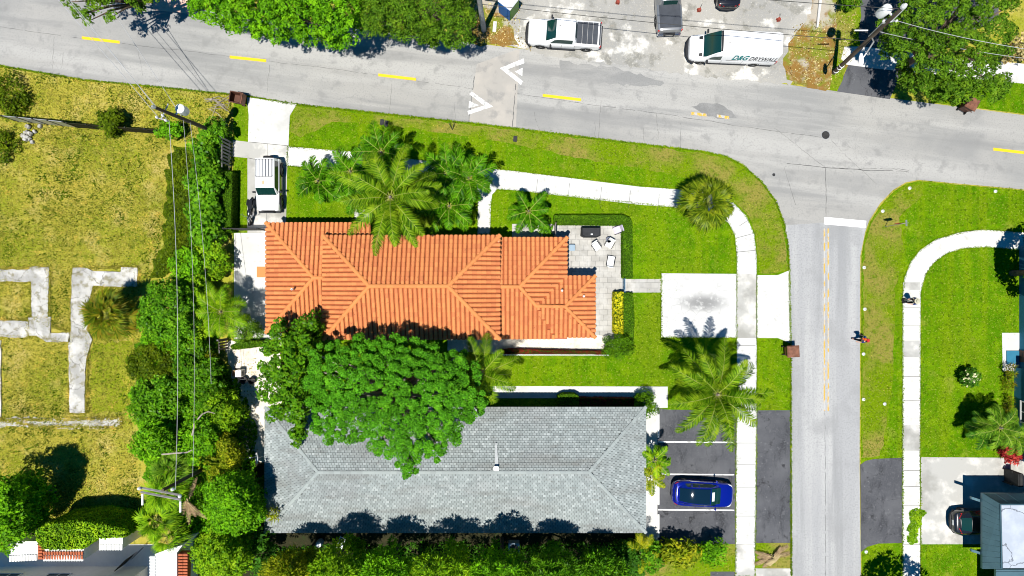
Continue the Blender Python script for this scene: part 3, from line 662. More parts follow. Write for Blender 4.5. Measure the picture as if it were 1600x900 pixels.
def window(parent, c, w, h, ax, mat='trim_white', shutter=False):
    """wall window: frame with glass; ax is the outward direction (dx, dy)"""
    f = MB(); g = MB(); ux, uy = -ax[1], ax[0]
    rz = math.atan2(uy, ux)
    f.box((c[0], c[1], c[2] + h / 2 + .04), (w + .16, .09, .08), rz); f.box((c[0], c[1], c[2] - h / 2 - .05), (w + .24, .14, .1), rz)
    for s in (-1, 1): f.box((c[0] + ux * s * (w / 2 + .04), c[1] + uy * s * (w / 2 + .04), c[2]), (.08, .09, h), rz)
    f.box((c[0], c[1], c[2]), (.05, .07, h), rz)
    fo = f.build('window', M[mat], parent)
    g.box((c[0] - ax[0] * .005, c[1] - ax[1] * .005, c[2]), (w, .05, h), rz); g.build('pane', M['window_glass'], fo)
def door(parent, c, w, h, ax):
    rz = math.atan2(ax[0], -ax[1]); d = MB(); d.box((c[0], c[1], c[2] + h / 2), (w, .08, h), rz)
    for z in (.32, .72): d.box((c[0] + ax[0] * .03, c[1] + ax[1] * .03, c[2] + h * z), (w * .62, .05, h * .26), rz)
    do = d.build('door', M['door_brown'], parent, bevel=.01)
    k = MB(); k.box((c[0] - ax[1] * w * .4 + ax[0] * .07, c[1] + ax[0] * w * .4 + ax[1] * .07, c[2] + 1.0), (.06, .06, .14), rz); k.build('handle', M['chrome'], do)

# orange clay-tile house
rnd = random.Random(2)
hs = thing('tile_roof_house', 'long low house under an orange clay barrel tile roof with several hips', 'house', W(650, 445, 0))
hl = hs.location.copy()
class LB(MB):     # builder whose input is in world coordinates, output local to a root
    def __init__(s, org): super().__init__(); s.o = Vector((org[0], org[1], 0))
    def add(s, vs, fs, mi=0): super().add([Vector(p) - s.o for p in vs], fs, mi)
wings = [((416, 348, 520, 520), 2.75, (490, 490, 3.55), 434), ((505, 368, 781, 530), 3.65, (577, 700, 5.0), 447), ((700, 371, 886, 529.5), 2.8, (740, 812, 3.62), 448), ((760, 431, 930, 527), 2.72, (800, 883, 3.32), 479)]
sub = LB(hl); tl = LB(hl); wl = LB(hl); caps = []
def cap(a_, b_, r): caps.append((Vector(a_), Vector(b_), r))
for k, ((x0, y0, x1, y1), z, (rw, re, zr), yr) in enumerate(wings):
    e, r0, r1 = hip(x0, y0, x1, y1, z, rw, re, zr, yr)
    if k == 0: # west wing: its ridge runs on under the main roof
        r1 = W(579, yr, zr); e[1] = W(579, y1, z); e[2] = W(579, y0, z)
    roof_solid(sub, e, r0, r1, z - .16)
    def tile_face(p): tiles(tl, p, .335, .36, 'barrel', rnd)
    if k == 0:
        tile_face([e[0], W(506, y1, z), W(506, yr, zr), r0]); tile_face([W(578, y0, z), e[3], r0, W(506, yr, zr), W(506, 384, 3.085), W(578, 384, 3.085)]); tile_face([e[3], e[0], r0])
        cap(e[0], r0, .16); cap(e[3], r0, .16); cap(r0, W(508, yr, zr), .16)
    elif k == 1:
        tile_face([e[0], e[1], r1, r0]); tile_face([e[2], e[3], r0, r1]); tile_face([e[3], e[0], r0]); tile_face([e[1], e[2], r1])
        for a_, b_ in ((e[0], r0), (e[3], r0), (e[1], r1), (e[2], r1), (r0, r1)): cap(a_, b_, .17)
    elif k == 2:
        V_ = W(838, 478, 3.34); rv = r1
        tile_face([W(783, y1, z), W(868, y1, z), V_, r1, W(783, yr, zr)]); tile_face([e[2], W(783, y0, z), W(783, yr, zr), r1]); tile_face([W(886, 431, z), e[2], r1, V_])
        cap(W(783, yr, zr), r1, .16); cap(e[2], r1, .16); cap(V_, r1, .16)
    else:
        tile_face([W(868, y1, z), e[1], r1, V_]); tile_face([e[2], W(886, y0, z), V_, r1]); tile_face([e[1], e[2], r1])
        for a_, b_ in ((e[1], r1), (e[2], r1), (V_, r1)): cap(a_, b_, .15)
    # walls half a metre inside the eaves
    m = 10
    q = [W(x0 + m, y0 + m, z), W(x1 - m, y0 + m, z), W(x1 - m, y1 - m, z), W(x0 + m, y1 - m, z)]
    wl.prism(q, 0, z - .17 - .002 * k)
# small lower step of the north-west eave
wl.build('wall', M['stucco_cream'], hs)
rf = sub.build('roof', M['clay_under'], hs)
tl.build('roof_tiles', M['clay_tile'], rf)
for a_, b_, r_ in caps:
    rg_ = LB(hl); ridge(rg_, a_, b_, r_, .42, rnd); rg_.build('ridge_cap', M['clay_ridge'], rf)
pf = LB(hl)
for (x, y, z) in ((457, 452, 3.75), (512, 510, 3.2), (878, 454, 3.4), (779, 377, 3.55), (656, 477, 4.2), (912, 463, 3.2)):
    c = W(x, y, z); p = LB(hl); p.lathe([(.075, -.25), (.075, .22), (.05, .22), (.05, .1)], 10, c); p.build('vent_pipe', M['white_enamel'], rf)
ch = LB(hl); c = W(409, 425, 2.3); ch.box((c.x + .1, c.y, 1.9), (.75, .7, .9)); ch.box((c.x + .1, c.y, 2.42), (.85, .8, .1)); ch.build('lean_to_roof', M['clay_ridge'], hs, bevel=.03)
wn = lambda px, py, z, w, h, ax: window(hs, Vector(W(px, py, 0)) * 1 + Vector((0, 0, z)) - Vector((hl[0], hl[1], 0)), w, h, ax)
def wallpt(px, py, z):   # ground plan point under an eave pixel at eave height
    p = W(px, py, 2.9); return Vector((p.x, p.y, z)) - Vector((hl[0], hl[1], 0))
for px in (470, 540): window(hs, wallpt(px, 358 - 1, 1.5), 1.2, 1.1, (0, 1))
for px in (610, 680): window(hs, W(px, 377, 3.35) * 1 - Vector((hl[0], hl[1], 1.85)), 1.6, 1.2, (0, 1))
door(hs, W(752, 377, 3.35) - Vector((hl[0], hl[1], 3.35)), 1.0, 2.1, (0, 1))
window(hs, W(930 - 9, 478, 2.65) - Vector((hl[0], hl[1], 1.3)), 1.6, 1.2, (1, 0)); window(hs, W(877, 400, 2.85) - Vector((hl[0], hl[1], 1.6)), 1.4, 1.9, (1, 0))
for px in (620, 730): window(hs, W(px, 520.5, 3.35) - Vector((hl[0], hl[1], 1.85)), 1.5, 1.2, (0, -1))

# grey shingle house
gh = thing('grey_roof_house', 'long house with a pale grey flat tile hip roof beside the car park', 'house', W(711, 734, 0)); gl = gh.location.copy()
e, r0, r1 = hip(414, 636, 1009, 832, 2.8, 497, 920, 4.5, 738)
sb = LB(gl); roof_solid(sb, e, r0, r1, 2.62); gr = sb.build('roof', M['grey_under'], gh)
tl = LB(gl)
for p in ([e[0], e[1], r1, r0], [e[2], e[3], r0, r1], [e[3], e[0], r0], [e[1], e[2], r1]): tiles(tl, p, .25, .175, 'flat', rnd, .015, .009)
tl.build('roof_tiles', M['grey_tile'], gr)
for a_, b_ in ((e[0], r0), (e[3], r0), (e[1], r1), (e[2], r1), (r0, r1)):
    rb = LB(gl); ridge(rb, a_, b_, .13, .4, rnd, .35, .035); rb.build('ridge_cap', M['grey_ridge'], gr)
wb = LB(gl); wb.prism([W(x, y, 2.8) for x, y in ((426, 648), (997, 648), (997, 820), (426, 820))], 0, 2.6); wb.build('wall', M['stucco_grey'], gh)
v = LB(gl); c = W(775, 731, 4.55); v.box((c.x, c.y, 4.60), (.26, .24, .36)); v.box((c.x + .02, c.y, 4.80), (.34, .30, .04)); v.build('roof_vent', M['galvanised'], gr, bevel=.015)
v = LB(gl)
v.add([W(774, 692, 3.82) , W(776, 692, 3.82), W(779, 728, 4.42), W(773, 728, 4.42)] , [(0, 1, 2, 3)]); 
v.add([W(774, 692, 3.87) , W(776, 692, 3.87), W(779, 728, 4.47), W(773, 728, 4.47)] , [(0, 1, 2, 3)])
v.build('flashing', M['grey_flashing'], gr)
for px in (850, 960): window(gh, W(px, 647.5, 2.8) - Vector((gl[0], gl[1], 1.4)), 1.5, 1.1, (0, 1))
for py in (690, 780): window(gh, W(997.5, py, 2.8) - Vector((gl[0], gl[1], 1.4)), 1.5, 1.1, (1, 0))
door(gh, W(800, 647.5, 2.8) - Vector((gl[0], gl[1], 2.75)), .95, 2.05, (0, 1))
for px in (520, 640, 760, 880): window(gh, W(px, 820.5, 2.8) - Vector((gl[0], gl[1], 1.4)), 1.3, 1.1, (0, -1))

# slate-blue metal house at the lower right
mh = thing('metal_roof_house', 'house with slate blue standing seam metal roof edges round a flat pale roof', 'house', W(1640, 860, 0)); ml = mh.location.copy()
zo, zi = 2.7, 3.9
O = [W(1535, 771, zo), W(2000, 771, zo), W(2000, 1100, zo), W(1535, 1100, zo)]
I = [W(1563, 788, zi), W(1980, 788, zi), W(1980, 1080, zi), W(1563, 1080, zi)]
O[3] = W(1535, 889, zo); O[2] = W(2000, 889, zo); I[3] = W(1565, 888.5, zi - .02); I[2] = W(1980, 888.5, zi - .02)
mo = LB(ml); vs = O + I + [(p[0], p[1], zo - .2) for p in O]
mo.add(vs, [(0, 1, 5, 4), (1, 2, 6, 5), (2, 3, 7, 6), (3, 0, 4, 7), (8, 9, 1, 0), (9, 10, 2, 1), (10, 11, 3, 2), (11, 8, 0, 3), (11, 10, 9, 8)])
mr = mo.build('roof', M['slate_metal'], mh)
sm = LB(ml)
def seam(a, b, h=.04, w=.03):
    a, b = Vector(a), Vector(b); sm.tube([a + Vector((0, 0, h * .4)), b + Vector((0, 0, h * .4))], w * .8, 4)
for k in range(1, 12):
    t = k / 12; seam(O[3].lerp(O[0], t), I[3].lerp(I[0], t))
for k in range(24):
    t = k / 24; seam(O[0].lerp(O[1], t), I[0].lerp(I[1], t))
seam(O[0], I[0], .06, .05)
for i, j in ((0, 1), (3, 0)): seam(I[i], I[j], .09, .06)
sm.build('seam', M['slate_metal'], mr)
fl = LB(ml); fl.prism([p + Vector((.06 if i in (0, 3) else -.06, -.06 if i < 2 else .06, 0)) for i, p in enumerate(I)], zi - .3, zi + .03); fl.build('flat_roof', M['flat_roof'], mr)
lw = LB(ml); lw.prism([W(x, y, 2.5) for x, y in ((1556, 890), (2000, 890), (2000, 1200), (1556, 1200))], 2.3, 2.5); 
for k in range(9): lw.prism([W(x, y, 2.5) for x, y in ((1556, 893 + k * 12), (2000, 893 + k * 12), (2000, 895 + k * 12), (1556, 895 + k * 12))], 2.5, 2.54)
lw.build('lower_roof', M['slate_metal'], mh)
w_ = LB(ml); w_.prism([W(x, y, 0) for x, y in ((1590, 785), (2000, 785), (2000, 1100), (1590, 1100))], 0, 2.5); 
w_.build('wall', M['stucco_blue'], mh)
for (y,) in ((776,), (858,)):
    b = LB(ml); b.prism([W(x, yy, 2.45) for x, yy in ((1518, y), (1545, y + 9), (1545, y + 13), (1518, y + 4))], 2.25, 2.45); b.build('bracket_beam', M['slate_metal'], mh)
# blue house at the right edge
bh = thing('blue_house', 'blue roofed house at the right edge behind a narrow plant bed', 'house', W(1660, 560, 0)); bl = bh.location.copy()
b = LB(bl); b.prism([W(x, y, 0) for x, y in ((1584, 574), (1900, 574), (1900, 716), (1584, 716))], 0, 2.8)
b.prism([W(x, y, 0) for x, y in ((1592, 385), (1899, 385), (1899, 573.9), (1592, 573.9))], 0, 2.8); b.build('wall', M['stucco_blue'], bh)
b = LB(bl); b.prism([W(x, y, 0) for x, y in ((1579, 569), (1910, 569), (1910, 721), (1579, 721))], 2.85, 3.05); b.prism([W(x, y, 0) for x, y in ((1587, 380), (1910, 380), (1910, 568.6), (1587, 568.6))], 2.85, 3.0)
for k in range(18): b.prism([W(x, y, 0) for x, y in ((1588, 384 + k * 18), (1905, 384 + k * 18), (1905, 386 + k * 18), (1588, 386 + k * 18))], 3.0 if k < 10 else 3.05, 3.09)
b.build('roof', M['blue_metal'], bh)
b = LB(bl); b.prism([W(x, y, .12) for x, y in ((1573, 548), (1640, 548), (1640, 569), (1573, 569))], 0, .12); b.build('door_step', M['stucco_blue'], bh)
window(bh, W(1583.5, 640, 0) - Vector((bl[0], bl[1], -1.4)), 1.5, 1.1, (-1, 0)); window(bh, W(1591.5, 440, 0) - Vector((bl[0], bl[1], -1.4)), 1.5, 1.1, (-1, 0)); door(bh, W(1591.5, 556, 0) - Vector((bl[0], bl[1], -.13)), .9, 2.0, (-1, 0))
# low terrace (retaining) wall beside the metal house
# white villa at the lower left
vh = thing('white_villa', 'white walled villa with terracotta tile copings at the lower left corner', 'house', W(120, 900, 0)); vl = vh.location.copy()
vb = LB(vl)
def coped(pts_px, z, sc=True):
    vb.prism([W(x, y, z) for x, y in pts_px], 0, z)
coped([(15, 846), (59, 846), (59, 873), (15, 875)], 3.0)
coped([(68, 850), (131, 850), (131, 874), (68, 874)], 3.1)
coped([(155, 840), (192, 840), (192, 857), (155, 857)], 2.6)
coped([(242, 866), (262, 858), (285, 852), (276, 864), (276, 1000), (242, 1000)], 3.4)
vb.prism([W(x, y, 0) for x, y in ((-400, 884), (232, 884), (232, 1150), (-400, 1150))], 0, 7.2)
vb.build('wall', M['stucco_white'], vh)
vt = LB(vl)
vt.prism([W(x, y, 3.2) for x, y in ((59.2, 846), (67.8, 846), (67.8, 874), (59.2, 874))], 2.6, 3.2)
vt.prism([W(x, y, 3.1) for x, y in ((276, 864), (294, 864), (290, 1000), (276, 1000))], 2.6, 3.1)
tr = vt.build('tile_roof', M['terracotta'], vh)
rn = random.Random(8)
def coping(a, b, z, n):
    a, b = W(*a, z), W(*b, z); cp = LB(vl)
    for k in range(n):
        p = a.lerp(b, (k + .5) / n); d = (b - a).normalized(); s = Vector((d.y, -d.x, 0)); r = (b - a).length / n * .46
        ring = []
        for off in (-.34, .1):
            ring.append([p + s * (-off) + d * (r * math.cos(an)) + Vector((0, 0, .02 + r * math.sin(an))) for an in (0, PI / 4, PI / 2, 3 * PI / 4, PI)])
        cp.loft(ring, 0, closed=False)
    cp.build('coping_tiles', M['stucco_white'], vh)
coping((131, 874), (68, 874), 3.1, 16); coping((59, 873), (15, 875), 3.0, 10); coping((192, 857), (155, 857), 2.6, 9); coping((242, 868), (242, 990), 3.4, 26)
st = LB(vl); tiles(st, [W(131, 873, 3.13), W(68, 873, 3.13), W(68, 861, 3.13), W(131, 861, 3.13)], .2, .3, 'barrel', rn)
st.build('roof_tiles', M['terracotta'], tr); st = LB(vl)
tiles(st, [W(294, 990, 3.1), W(294, 866, 3.1), W(277, 866, 3.15), W(277, 990, 3.15)], .22, .34, 'barrel', rn)
st.build('roof_tiles', M['terracotta'], tr); st = LB(vl)
tiles(st, [W(67.6, 873, 3.2), W(67.6, 848, 3.2), W(59.4, 848, 3.22), W(59.4, 873, 3.22)], .22, .34, 'barrel', rn)
st.build('roof_tiles', M['terracotta'], tr)
cy = LB(vl); cy.prism([W(x, y, 0) for x, y in ((-200, 852), (246, 850), (262, 868), (262, 1100), (-200, 1100))], 0, .1); cy.build('courtyard_floor', M['stucco_white'], vh)
for px in (40, 115): window(vh, W(px, 883.8, 0) - Vector((vl[0], vl[1], -2.2)), 1.6, 1.2, (0, 1))
gt = LB(vl)
for k in range(7):
    a = W(196 + k * 2.6, 880 - k * 2.6, 0); gt.box((a.x, a.y, .75), (.05, .05, 1.5))
a, b_ = W(195, 881, 1.4), W(214, 862, 1.4); gt.tube([a, b_], .03, 5); gt.tube([a - Vector((0, 0, .9)), b_ - Vector((0, 0, .9))], .03, 5)
gt.build('gate', M['cast_iron'], vh)
# courtyard wall between the villa and the grass, shading the yard
# ------------------------------------------------------------------ vehicles
def body_sec(x, w, zb, zs, zt):
    h = [(0, zb), (w * .86, zb), (w * .98, zb + .1), (w, zb + (zs - zb) * .55), (w * .985, zs - .04), (w * .90, zs + (zt - zs) * .55), (w * .62, zt), (0, zt + .015)]
    return [(x, y, z) for y, z in h] + [(x, -y, z) for y, z in h[-2:0:-1]]
def cab_sec(x, wb, zb, wr, zr):
    h = [(wb, zb), (wr + .035, zr - .10), (wr - .03, zr - .03), (wr * .6, zr + .008), (0, zr + .015)]
    return [(x, y, z) for y, z in h] + [(x, -y, z) for y, z in h[-2::-1]]
def lerp(a, b, t): return a + (b - a) * t
def st_at(sts, x):
    sts = sorted(sts)
    for a, b in zip(sts, sts[1:]):
        if a[0] <= x <= b[0]:
            t = (x - a[0]) / max(b[0] - a[0], 1e-6); return tuple(lerp(p, q, t) for p, q in zip(a, b))
    return sts[0] if x < sts[0][0] else sts[-1]
def side_patch(mb, sts, xs, t0, t1, side, off=.012):
    """glass on the cabin side between stations; t0,t1 fractions of its height; xs list of (x_low, x_high)"""
    rows = []
    for xl, xh in xs:
        r = []
        for t, x in ((t0, xl), (t1, xh)):
            _, wb, zb, wr, zr = st_at(sts, x); y = lerp(wb, wr + .035, t) + off; z = lerp(zb, zr - .1, t)
            r += [(x, side * y, z)]
        rows.append(r)
    mb.loft(rows, closed=False)
    mb.loft([[(p[0], p[1] - side * off * 1.6, p[2]) for p in r] for r in rows], closed=False)
def top_patch(mb, sts, xs, frac=.92, off=.014):
    rows = []
    for x in xs:
        _, wb, zb, wr, zr = st_at(sts, x); w = (wr - .03) * frac
        rows.append([(x, w, zr - .012 + off), (x, w * .6, zr + .010 + off), (x, 0, zr + .015 + off), (x, -w * .6, zr + .010 + off), (x, -w, zr - .012 + off)])
    mb.loft(rows, closed=False)
    mb.loft([[(p[0], p[1], p[2] - off * 1.6) for p in r] for r in rows], closed=False)
def wheel(root, x, y, r, w=.24, mat='rubber'):
    t = MB(); t.lathe([(r * .62, -w / 2), (r * .92, -w / 2), (r, -w / 2 + .04), (r, w / 2 - .04), (r * .92, w / 2), (r * .62, w / 2)], 24, (x, y, r), 'y')
    wo = t.build('wheel', M[mat], root, smooth=40)
    q = MB(); s = 1 if y > 0 else -1; q.lathe([(r * .64, -w * .4), (r * .64, w * .40), (r * .5, w * .36), (r * .15, w * .42)], 20, (x, y, r), 'y')
    for k in range(5):
        a = 2 * PI * k / 5; q.tube([(x, y + s * w * .45, r), (x + math.cos(a) * r * .58, y + s * w * .40, r + math.sin(a) * r * .58)], r * .08, 5)
    q.build('rim', M['alloy'], wo)
def arch(mb, x, w, r):
    """dark wheel-arch lips"""
    for s in (-1, 1): mb.tube([(x + (r + .07) * math.cos(a), s * (w + .003), r + (r + .07) * math.sin(a)) for a in [PI * k / 10 for k in range(11)]], .035, 5)
def vehicle(name, label, cat, px, py, rz, sts_b, sts_c, paint, wx, r, w, group=None, cab_paint=None):
    root = thing(name, label, cat, W(px, py, .02), math.radians(rz), group)
    b = MB(); b.loft([body_sec(*s) for s in sts_b]); b.build('body', M[paint], root, smooth=38)
    if sts_c:
        c = MB(); c.loft([cab_sec(*s) for s in sts_c]); c.build('cabin', M[cab_paint or paint], root, smooth=38)
    for x in wx:
        for s in (-1, 1): wheel(root, x, s * (w - .12), r)
    a = MB()
    for x in wx: arch(a, x, w - .03, r)
    a.build('wheel_arch', M['black_plastic'], root)
    return root
def part(root, name, mat, fn, **k):
    m = MB(); fn(m); return m.build(name, M[mat], root, **k)
def mirrors(root, x, y, z, mat='black_plastic', L=.22):
    for s in (-1, 1):
        part(root, 'mirror', mat, lambda m: (m.box((x, s * (y + L * .6), z), (.13, L, .17)), m.box((x + .02, s * (y + .02), z - .05), (.06, .1, .06))), bevel=.03)

# white pickup with black tonneau cover
pk = [(2.82, .62, .42, .72, .86), (2.74, .86, .36, .86, 1.05), (2.5, .97, .32, .98, 1.14), (1.6, 1.0, .32, 1.06, 1.20), (1.2, 1.0, .32, 1.10, 1.22), (-.75, 1.0, .32, 1.12, 1.22), (-.80, 1.0, .36, 1.16, 1.24), (-2.6, .99, .40, 1.18, 1.24), (-2.74, .95, .46, 1.14, 1.20), (-2.80, .88, .5, .95, 1.05)]
pc = [(1.45, .86, 1.16, .80, 1.22), (1.3, .92, 1.13, .80, 1.32), (.68, .95, 1.12, .76, 1.88), (.4, .95, 1.12, .76, 1.93), (-.55, .95, 1.12, .76, 1.92), (-.74, .94, 1.12, .74, 1.86), (-.92, .92, 1.14, .70, 1.4)]
p = vehicle('pickup_truck', 'white pickup truck with a black bed cover parked at the edge of the dusty lot', 'pickup truck', 881, 59, 176.3, pk, pc, 'car_white', (1.78, -1.75), .40, 1.0)
part(p, 'windshield', 'car_glass', lambda m: top_patch(m, pc, [1.42, 1.3, 1.0, .70], .98), smooth=60)
part(p, 'rear_window', 'car_glass', lambda m: top_patch(m, pc, [-.77, -.85, -.91], .8), smooth=60)
for s in (-1, 1):
    part(p, 'side_window', 'car_glass', lambda m: side_patch(m, pc, [(1.1, .78), (.6, .5), (.1, .1), (-.6, -.62)], .22, .88, s))
    part(p, 'headlight', 'lamp_clear', lambda m: m.box((2.66, s * .78, .90), (.2, .24, .14)), bevel=.03)
    part(p, 'tail_light', 'lamp_red', lambda m: m.box((-2.74, s * .90, 1.0), (.1, .14, .3)), bevel=.02)
part(p, 'tonneau_cover', 'tonneau', lambda m: [m.box((-1.12 - .40 * k, 0, 1.28), (.385, 1.66, .055)) for k in range(4)] + [m.box((-2.68, 0, 1.26), (.10, 1.74, .06))], bevel=.012)
part(p, 'grille', 'black_plastic', lambda m: m.loft([[(2.80, -.5, .5), (2.86, -.5, .5), (2.84, -.5, .86), (2.76, -.5, .86)], [(2.80, .5, .5), (2.86, .5, .5), (2.84, .5, .86), (2.76, .5, .86)]]))
part(p, 'bumper', 'black_plastic', lambda m: (m.tube([(2.60, -.98, .5), (2.86, -.7, .5), (2.92, 0, .5), (2.86, .7, .5), (2.60, .98, .5)], .12, 8), m.box((-2.84, 0, .56), (.16, 1.7, .18))), smooth=50)
part(p, 'side_step', 'black_plastic', lambda m: [m.box((.2, s * 1.0, .38), (2.2, .16, .07)) for s in (-1, 1)], bevel=.02)
part(p, 'door_seam', 'black_plastic', lambda m: [m.box((x, s * 1.0, .78), (.012, .012, .68)) for s in (-1, 1) for x in (1.22, .2, -.8)])
part(p, 'antenna', 'black_plastic', lambda m: m.box((.42, -.2, 1.97), (.16, .05, .06)), bevel=.01)
mirrors(p, 1.05, .98, 1.18, L=.26)

# white panel van
vb_ = [(3.30, .60, .40, .68, .80), (3.24, .82, .34, .80, .98), (3.0, .94, .30, .98, 1.10), (2.5, 1.0, .30, 1.08, 1.22), (2.15, 1.0, .28, 1.14, 1.28), (1.0, 1.0, .28, 1.2, 1.3), (-3.2, 1.0, .30, 1.2, 1.3), (-3.34, .96, .34, 1.15, 1.25)]
vc_ = [(2.32, .90, 1.18, .80, 1.26), (2.1, .96, 1.16, .85, 1.48), (1.5, .99, 1.14, .80, 2.25), (1.25, .995, 1.14, .80, 2.48), (.9, .995, 1.14, .80, 2.60), (-3.0, .995, 1.14, .80, 2.60), (-3.28, .98, 1.14, .78, 2.52), (-3.35, .95, 1.16, .75, 2.2)]
v = vehicle('panel_van', 'long white panel van lettered D&G DRYWALL along its side', 'van', 1138, 83, 177.6, vb_, vc_, 'car_white', (2.25, -1.85), .36, 1.0)
part(v, 'windshield', 'car_glass', lambda m: top_patch(m, vc_, [2.28, 2.1, 1.8, 1.5, 1.28], 1.04), smooth=60)
part(v, 'roof_visor', 'black_plastic', lambda m: top_patch(m, vc_, [1.27, 1.14], 1.0, .018), smooth=60)
for s in (-1, 1):
    part(v, 'side_window', 'car_glass', lambda m: side_patch(m, vc_, [(1.95, 1.72), (1.6, 1.42), (.95, .98)], .08, .52, s))
    part(v, 'headlight', 'lamp_clear', lambda m: m.box((3.06, s * .80, .92), (.3, .2, .16)), bevel=.04)
    part(v, 'tail_light', 'lamp_red', lambda m: m.box((-3.33, s * .95, 1.1), (.08, .1, .4)), bevel=.02)
    part(v, 'hood_vent', 'black_plastic', lambda m: m.loft([[(2.36, s * .50, 1.31), (2.36, s * .78, 1.245), (2.36, s * .78, 1.22), (2.36, s * .50, 1.28)], [(2.62, s * .56, 1.25), (2.62, s * .74, 1.215), (2.62, s * .74, 1.19), (2.62, s * .56, 1.22)]]))
part(v, 'bumper', 'black_plastic', lambda m: (m.tube([(2.82, -1.0, .48), (3.12, -.86, .5), (3.34, -.5, .52), (3.38, 0, .52), (3.34, .5, .52), (3.12, .86, .5), (2.82, 1.0, .48)], .15, 8), m.box((-3.38, 0, .5), (.14, 1.8, .16))), smooth=50)
part(v, 'side_trim', 'black_plastic', lambda m: [m.box((x, s * 1.0, .42), (L, .03, .13)) for s in (-1, 1) for x, L in ((.2, 3.0), (-2.8, .9))], bevel=.01)
part(v, 'door_seam', 'black_plastic', lambda m: [m.box((x, s * 1.0, .82), (.012, .012, .7)) for s in (-1, 1) for x in (1.98, .82, -.75)])
part(v, 'roof_seam', 'car_silver', lambda m: [m.tube([(.8, s * .62, 2.615), (-3.0, s * .62, 2.615)], .012, 4) for s in (-1, 1)])
part(v, 'antenna', 'black_plastic', lambda m: m.box((.7, .12, 2.65), (.15, .05, .06)), bevel=.01)
mirrors(v, 1.98, 1.0, 1.26, L=.3)
def lettering(root, txt, size, x, z, mat, shear, width, off=.006, bold=.0):
    cu = bpy.data.curves.new('lettering', 'FONT'); cu.body = txt; cu.size = size; cu.shear = shear; cu.extrude = .004; cu.offset = bold; cu.resolution_u = 3
    to = bpy.data.objects.new('lettering', cu); COL.objects.link(to)
    bpy.context.view_layer.update()
    me = bpy.data.meshes.new_from_object(to.evaluated_get(bpy.context.evaluated_depsgraph_get())); bpy.data.objects.remove(to)
    # the van's left side leans in from y=.995 at z=1.14 to y=.835 at z=2.5
    lean = math.atan2(.16, 1.36); me.materials.clear(); me.materials.append(M[mat])
    xs_ = [vv.co.x for vv in me.vertices]; x0_ = min(xs_); sx = width / (max(xs_) - x0_)
    R = Matrix(((-1, 0, 0), (0, -math.sin(lean), math.cos(lean)), (0, math.cos(lean), math.sin(lean))))
    y0 = .995 - (z - 1.14) * math.tan(lean) + off
    for vv in me.vertices:
        q = R @ Vector(((vv.co.x - x0_) * sx, vv.co.y, vv.co.z)); vv.co = q + Vector((x, y0, z))
    return link('lettering', me, root)
lettering(v, 'D&G', 1.0, .16, 1.36, 'teal_lettering', .25, 1.2, bold=.03)
lettering(v, 'DRYWALL', .80, -1.14, 1.36, 'dark_lettering', .2, 2.1, bold=.012)
part(v, 'pinstripe', 'dark_lettering', lambda m: m.add([(.55, 1.003, 1.22), (-.4, 1.003, 1.22), (-.4, 1.0, 1.26), (.55, 1.0, 1.26), (-1.9, 1.003, 1.22), (-2.75, 1.003, 1.22), (-2.75, 1.0, 1.26), (-1.9, 1.0, 1.26)], [(0, 1, 2, 3), (4, 5, 6, 7)]))

# white off-roader on the driveway
jb = [(2.0, .80, .55, .92, 1.0), (1.95, .86, .45, 1.0, 1.10), (1.7, .88, .42, 1.08, 1.16), (.75, .90, .42, 1.12, 1.18), (-1.8, .90, .45, 1.12, 1.18), (-1.93, .88, .5, 1.1, 1.16)]
jc = [(.86, .80, 1.12, .74, 1.18), (.8, .82, 1.12, .72, 1.26), (.36, .84, 1.12, .70, 1.82), (.2, .84, 1.12, .70, 1.86), (-1.75, .84, 1.12, .70, 1.86), (-1.88, .83, 1.12, .69, 1.78), (-1.93, .82, 1.14, .68, 1.4)]
j = vehicle('off_roader', 'boxy white off-roader with a roof rack parked on the driveway beside the motorcycle', 'car', 426, 291, -90, jb, jc, 'car_white', (1.30, -1.20), .40, .90)
part(j, 'windshield', 'car_glass', lambda m: top_patch(m, jc, [.85, .8, .6, .38], 1.02), smooth=60)
for s in (-1, 1):
    part(j, 'side_window', 'car_glass', lambda m: side_patch(m, jc, [(.6, .36), (.2, .2), (-1.7, -1.7)], .12, .92, s))
    part(j, 'side_panel', 'car_black', lambda m: m.box((-.1, s * .903, .78), (3.3, .03, .60)), bevel=.012)
    part(j, 'headlight', 'lamp_clear', lambda m: m.lathe([(.10, 0), (.12, .04), (.05, .06)], 14, (1.98, s * .6, .88), 'x'))
    part(j, 'fender_flare', 'black_plastic', lambda m: [m.tube([(x + .5 * math.cos(a), s * .94, .4 + .5 * math.sin(a)) for a in [PI * k / 10 for k in range(11)]], .07, 6) for x in (1.30, -1.20)], smooth=50)
part(j, 'bumper', 'black_plastic', lambda m: (m.box((2.06, 0, .58), (.2, 1.7, .2)), m.box((2.02, 0, .82), (.06, 1.1, .28)), m.box((-2.0, 0, .55), (.14, 1.6, .18)), m.tube([(2.12, -.5, .6), (2.14, -.4, .95), (2.14, .4, .95), (2.12, .5, .6)], .035, 6)), bevel=.02)
part(j, 'roof_rack', 'black_plastic', lambda m: [m.tube([(-1.75, y, 1.93), (-.45, y, 1.93)], .016, 5) for y in (-.6, -.36, -.12, .12, .36, .6)] + [m.tube([(x, -.62, 1.91), (x, .62, 1.91)], .016, 5) for x in (-1.75, -.45)] + [m.tube([(x, s * .62, 1.84), (x, s * .62, 1.93)], .02, 5) for x in (-1.7, -.5) for s in (-1, 1)])
part(j, 'roof_marker', 'sign_orange', lambda m: (m.box((.0, -.12, 1.888), (.26, .05, .012)), m.box((.0, -.02, 1.892), (.32, .05, .012))), bevel=.004)
part(j, 'spare_wheel', 'rubber', lambda m: m.lathe([(.2, -.1), (.36, -.1), (.38, 0), (.36, .1), (.2, .1)], 20, (-2.05, 0, .95), 'x'), smooth=40)
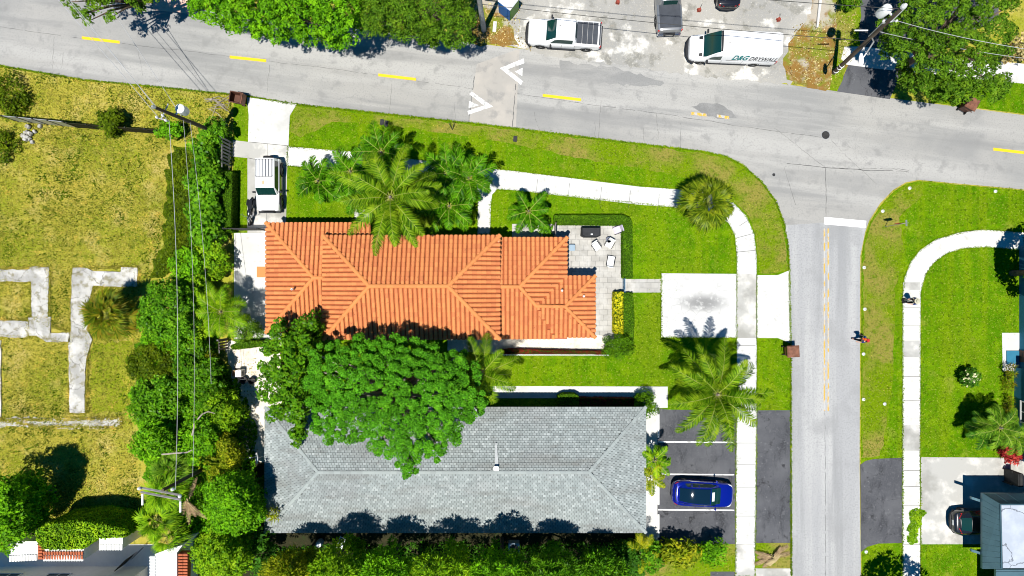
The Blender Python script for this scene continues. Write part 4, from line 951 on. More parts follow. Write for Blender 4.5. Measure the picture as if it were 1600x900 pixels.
mirrors(j, .62, .86, 1.2, L=.24)

# blue electric car
tb = [(2.36, .45, .42, .58, .66), (2.28, .68, .34, .68, .78), (2.10, .84, .28, .78, .88), (1.75, .93, .24, .86, .97), (1.2, .955, .22, .93, 1.03), (.5, .96, .22, .98, 1.05), (-1.0, .965, .22, 1.02, 1.08), (-1.7, .95, .24, 1.04, 1.12), (-2.05, .88, .28, 1.02, 1.12), (-2.25, .78, .36, .98, 1.06), (-2.37, .58, .46, .84, .92)]
tc = [(1.30, .70, .98, .60, 1.02), (1.15, .78, .98, .62, 1.10), (.75, .84, 1.0, .62, 1.36), (.4, .86, 1.02, .62, 1.53), (0, .87, 1.03, .62, 1.60), (-.5, .87, 1.04, .61, 1.62), (-1.0, .86, 1.05, .59, 1.58), (-1.5, .82, 1.07, .56, 1.44), (-1.95, .72, 1.09, .52, 1.20), (-2.05, .62, 1.08, .48, 1.12)]
t = vehicle('electric_car', 'glossy blue rounded car with a black glass roof in the second bay', 'car', 1094, 767, -3.2, tb, tc, 'car_blue', (1.45, -1.42), .36, .95)
part(t, 'glass_roof', 'glass_roof', lambda m: top_patch(m, tc, [.36, .2, .0, -.25, -.5, -.75, -1.0, -1.25, -1.5, -1.7, -1.9], .98), smooth=60)
part(t, 'windshield', 'car_glass', lambda m: top_patch(m, tc, [1.27, 1.15, .95, .75, .42], 1.04), smooth=60)
part(t, 'sun_shade', 'white_enamel', lambda m: top_patch(m, tc, [.72, .50], .86, .018))
for s in (-1, 1):
    part(t, 'side_window', 'car_glass', lambda m: side_patch(m, tc, [(.98, .62), (.5, .4), (0, 0), (-.8, -.8), (-1.5, -1.35)], .12, .9, s))
    part(t, 'headlight', 'lamp_clear', lambda m: m.tube([(2.22, s * .62, .74), (2.08, s * .78, .82), (1.88, s * .86, .88)], [.03, .05, .02], 6), smooth=60)
    part(t, 'tail_light', 'lamp_red', lambda m: m.tube([(-2.28, s * .5, .96), (-2.20, s * .74, .98), (-2.0, s * .88, 1.0)], [.03, .045, .03], 6), smooth=60)
part(t, 'rear_spoiler', 'black_plastic', lambda m: m.tube([(-2.1, -.6, 1.12), (-2.2, -.3, 1.13), (-2.22, 0, 1.135), (-2.2, .3, 1.13), (-2.1, .6, 1.12)], .03, 6), smooth=60)
part(t, 'lower_trim', 'black_plastic', lambda m: [m.box((0, s * .955, .30), (2.1, .05, .14)) for s in (-1, 1)] + [m.box((-2.3, 0, .42), (.14, 1.0, .16))], bevel=.02)
mirrors(t, .92, .92, 1.05, 'car_blue', .2)

# silver pickup, tail towards the street (cab beyond the frame)
sk = [(a, b * .97, c, d, e_) for a, b, c, d, e_ in pk]
s_ = vehicle('silver_pickup', 'dark silver pickup with a slate bed cover parked tail first at the top edge', 'pickup truck', 1039.5, 1, 93, sk, [(a, b * .97, c, d * .97, e_) for a, b, c, d, e_ in pc], 'car_silver', (1.78, -1.75), .40, .97)
part(s_, 'tonneau_cover', 'tonneau', lambda m: (m.box((-1.72, 0, 1.28), (1.72, 1.60, .06)), m.box((-1.72, 0, 1.305), (.02, 1.5, .03))), bevel=.015)
part(s_, 'bumper', 'chrome', lambda m: (m.box((-2.86, 0, .58), (.2, 1.8, .2)),), bevel=.05)
part(s_, 'tailgate_step', 'black_plastic', lambda m: (m.box((-2.87, 0, .70), (.14, .9, .03)), m.box((-2.87, -.35, .6), (.22, .1, .08)), m.box((-2.87, .35, .6), (.22, .1, .08))))
part(s_, 'rear_window', 'car_glass', lambda m: top_patch(m, [(a, b * .97, c, d * .97, e_) for a, b, c, d, e_ in pc], [-.77, -.85, -.91], .8), smooth=60)
part(s_, 'windshield', 'car_glass', lambda m: top_patch(m, pc, [1.42, 1.3, 1.0, .70], .94), smooth=60)
for s in (-1, 1): part(s_, 'tail_light', 'lamp_red', lambda m: m.box((-2.72, s * .87, 1.0), (.12, .14, .32)), bevel=.02)
mirrors(s_, 1.05, .96, 1.18, L=.26)
# black car cut by the top edge
kb = [(2.3, .5, .42, .6, .7), (2.1, .82, .3, .78, .9), (1.3, .92, .24, .9, 1.0), (-1.4, .93, .24, 1.0, 1.06), (-2.1, .86, .28, .98, 1.06), (-2.28, .74, .34, .92, 1.0), (-2.36, .6, .44, .8, .9)]
kc = [(1.2, .74, .98, .62, 1.02), (.4, .84, 1.0, .62, 1.44), (-.4, .85, 1.02, .62, 1.50), (-1.3, .83, 1.04, .58, 1.42), (-1.95, .74, 1.06, .52, 1.12)]
k_ = vehicle('black_car', 'black car whose rear end alone shows at the top edge of the lot', 'car', 1133, -29, 91, kb, kc, 'car_black', (1.4, -1.4), .34, .92)
part(k_, 'rear_window', 'car_glass', lambda m: top_patch(m, kc, [-1.32, -1.6, -1.92], .95), smooth=60); part(k_, 'windshield', 'car_glass', lambda m: top_patch(m, kc, [1.17, .8, .42], .98), smooth=60)
part(k_, 'bumper', 'black_plastic', lambda m: m.tube([(-2.1, -.85, .5), (-2.36, -.5, .5), (-2.4, 0, .5), (-2.36, .5, .5), (-2.1, .85, .5)], .1, 8), smooth=50)
for s in (-1, 1): part(k_, 'tail_light', 'lamp_red', lambda m: m.tube([(-2.3, s * .4, .92), (-2.2, s * .78, .94)], .05, 6))
# black sedan nosed into the car port
g_ = vehicle('black_sedan', 'black car with red tail lights nosed under the slate blue roof', 'car', 1526, 810, 1, kb, kc, 'car_black', (1.4, -1.4), .34, .92)
part(g_, 'rear_window', 'car_glass', lambda m: top_patch(m, kc, [-1.32, -1.6, -1.92], .95), smooth=60); part(g_, 'windshield', 'car_glass', lambda m: top_patch(m, kc, [1.17, .8, .42], .98), smooth=60)
part(g_, 'bumper', 'black_plastic', lambda m: m.tube([(-2.1, -.85, .5), (-2.36, -.5, .5), (-2.4, 0, .5), (-2.36, .5, .5), (-2.1, .85, .5)], .1, 8), smooth=50)
part(g_, 'number_plate', 'white_enamel', lambda m: m.box((-2.38, 0, .78), (.03, .4, .14)))
for s in (-1, 1):
    part(g_, 'tail_light', 'lamp_red', lambda m: m.loft([[(-2.30, s * .36, .86), (-2.06, s * .36, 1.10), (-2.0, s * .36, 1.0)], [(-2.14, s * .80, .90), (-1.82, s * .78, 1.08), (-1.8, s * .74, .98)]]))
mirrors(g_, .9, .92, 1.05, 'car_black', .2)

# motorcycle
mc = thing('motorcycle', 'black motorcycle parked along the driveway edge beside the white off-roader', 'motorcycle', W(396, 331, .05), math.radians(-97))
for x in (.78, -.72):
    t_ = MB(); t_.lathe([(.2, -.05), (.29, -.065), (.32, 0), (.29, .065), (.2, .05)], 22, (x, 0, .32), 'y'); wo = t_.build('wheel', M['rubber'], mc, smooth=40)
    q = MB(); q.lathe([(.21, -.03), (.21, .03)], 18, (x, 0, .32), 'y'); q.build('rim', M['alloy'], wo)
part(mc, 'frame', 'car_black', lambda m: (m.tube([(.52, 0, .92), (.1, 0, .45), (-.4, 0, .42), (-.62, 0, .75)], .06, 6), m.box((0, 0, .42), (.5, .34, .36)), m.box((-.62, 0, .70), (.6, .2, .1))), smooth=50)
part(mc, 'engine', 'chrome', lambda m: [m.lathe([(.13, 0), (.15, .06), (.13, .24)], 12, (.05 + .16 * k, .12 * (1 if k else -1), .42)) for k in (0, 1)])
part(mc, 'fuel_tank', 'car_black', lambda m: m.loft([[(x, w * math.cos(a), .84 + h * math.sin(a)) for a in [2 * PI * k / 10 for k in range(10)]] for x, w, h in ((.46, .06, .06), (.34, .15, .12), (.1, .18, .13), (-.1, .1, .09))]), smooth=60)
part(mc, 'seat', 'cloth_black', lambda m: m.loft([[(x, w * math.cos(a), z + .05 * math.sin(a)) for a in [2 * PI * k / 10 for k in range(10)]] for x, w, z in ((-.05, .12, .80), (-.3, .19, .80), (-.5, .17, .84), (-.82, .14, .90))]), smooth=60)
part(mc, 'handlebar', 'chrome', lambda m: m.tube([(.30, .42, 1.04), (.46, .30, 1.08), (.54, 0, 1.0), (.46, -.30, 1.08), (.30, -.42, 1.04)], .022, 6))
part(mc, 'fork', 'chrome', lambda m: [m.tube([(.52, s * .09, 1.0), (.78, s * .09, .32)], .03, 6) for s in (-1, 1)])
part(mc, 'headlight', 'chrome', lambda m: m.lathe([(.05, -.1), (.10, 0), (.10, .06)], 12, (.66, 0, .92), 'x'))
for x in (.78, -.72): part(mc, 'fender', 'car_black', lambda m: m.tube([(x + .37 * math.cos(a), 0, .32 + .37 * math.sin(a)) for a in [PI * (.15 + .7 * k / 8) for k in range(9)]], .085, 6), smooth=60)
part(mc, 'saddlebag', 'cloth_black', lambda m: [m.box((-.62, s * .26, .62), (.5, .18, .3)) for s in (-1, 1)], bevel=.05)
part(mc, 'mirror', 'chrome', lambda m: [m.box((.42, s * .40, 1.22), (.03, .12, .07)) for s in (-1, 1)] + [m.tube([(.44, s * .3, 1.08), (.42, s * .38, 1.2)], .01, 4) for s in (-1, 1)])

# ------------------------------------------------------------------ street furniture
def wheelie(name, label, px, py, rz, lid_open=0):
    r = thing(name, label, 'bin', W(px, py, .03), math.radians(rz), 'brown wheeled bins by the kerb'); r.scale = (1.15, 1.15, 1.1)
    b = MB(); b.loft([[(-.26, -.25, .06), (.26, -.25, .06), (.26, .25, .06), (-.26, .25, .06)], [(-.36, -.34, .98), (.34, -.34, .98), (.34, .34, .98), (-.36, .34, .98)], [(-.40, -.38, .99), (.38, -.38, .99), (.38, .38, .99), (-.40, .38, .99)], [(-.40, -.38, 1.04), (.38, -.38, 1.04), (.38, .38, 1.04), (-.40, .38, 1.04)]] + ([[(-.34, -.32, 1.04), (.32, -.32, 1.04), (.32, .32, 1.04), (-.34, .32, 1.04)], [(-.30, -.28, .4), (.28, -.28, .4), (.28, .28, .4), (-.30, .28, .4)]] if lid_open else []))
    b.build('bin_body', M['bin_brown'], r, bevel=.012)
    l = MB()
    if lid_open: l.box((-.46, 0, .72), (.06, .74, .72))
    else: l.loft([[(-.42, -.40, 1.05), (.42, -.40, 1.05), (.42, .40, 1.05), (-.42, .40, 1.05)], [(-.36, -.33, 1.13), (.34, -.33, 1.12), (.34, .33, 1.12), (-.36, .33, 1.13)]]); l.box((.0, 0, 1.13), (.36, .30, .04))
    l.build('lid', M['bin_inside'], r, bevel=.012)
    for s in (-1, 1):
        w_ = MB(); w_.lathe([(.03, -.03), (.12, -.03), (.12, .03), (.03, .03)], 14, (-.3, s * .28, .12), 'y'); w_.build('wheel', M['rubber'], r)
    h = MB(); h.tube([(-.42, -.26, .96), (-.52, -.26, 1.0), (-.52, .26, 1.0), (-.42, .26, .96)], .02, 6); h.build('handle', M['bin_brown'], r)
wheelie('wheeled_bin', 'open brown wheeled bin on the grass beside the top driveway', 376, 158, 170, 1)
wheelie('wheeled_bin', 'closed brown wheeled bin at the side street kerb beside the lawn', 1230, 547, 3)
wheelie('wheeled_bin', 'brown wheeled bin under the big tree at the upper right', 1504, 168, 60)

def wood_pole(name, label, px, py, top_px, h, r, mat, cat='utility pole'):
    base = W(px, py, 0); top = W(top_px[0], top_px[1], h)
    root = thing(name, label, cat, base)
    d = top - base; m = MB(); m.tube([(0, 0, -.3), d * .5, d], [r, r * .85, r * .65], 12); m.build('shaft', M[mat], root, smooth=50)
    return root, base, d
# pole at the upper right, with transformer and lamp
r, b0, d = wood_pole('utility_pole', 'tall dark wooden utility pole with white transformer and street lamp at the upper right', 1303, 114, (1412, 10), 11.3, .17, 'creosote_wood')
at = lambda t: d * t
part(r, 'transformer', 'white_enamel', lambda m: (m.lathe([(.16, -.5), (.30, -.48), (.32, -.4), (.32, .42), (.26, .5), (.05, .55)], 20, at(.86) + Vector((-.50, .42, 0))), m.box(at(.86) + Vector((-.22, .2, .2)), (.35, .1, .1), -.7)), smooth=40)
part(r, 'conduit', 'white_enamel', lambda m: (m.tube([at(.56) + Vector((.0, .22, 0)), at(.80) + Vector((-.02, .22, 0))], .045, 6), m.tube([at(.84) + Vector((.18, 0, 0)), at(.99) + Vector((.16, .02, 0))], .07, 6)))
part(r, 'pole_cap', 'white_enamel', lambda m: m.lathe([(.15, -.15), (.17, .05), (.10, .25), (.03, .32)], 12, at(1.0)))
lamp = W(1347, 92, 7.2) - b0; pl = at(.60)
part(r, 'lamp_arm', 'galvanised', lambda m: m.tube([pl, pl.lerp(lamp, .35) + Vector((.18, .05, .35)), pl.lerp(lamp, .8) + Vector((.05, 0, .2)), lamp], .05, 6))
part(r, 'lamp_head', 'white_enamel', lambda m: m.loft([[Vector(lamp) + Vector((-.07 + w * math.cos(a), .35 - l, .04 + hh * math.sin(a))) for a in [2 * PI * q / 8 for q in range(8)]] for l, w, hh in ((0, .08, .06), (.25, .16, .09), (.6, .18, .10), (.85, .10, .05))]), smooth=60)
part(r, 'crossarm', 'galvanised', lambda m: m.tube([at(.80) + Vector((-.3, -.05, 0)), at(.80) + Vector((.6, .12, 0))], .05, 6))
part(r, 'spacer_bar', 'white_enamel', lambda m: m.tube([at(.68) + Vector((-1.5, .1, -.1)), at(.68) + Vector((-.6, .1, -.1))], .05, 6))
part(r, 'insulator', 'white_enamel', lambda m: [m.lathe([(.05, 0), (.08, .04), (.05, .08), (.08, .12), (.04, .2)], 10, at(.80) + Vector((x, .05, .05))) for x in (-.28, .2, .55)])
part(r, 'steel_band', 'white_enamel', lambda m: [m.lathe([(.19, -.05), (.19, .05)], 12, at(t_)) for t_ in (.04, .1, .14)])
P2 = (b0, d)
# concrete pole at the top centre
r, b1, d1 = wood_pole('concrete_pole', 'thick grey concrete utility pole rising out of the top edge', 756, 47, (742, -48), 10.5, .21, 'pole_concrete')
part(r, 'crossarm', 'galvanised', lambda m: m.tube([d1 + Vector((-1.0, .1, -.3)), d1 + Vector((1.0, -.1, -.3))], .06, 6))
P3 = (b1, d1)
# pole at the upper left
r, b2, d2 = wood_pole('utility_pole', 'dark wooden utility pole with a white transformer at the corner of the vacant lot', 343, 209, (240, 167), 9.6, .16, 'creosote_wood')
at2 = lambda t: d2 * t
part(r, 'transformer', 'white_enamel', lambda m: (m.lathe([(.16, -.45), (.30, -.43), (.32, -.35), (.32, .38), (.2, .48), (.05, .52)], 20, at2(.70) + Vector((.42, .42, 0))), m.box(at2(.70) + Vector((.2, .2, .2)), (.35, .1, .1), .8)), smooth=40)
part(r, 'crossarm', 'galvanised', lambda m: m.tube([at2(.86) + Vector((-.2, -.5, 0)), at2(.86) + Vector((.25, .5, 0))], .05, 6))
part(r, 'crossarm', 'galvanised', lambda m: m.tube([at2(.86) + Vector((-.5, -.42, -.05)), at2(.86) + Vector((.2, -.62, -.05))], .045, 6))
part(r, 'insulator', 'white_enamel', lambda m: [m.lathe([(.06, 0), (.09, .05), (.06, .1), (.09, .15), (.04, .24)], 10, at2(.86) + Vector(o)) for o in ((-.45, -.42, .02), (.15, -.62, .02), (-.05, -.3, .05))])
part(r, 'pole_cap', 'galvanised', lambda m: m.lathe([(.12, -.1), (.14, .04), (.05, .2)], 12, at2(1.0)))
P1 = (b2, d2)
# double-crossarm pole at the lower left
r, b3, d3 = wood_pole('utility_pole', 'wooden utility pole with a double grey crossarm among the lower left palms', 338, 722, (254, 766), 9.0, .15, 'creosote_wood')
A, B_ = W(220, 762, 9.0) - b3, W(283, 774, 9.0) - b3
for o in (.0, -.28): part(r, 'crossarm', 'weathered_wood', lambda m: m.tube([A + Vector((0, o, 0)), B_ + Vector((0, o, 0))], .075, 4))
part(r, 'insulator', 'white_enamel', lambda m: [m.lathe([(.07, 0), (.11, .06), (.07, .12), (.11, .18), (.05, .28)], 10, A.lerp(B_, t_) + Vector((0, o, .05))) for t_, o in ((0, 0), (1, 0), (.82, .35))] + [m.tube([A.lerp(B_, t_) + Vector((0, -.4, 0)), A.lerp(B_, t_) + Vector((0, -1.1, 0))], .07, 7) for t_ in (.04, .98)])
P4 = (b3, d3, A, B_)
# overhead wires
def wire(label, a, b, sag, rad, mat, group):
    a, b = Vector(a), Vector(b); m = MB()
    m.tube([a.lerp(b, t_) - Vector((0, 0, sag * 4 * t_ * (1 - t_))) for t_ in [k / 16 for k in range(17)]], rad, 5)
    tag(m.build('power_line', M[mat]), label, 'power line', group)
Gv = 'power lines along the vacant lot'
p1 = lambda t_, o=(0, 0, 0): P1[0] + P1[1] * t_ + Vector(o); p2 = lambda t_, o=(0, 0, 0): P2[0] + P2[1] * t_ + Vector(o); p3 = lambda t_, o=(0, 0, 0): P3[0] + P3[1] * t_ + Vector(o)
wire('pale left-hand power line running down the vacant lot between two wooden poles', p1(.76, (-.2, -.4, 0)), W(274, 765, 9.1), .7, .018, 'wire_bright', Gv)
wire('pale middle power line above the shrubs beside the vacant lot', p1(.62, (.1, 0, 0)), W(301, 745, 7.6), .8, .013, 'wire_bright', Gv)
wire('pale right-hand power line over the bright shrubs beside the vacant lot', p1(.52, (.1, 0, 0)), W(330, 600, 6.4), .5, .013, 'wire_bright', Gv)
Gt = 'power lines over the top street'
for (t3, t2, o3, o2, rad, lb) in ((.96, .97, (.8, -.1, 0), (0, 0, 0), .022, 'highest thin power line over the dusty lot'), (.48, .54, (.1, 0, 0), (0, 0, 0), .022, 'lowest thick power line over the dusty lot')):
    wire(lb, p3(t3, o3), p2(t2, o2), .35, rad, 'wire_black', Gt)
far2 = Vector((p2(1).x + 26, p2(1).y - 4.2, 9.4))
wire('upper pale power line over the big tree at the upper right', p2(.80, (.5, .1, .1)), W(1640, 82, 9.2), .4, .02, 'wire_bright', 'power lines over the upper right tree')
wire('lower pale power line over the big tree at the upper right', p2(.68, (0, 0, 0)), W(1640, 96, 7.8), .4, .018, 'wire_bright', 'power lines over the upper right tree')
for (t_, o, e_, rad, lb) in ((.97, (0, 0, 0), (40, -150, 9.0), .018, 'power line leaving the upper left pole across the street, uppermost'), (.86, (-.4, -.4, 0), (10, -150, 8.4), .018, 'power line leaving the upper left pole across the street, second'), (.86, (.2, -.6, 0), (30, -145, 8.4), .014, 'power line leaving the upper left pole across the street, third'), (.6, (0, 0, 0), (110, -140, 6.4), .018, 'lower power line leaving the upper left pole across the street')):
    g0 = W(e_[0], e_[1], 0); wire(lb, p1(t_, o), (g0.x, g0.y, e_[2]), .35, rad, 'wire_bright', 'power lines crossing the street at the upper left')

# manhole covers
def manhole(label, px, py, rad):
    r = thing('manhole_cover', label, 'manhole cover', W(px, py, .008))
    part(r, 'rim', 'galvanised', lambda m: m.lathe([(rad * .94, -.02), (rad * 1.04, -.02), (rad * 1.04, .008), (rad * .94, .008)], 28))
    part(r, 'cover', 'cast_iron', lambda m: (m.lathe([(rad * .94, -.02), (rad * .94, .012)], 28), [m.box((0, y, .014), (2 * math.sqrt(max(rad * rad * .8 - y * y, .001)), .02, .008)) for y in (-.18, -.09, 0, .09, .18) if abs(y) < rad * .85]))
manhole('large dark round manhole cover in the road above the junction', 1290, 211, .33); manhole('small dark round manhole cover near the lawn corner at the junction', 1209, 273, .13)
# road sign at the junction
r = thing('street_sign', 'street sign on a thin post standing on the lawn corner right of the junction', 'sign', W(1383, 354, .03)); dd = W(1413, 349, 2.7) - W(1383, 354, .03)
part(r, 'post', 'galvanised', lambda m: m.tube([(0, 0, -.1), dd], .03, 6))
part(r, 'stop_plate', 'lamp_red', lambda m: m.lathe([(.38, -.012), (.38, .012)], 8, dd * .78 + Vector((0, .05, 0)), 'y'))
part(r, 'name_blade', 'galvanised', lambda m: (m.box(dd + Vector((0, 0, .06)), (.5, .02, .18), .1), m.box(dd + Vector((0, 0, .26)), (.45, .02, .18), 1.6)))
# mailboxes and small verge objects
def meter(label, px, py, gp):
    r = thing('meter_box', label, 'meter box', W(px, py, .034), -.12, gp)
    part(r, 'collar', 'cast_iron', lambda m: m.box((0, 0, .02), (.30, .46, .06)), bevel=.01)
    part(r, 'lid', 'black_plastic', lambda m: (m.box((0, 0, .06), (.26, .42, .04)), m.box((0, .12, .085), (.08, .03, .012))), bevel=.008)
meter('left one of two black meter box lids on the verge right of the driveway', 597, 191, 'black meter boxes on the verge'); meter('right one of two black meter box lids on the verge right of the driveway', 603.5, 193, 'black meter boxes on the verge'); meter('black meter box lid standing alone on the verge below the yield marking', 805, 217, 'black meter boxes on the verge')
meter('grey meter box lid on the lawn beside the wide coconut palm', 1131, 545, 'meter box on the lawn')
r = thing('sign_stake', 'thin black wire stake bent in a V on the verge', 'stake', W(707, 203, .03))
part(r, 'prong', 'wire_black', lambda m: (m.tube([(0, 0, 0), (-.25, .45, .5)], .025, 5), m.tube([(0, 0, 0), (.18, .5, .5)], .025, 5)))
# red marker blocks on the lot
for k, (x, y, lb) in enumerate([(965, 4, 'small red marker block left of the silver pickup'), (1092, 16, 'small red marker block between the silver pickup and the black car'), (1216, 31, 'small red marker block above the tail of the van')]):
    r = thing('marker_block', lb, 'marker', W(x, y, .012), .3 * k, 'red marker blocks on the lot')
    part(r, 'block', 'brick_red', lambda m: m.box((0, 0, .12), (.30, .28, .24), taper=.8), bevel=.02); part(r, 'flag', 'cloth_black', lambda m: m.tube([(.1, .1, .2), (.25, .28, .45)], .015, 4))
    part(r, 'foot', 'brick_red', lambda m: (m.box((0, 0, .02), (.36, .16, .04), .5), m.box((0, 0, .022), (.36, .16, .045), 2.07)))
# portable toilet
r = thing('portable_toilet', 'blue and green portable toilet with a white roof at the top edge', 'portable toilet', W(795, 17, .016), math.radians(-38))
part(r, 'front', 'toilet_blue', lambda m: m.box((0, -.56, 1.06), (1.12, .05, 2.0)), bevel=.02); part(r, 'side_wall', 'toilet_green', lambda m: (m.box((.56, 0, 1.06), (.05, 1.06, 2.0)), m.box((-.56, 0, 1.06), (.05, 1.06, 2.0)), m.box((0, .54, 1.06), (1.06, .05, 2.0))), bevel=.02)
part(r, 'roof', 'white_enamel', lambda m: m.loft([[(-.62, -.62, 2.07), (.62, -.62, 2.07), (.62, .62, 2.07), (-.62, .62, 2.07)], [(-.5, -.5, 2.26), (.5, -.5, 2.26), (.5, .5, 2.26), (-.5, .5, 2.26)]]), bevel=.03)
part(r, 'door', 'toilet_blue', lambda m: (m.box((0, -.60, 1.05), (.72, .04, 1.85)), m.box((.24, -.63, 1.05), (.06, .04, .2))), bevel=.015); part(r, 'skid', 'black_plastic', lambda m: [m.box((s * .45, 0, .03), (.1, 1.2, .06)) for s in (-1, 1)])
r = thing('concrete_plank', 'small white concrete plank lying on brown soil beside the concrete pole', 'plank', W(773, 42, .02), math.radians(85))
part(r, 'slab', 'white_concrete', lambda m: m.box((0, 0, .04), (.82, .27, .08)), bevel=.012); part(r, 'lift_hole', 'cast_iron', lambda m: m.lathe([(.035, 0), (.035, .09)], 10, (.2, -.07, 0)))
# wheel stops
for k, (y0, y1, wd) in enumerate([(647, 684, 'topmost'), (755, 788, 'left of the blue car'), (803, 839, 'lowest')]):
    r = thing('wheel_stop', f'white concrete wheel stop at the car park bay {"end " + wd if k == 1 else "ends, " + wd}', 'wheel stop', W(1028.5, (y0 + y1) / 2, .033), PI / 2, 'wheel stops in the car park')
    L = (y1 - y0) / S; part(r, 'bar', 'white_paint', lambda m: m.loft([[(x, -.09, 0), (x, -.06, .13), (x, .06, .13), (x, .09, 0)] for x in (-L / 2, L / 2)]), bevel=.012); part(r, 'spike', 'galvanised', lambda m: [m.lathe([(.025, .1), (.03, .14)], 8, (s * L * .35, 0, 0)) for s in (-1, 1)])
# sprinkler heads and flags along the lawns
for k, (x, y, where) in enumerate([(1421, 294, 'at the lawn tip by the road'), (1379, 330, 'above the street sign'), (1350, 418, 'at the kerb below the stop line'), (1351, 483, 'at the kerb level with the stamped drive'), (1349, 553, 'just below the person by the kerb'), (1349, 624, 'at the kerb level with the bay lawn'), (1382, 631, 'in the middle of the right verge'), (1353, 862, 'at the bottom of the right verge'), (1555, 299, 'near the right end of the upper kerb')]):
    r = thing('sprinkler_head', f'small white lawn sprinkler {where}', 'sprinkler', W(x, y, .03), 0, 'white sprinkler heads on the right lawn')
    part(r, 'dome', 'white_enamel', lambda m: m.lathe([(.13, 0), (.13, .05), (.10, .09), (.02, .11)], 12), smooth=40); part(r, 'nozzle', 'black_plastic', lambda m: m.lathe([(.03, .1), (.03, .16)], 8))
# patio things
r = thing('covered_grill', 'barbecue grill under a black cover on the patio', 'grill', W(921.5, 363.5, .05), .0)
part(r, 'cover', 'cover_black', lambda m: m.loft([[(p_[0] * k, p_[1] * k, z) for p_ in ((-.75, -.28), (-.5, -.40), (.5, -.40), (.76, -.28), (.76, .34), (-.72, .34))] for z, k in ((.05, 1.0), (.6, 1.02), (.85, .97), (.95, .84))]), smooth=30); part(r, 'badge', 'white_enamel', lambda m: m.box((.05, -.2, .955), (.16, .09, .012)))
part(r, 'caster', 'rubber', lambda m: [m.lathe([(.05, 0), (.05, .06)], 8, (x, y, 0)) for x in (-.6, .6) for y in (-.25, .25)])
def patio_chair(label, px, py, rz, seat, name='patio_chair', cat='chair', L=.55):
    r = thing(name, label, cat, W(px, py, .05), math.radians(rz), 'chairs on the patio')
    part(r, 'seat', seat, lambda m: m.box((0, 0, .42), (L, .52, .07)), bevel=.03); part(r, 'backrest', seat, lambda m: m.loft([[(-L / 2, s * .27, .42), (-L / 2 - .05, s * .27, .42), (-L / 2 - .16, s * .25, .9), (-L / 2 - .11, s * .25, .9)] for s in (-1, 1)]), bevel=.02)
    for sx in (-1, 1):
        for sy in (-1, 1): part(r, 'leg', 'black_plastic', lambda m: m.tube([(sx * (L / 2 - .04), sy * .26, 0), (sx * (L / 2 - .04), sy * .25, .42)], .02, 5))
    for s in (-1, 1): part(r, 'armrest', 'black_plastic', lambda m: m.tube([(L / 2 - .02, s * .29, .42), (L / 2 - .04, s * .30, .62), (-L / 2 - .08, s * .29, .64)], .022, 5))
patio_chair('lilac sling chair with black arms in the upper right patio corner', 963, 360, 200, 'chair_sling'); patio_chair('white cushioned chair with black arms in the middle of the patio', 931, 386, -55, 'cushion_white'); patio_chair('white cushioned lounge chair near the lower patio hedge', 953, 408, 80, 'cushion_white', L=.75); patio_chair('white chair with dark arms right of the patio centre', 951, 382, -120, 'cushion_white')
r = thing('side_table', 'small round glass side table on the patio', 'table', W(950, 375.5, .05)); part(r, 'table_top', 'window_glass', lambda m: m.lathe([(.2, .42), (.21, .45)], 18)); part(r, 'rim', 'chrome', lambda m: m.lathe([(.205, .41), (.225, .41), (.225, .455), (.205, .455)], 18)); 
for a in range(3): part(r, 'leg', 'chrome', lambda m: m.tube([(.18 * math.cos(a * 2.1), .18 * math.sin(a * 2.1), 0), (.12 * math.cos(a * 2.1), .12 * math.sin(a * 2.1), .42)], .015, 5))
r = thing('storage_cube', 'grey blue cushioned stool against the orange roofed house', 'stool', W(893, 387.5, .05)); part(r, 'cushion', 'grey_blue_fabric', lambda m: m.box((0, 0, .42), (.48, .48, .12)), bevel=.04); part(r, 'base', 'grey_blue_fabric', lambda m: m.box((0, 0, .18), (.42, .42, .34)), bevel=.02)
# gate and small yard walls
r = thing('garden_gate', 'narrow teal metal gate at the end of the paved path', 'gate', W(973, 446, .05))
part(r, 'gate_frame', 'blue_metal', lambda m: (m.box((0, .5, .55), (.06, .06, 1.1)), m.box((0, -.5, .55), (.06, .06, 1.1)), m.box((0, 0, 1.05), (.05, .96, .05)), m.box((0, 0, .15), (.05, .96, .05)))); part(r, 'bar', 'blue_metal', lambda m: [m.box((0, -.4 + .1 * k, .6), (.025, .025, .88)) for k in range(9)])
r = thing('trellis_panel', 'short brown and grey trellis panel at the left end of the patio hedge', 'trellis', W(866.5, 362, .05)); part(r, 'panel', 'weathered_wood', lambda m: [m.box((0, .45 - .11 * k, .75), (.05, .08, 1.4)) for k in range(9)]); part(r, 'post', 'creosote_wood', lambda m: [m.box((.0, s * .53, .8), (.09, .09, 1.6)) for s in (-1, 1)])
r = thing('yard_gate', 'black metal yard gate between the driveway and the house corner', 'gate', W(390, 360, .05)); part(r, 'rail', 'cast_iron', lambda m: [m.box((0, 0, z), (2.5, .05, .06)) for z in (.2, 1.0, 1.75)]); part(r, 'slat', 'cast_iron', lambda m: [m.box((-1.2 + .16 * k, 0, .95), (.1, .03, 1.7)) for k in range(16)]); part(r, 'post', 'cast_iron', lambda m: [m.box((s * 1.28, 0, .95), (.1, .1, 1.9)) for s in (-1, 1)])
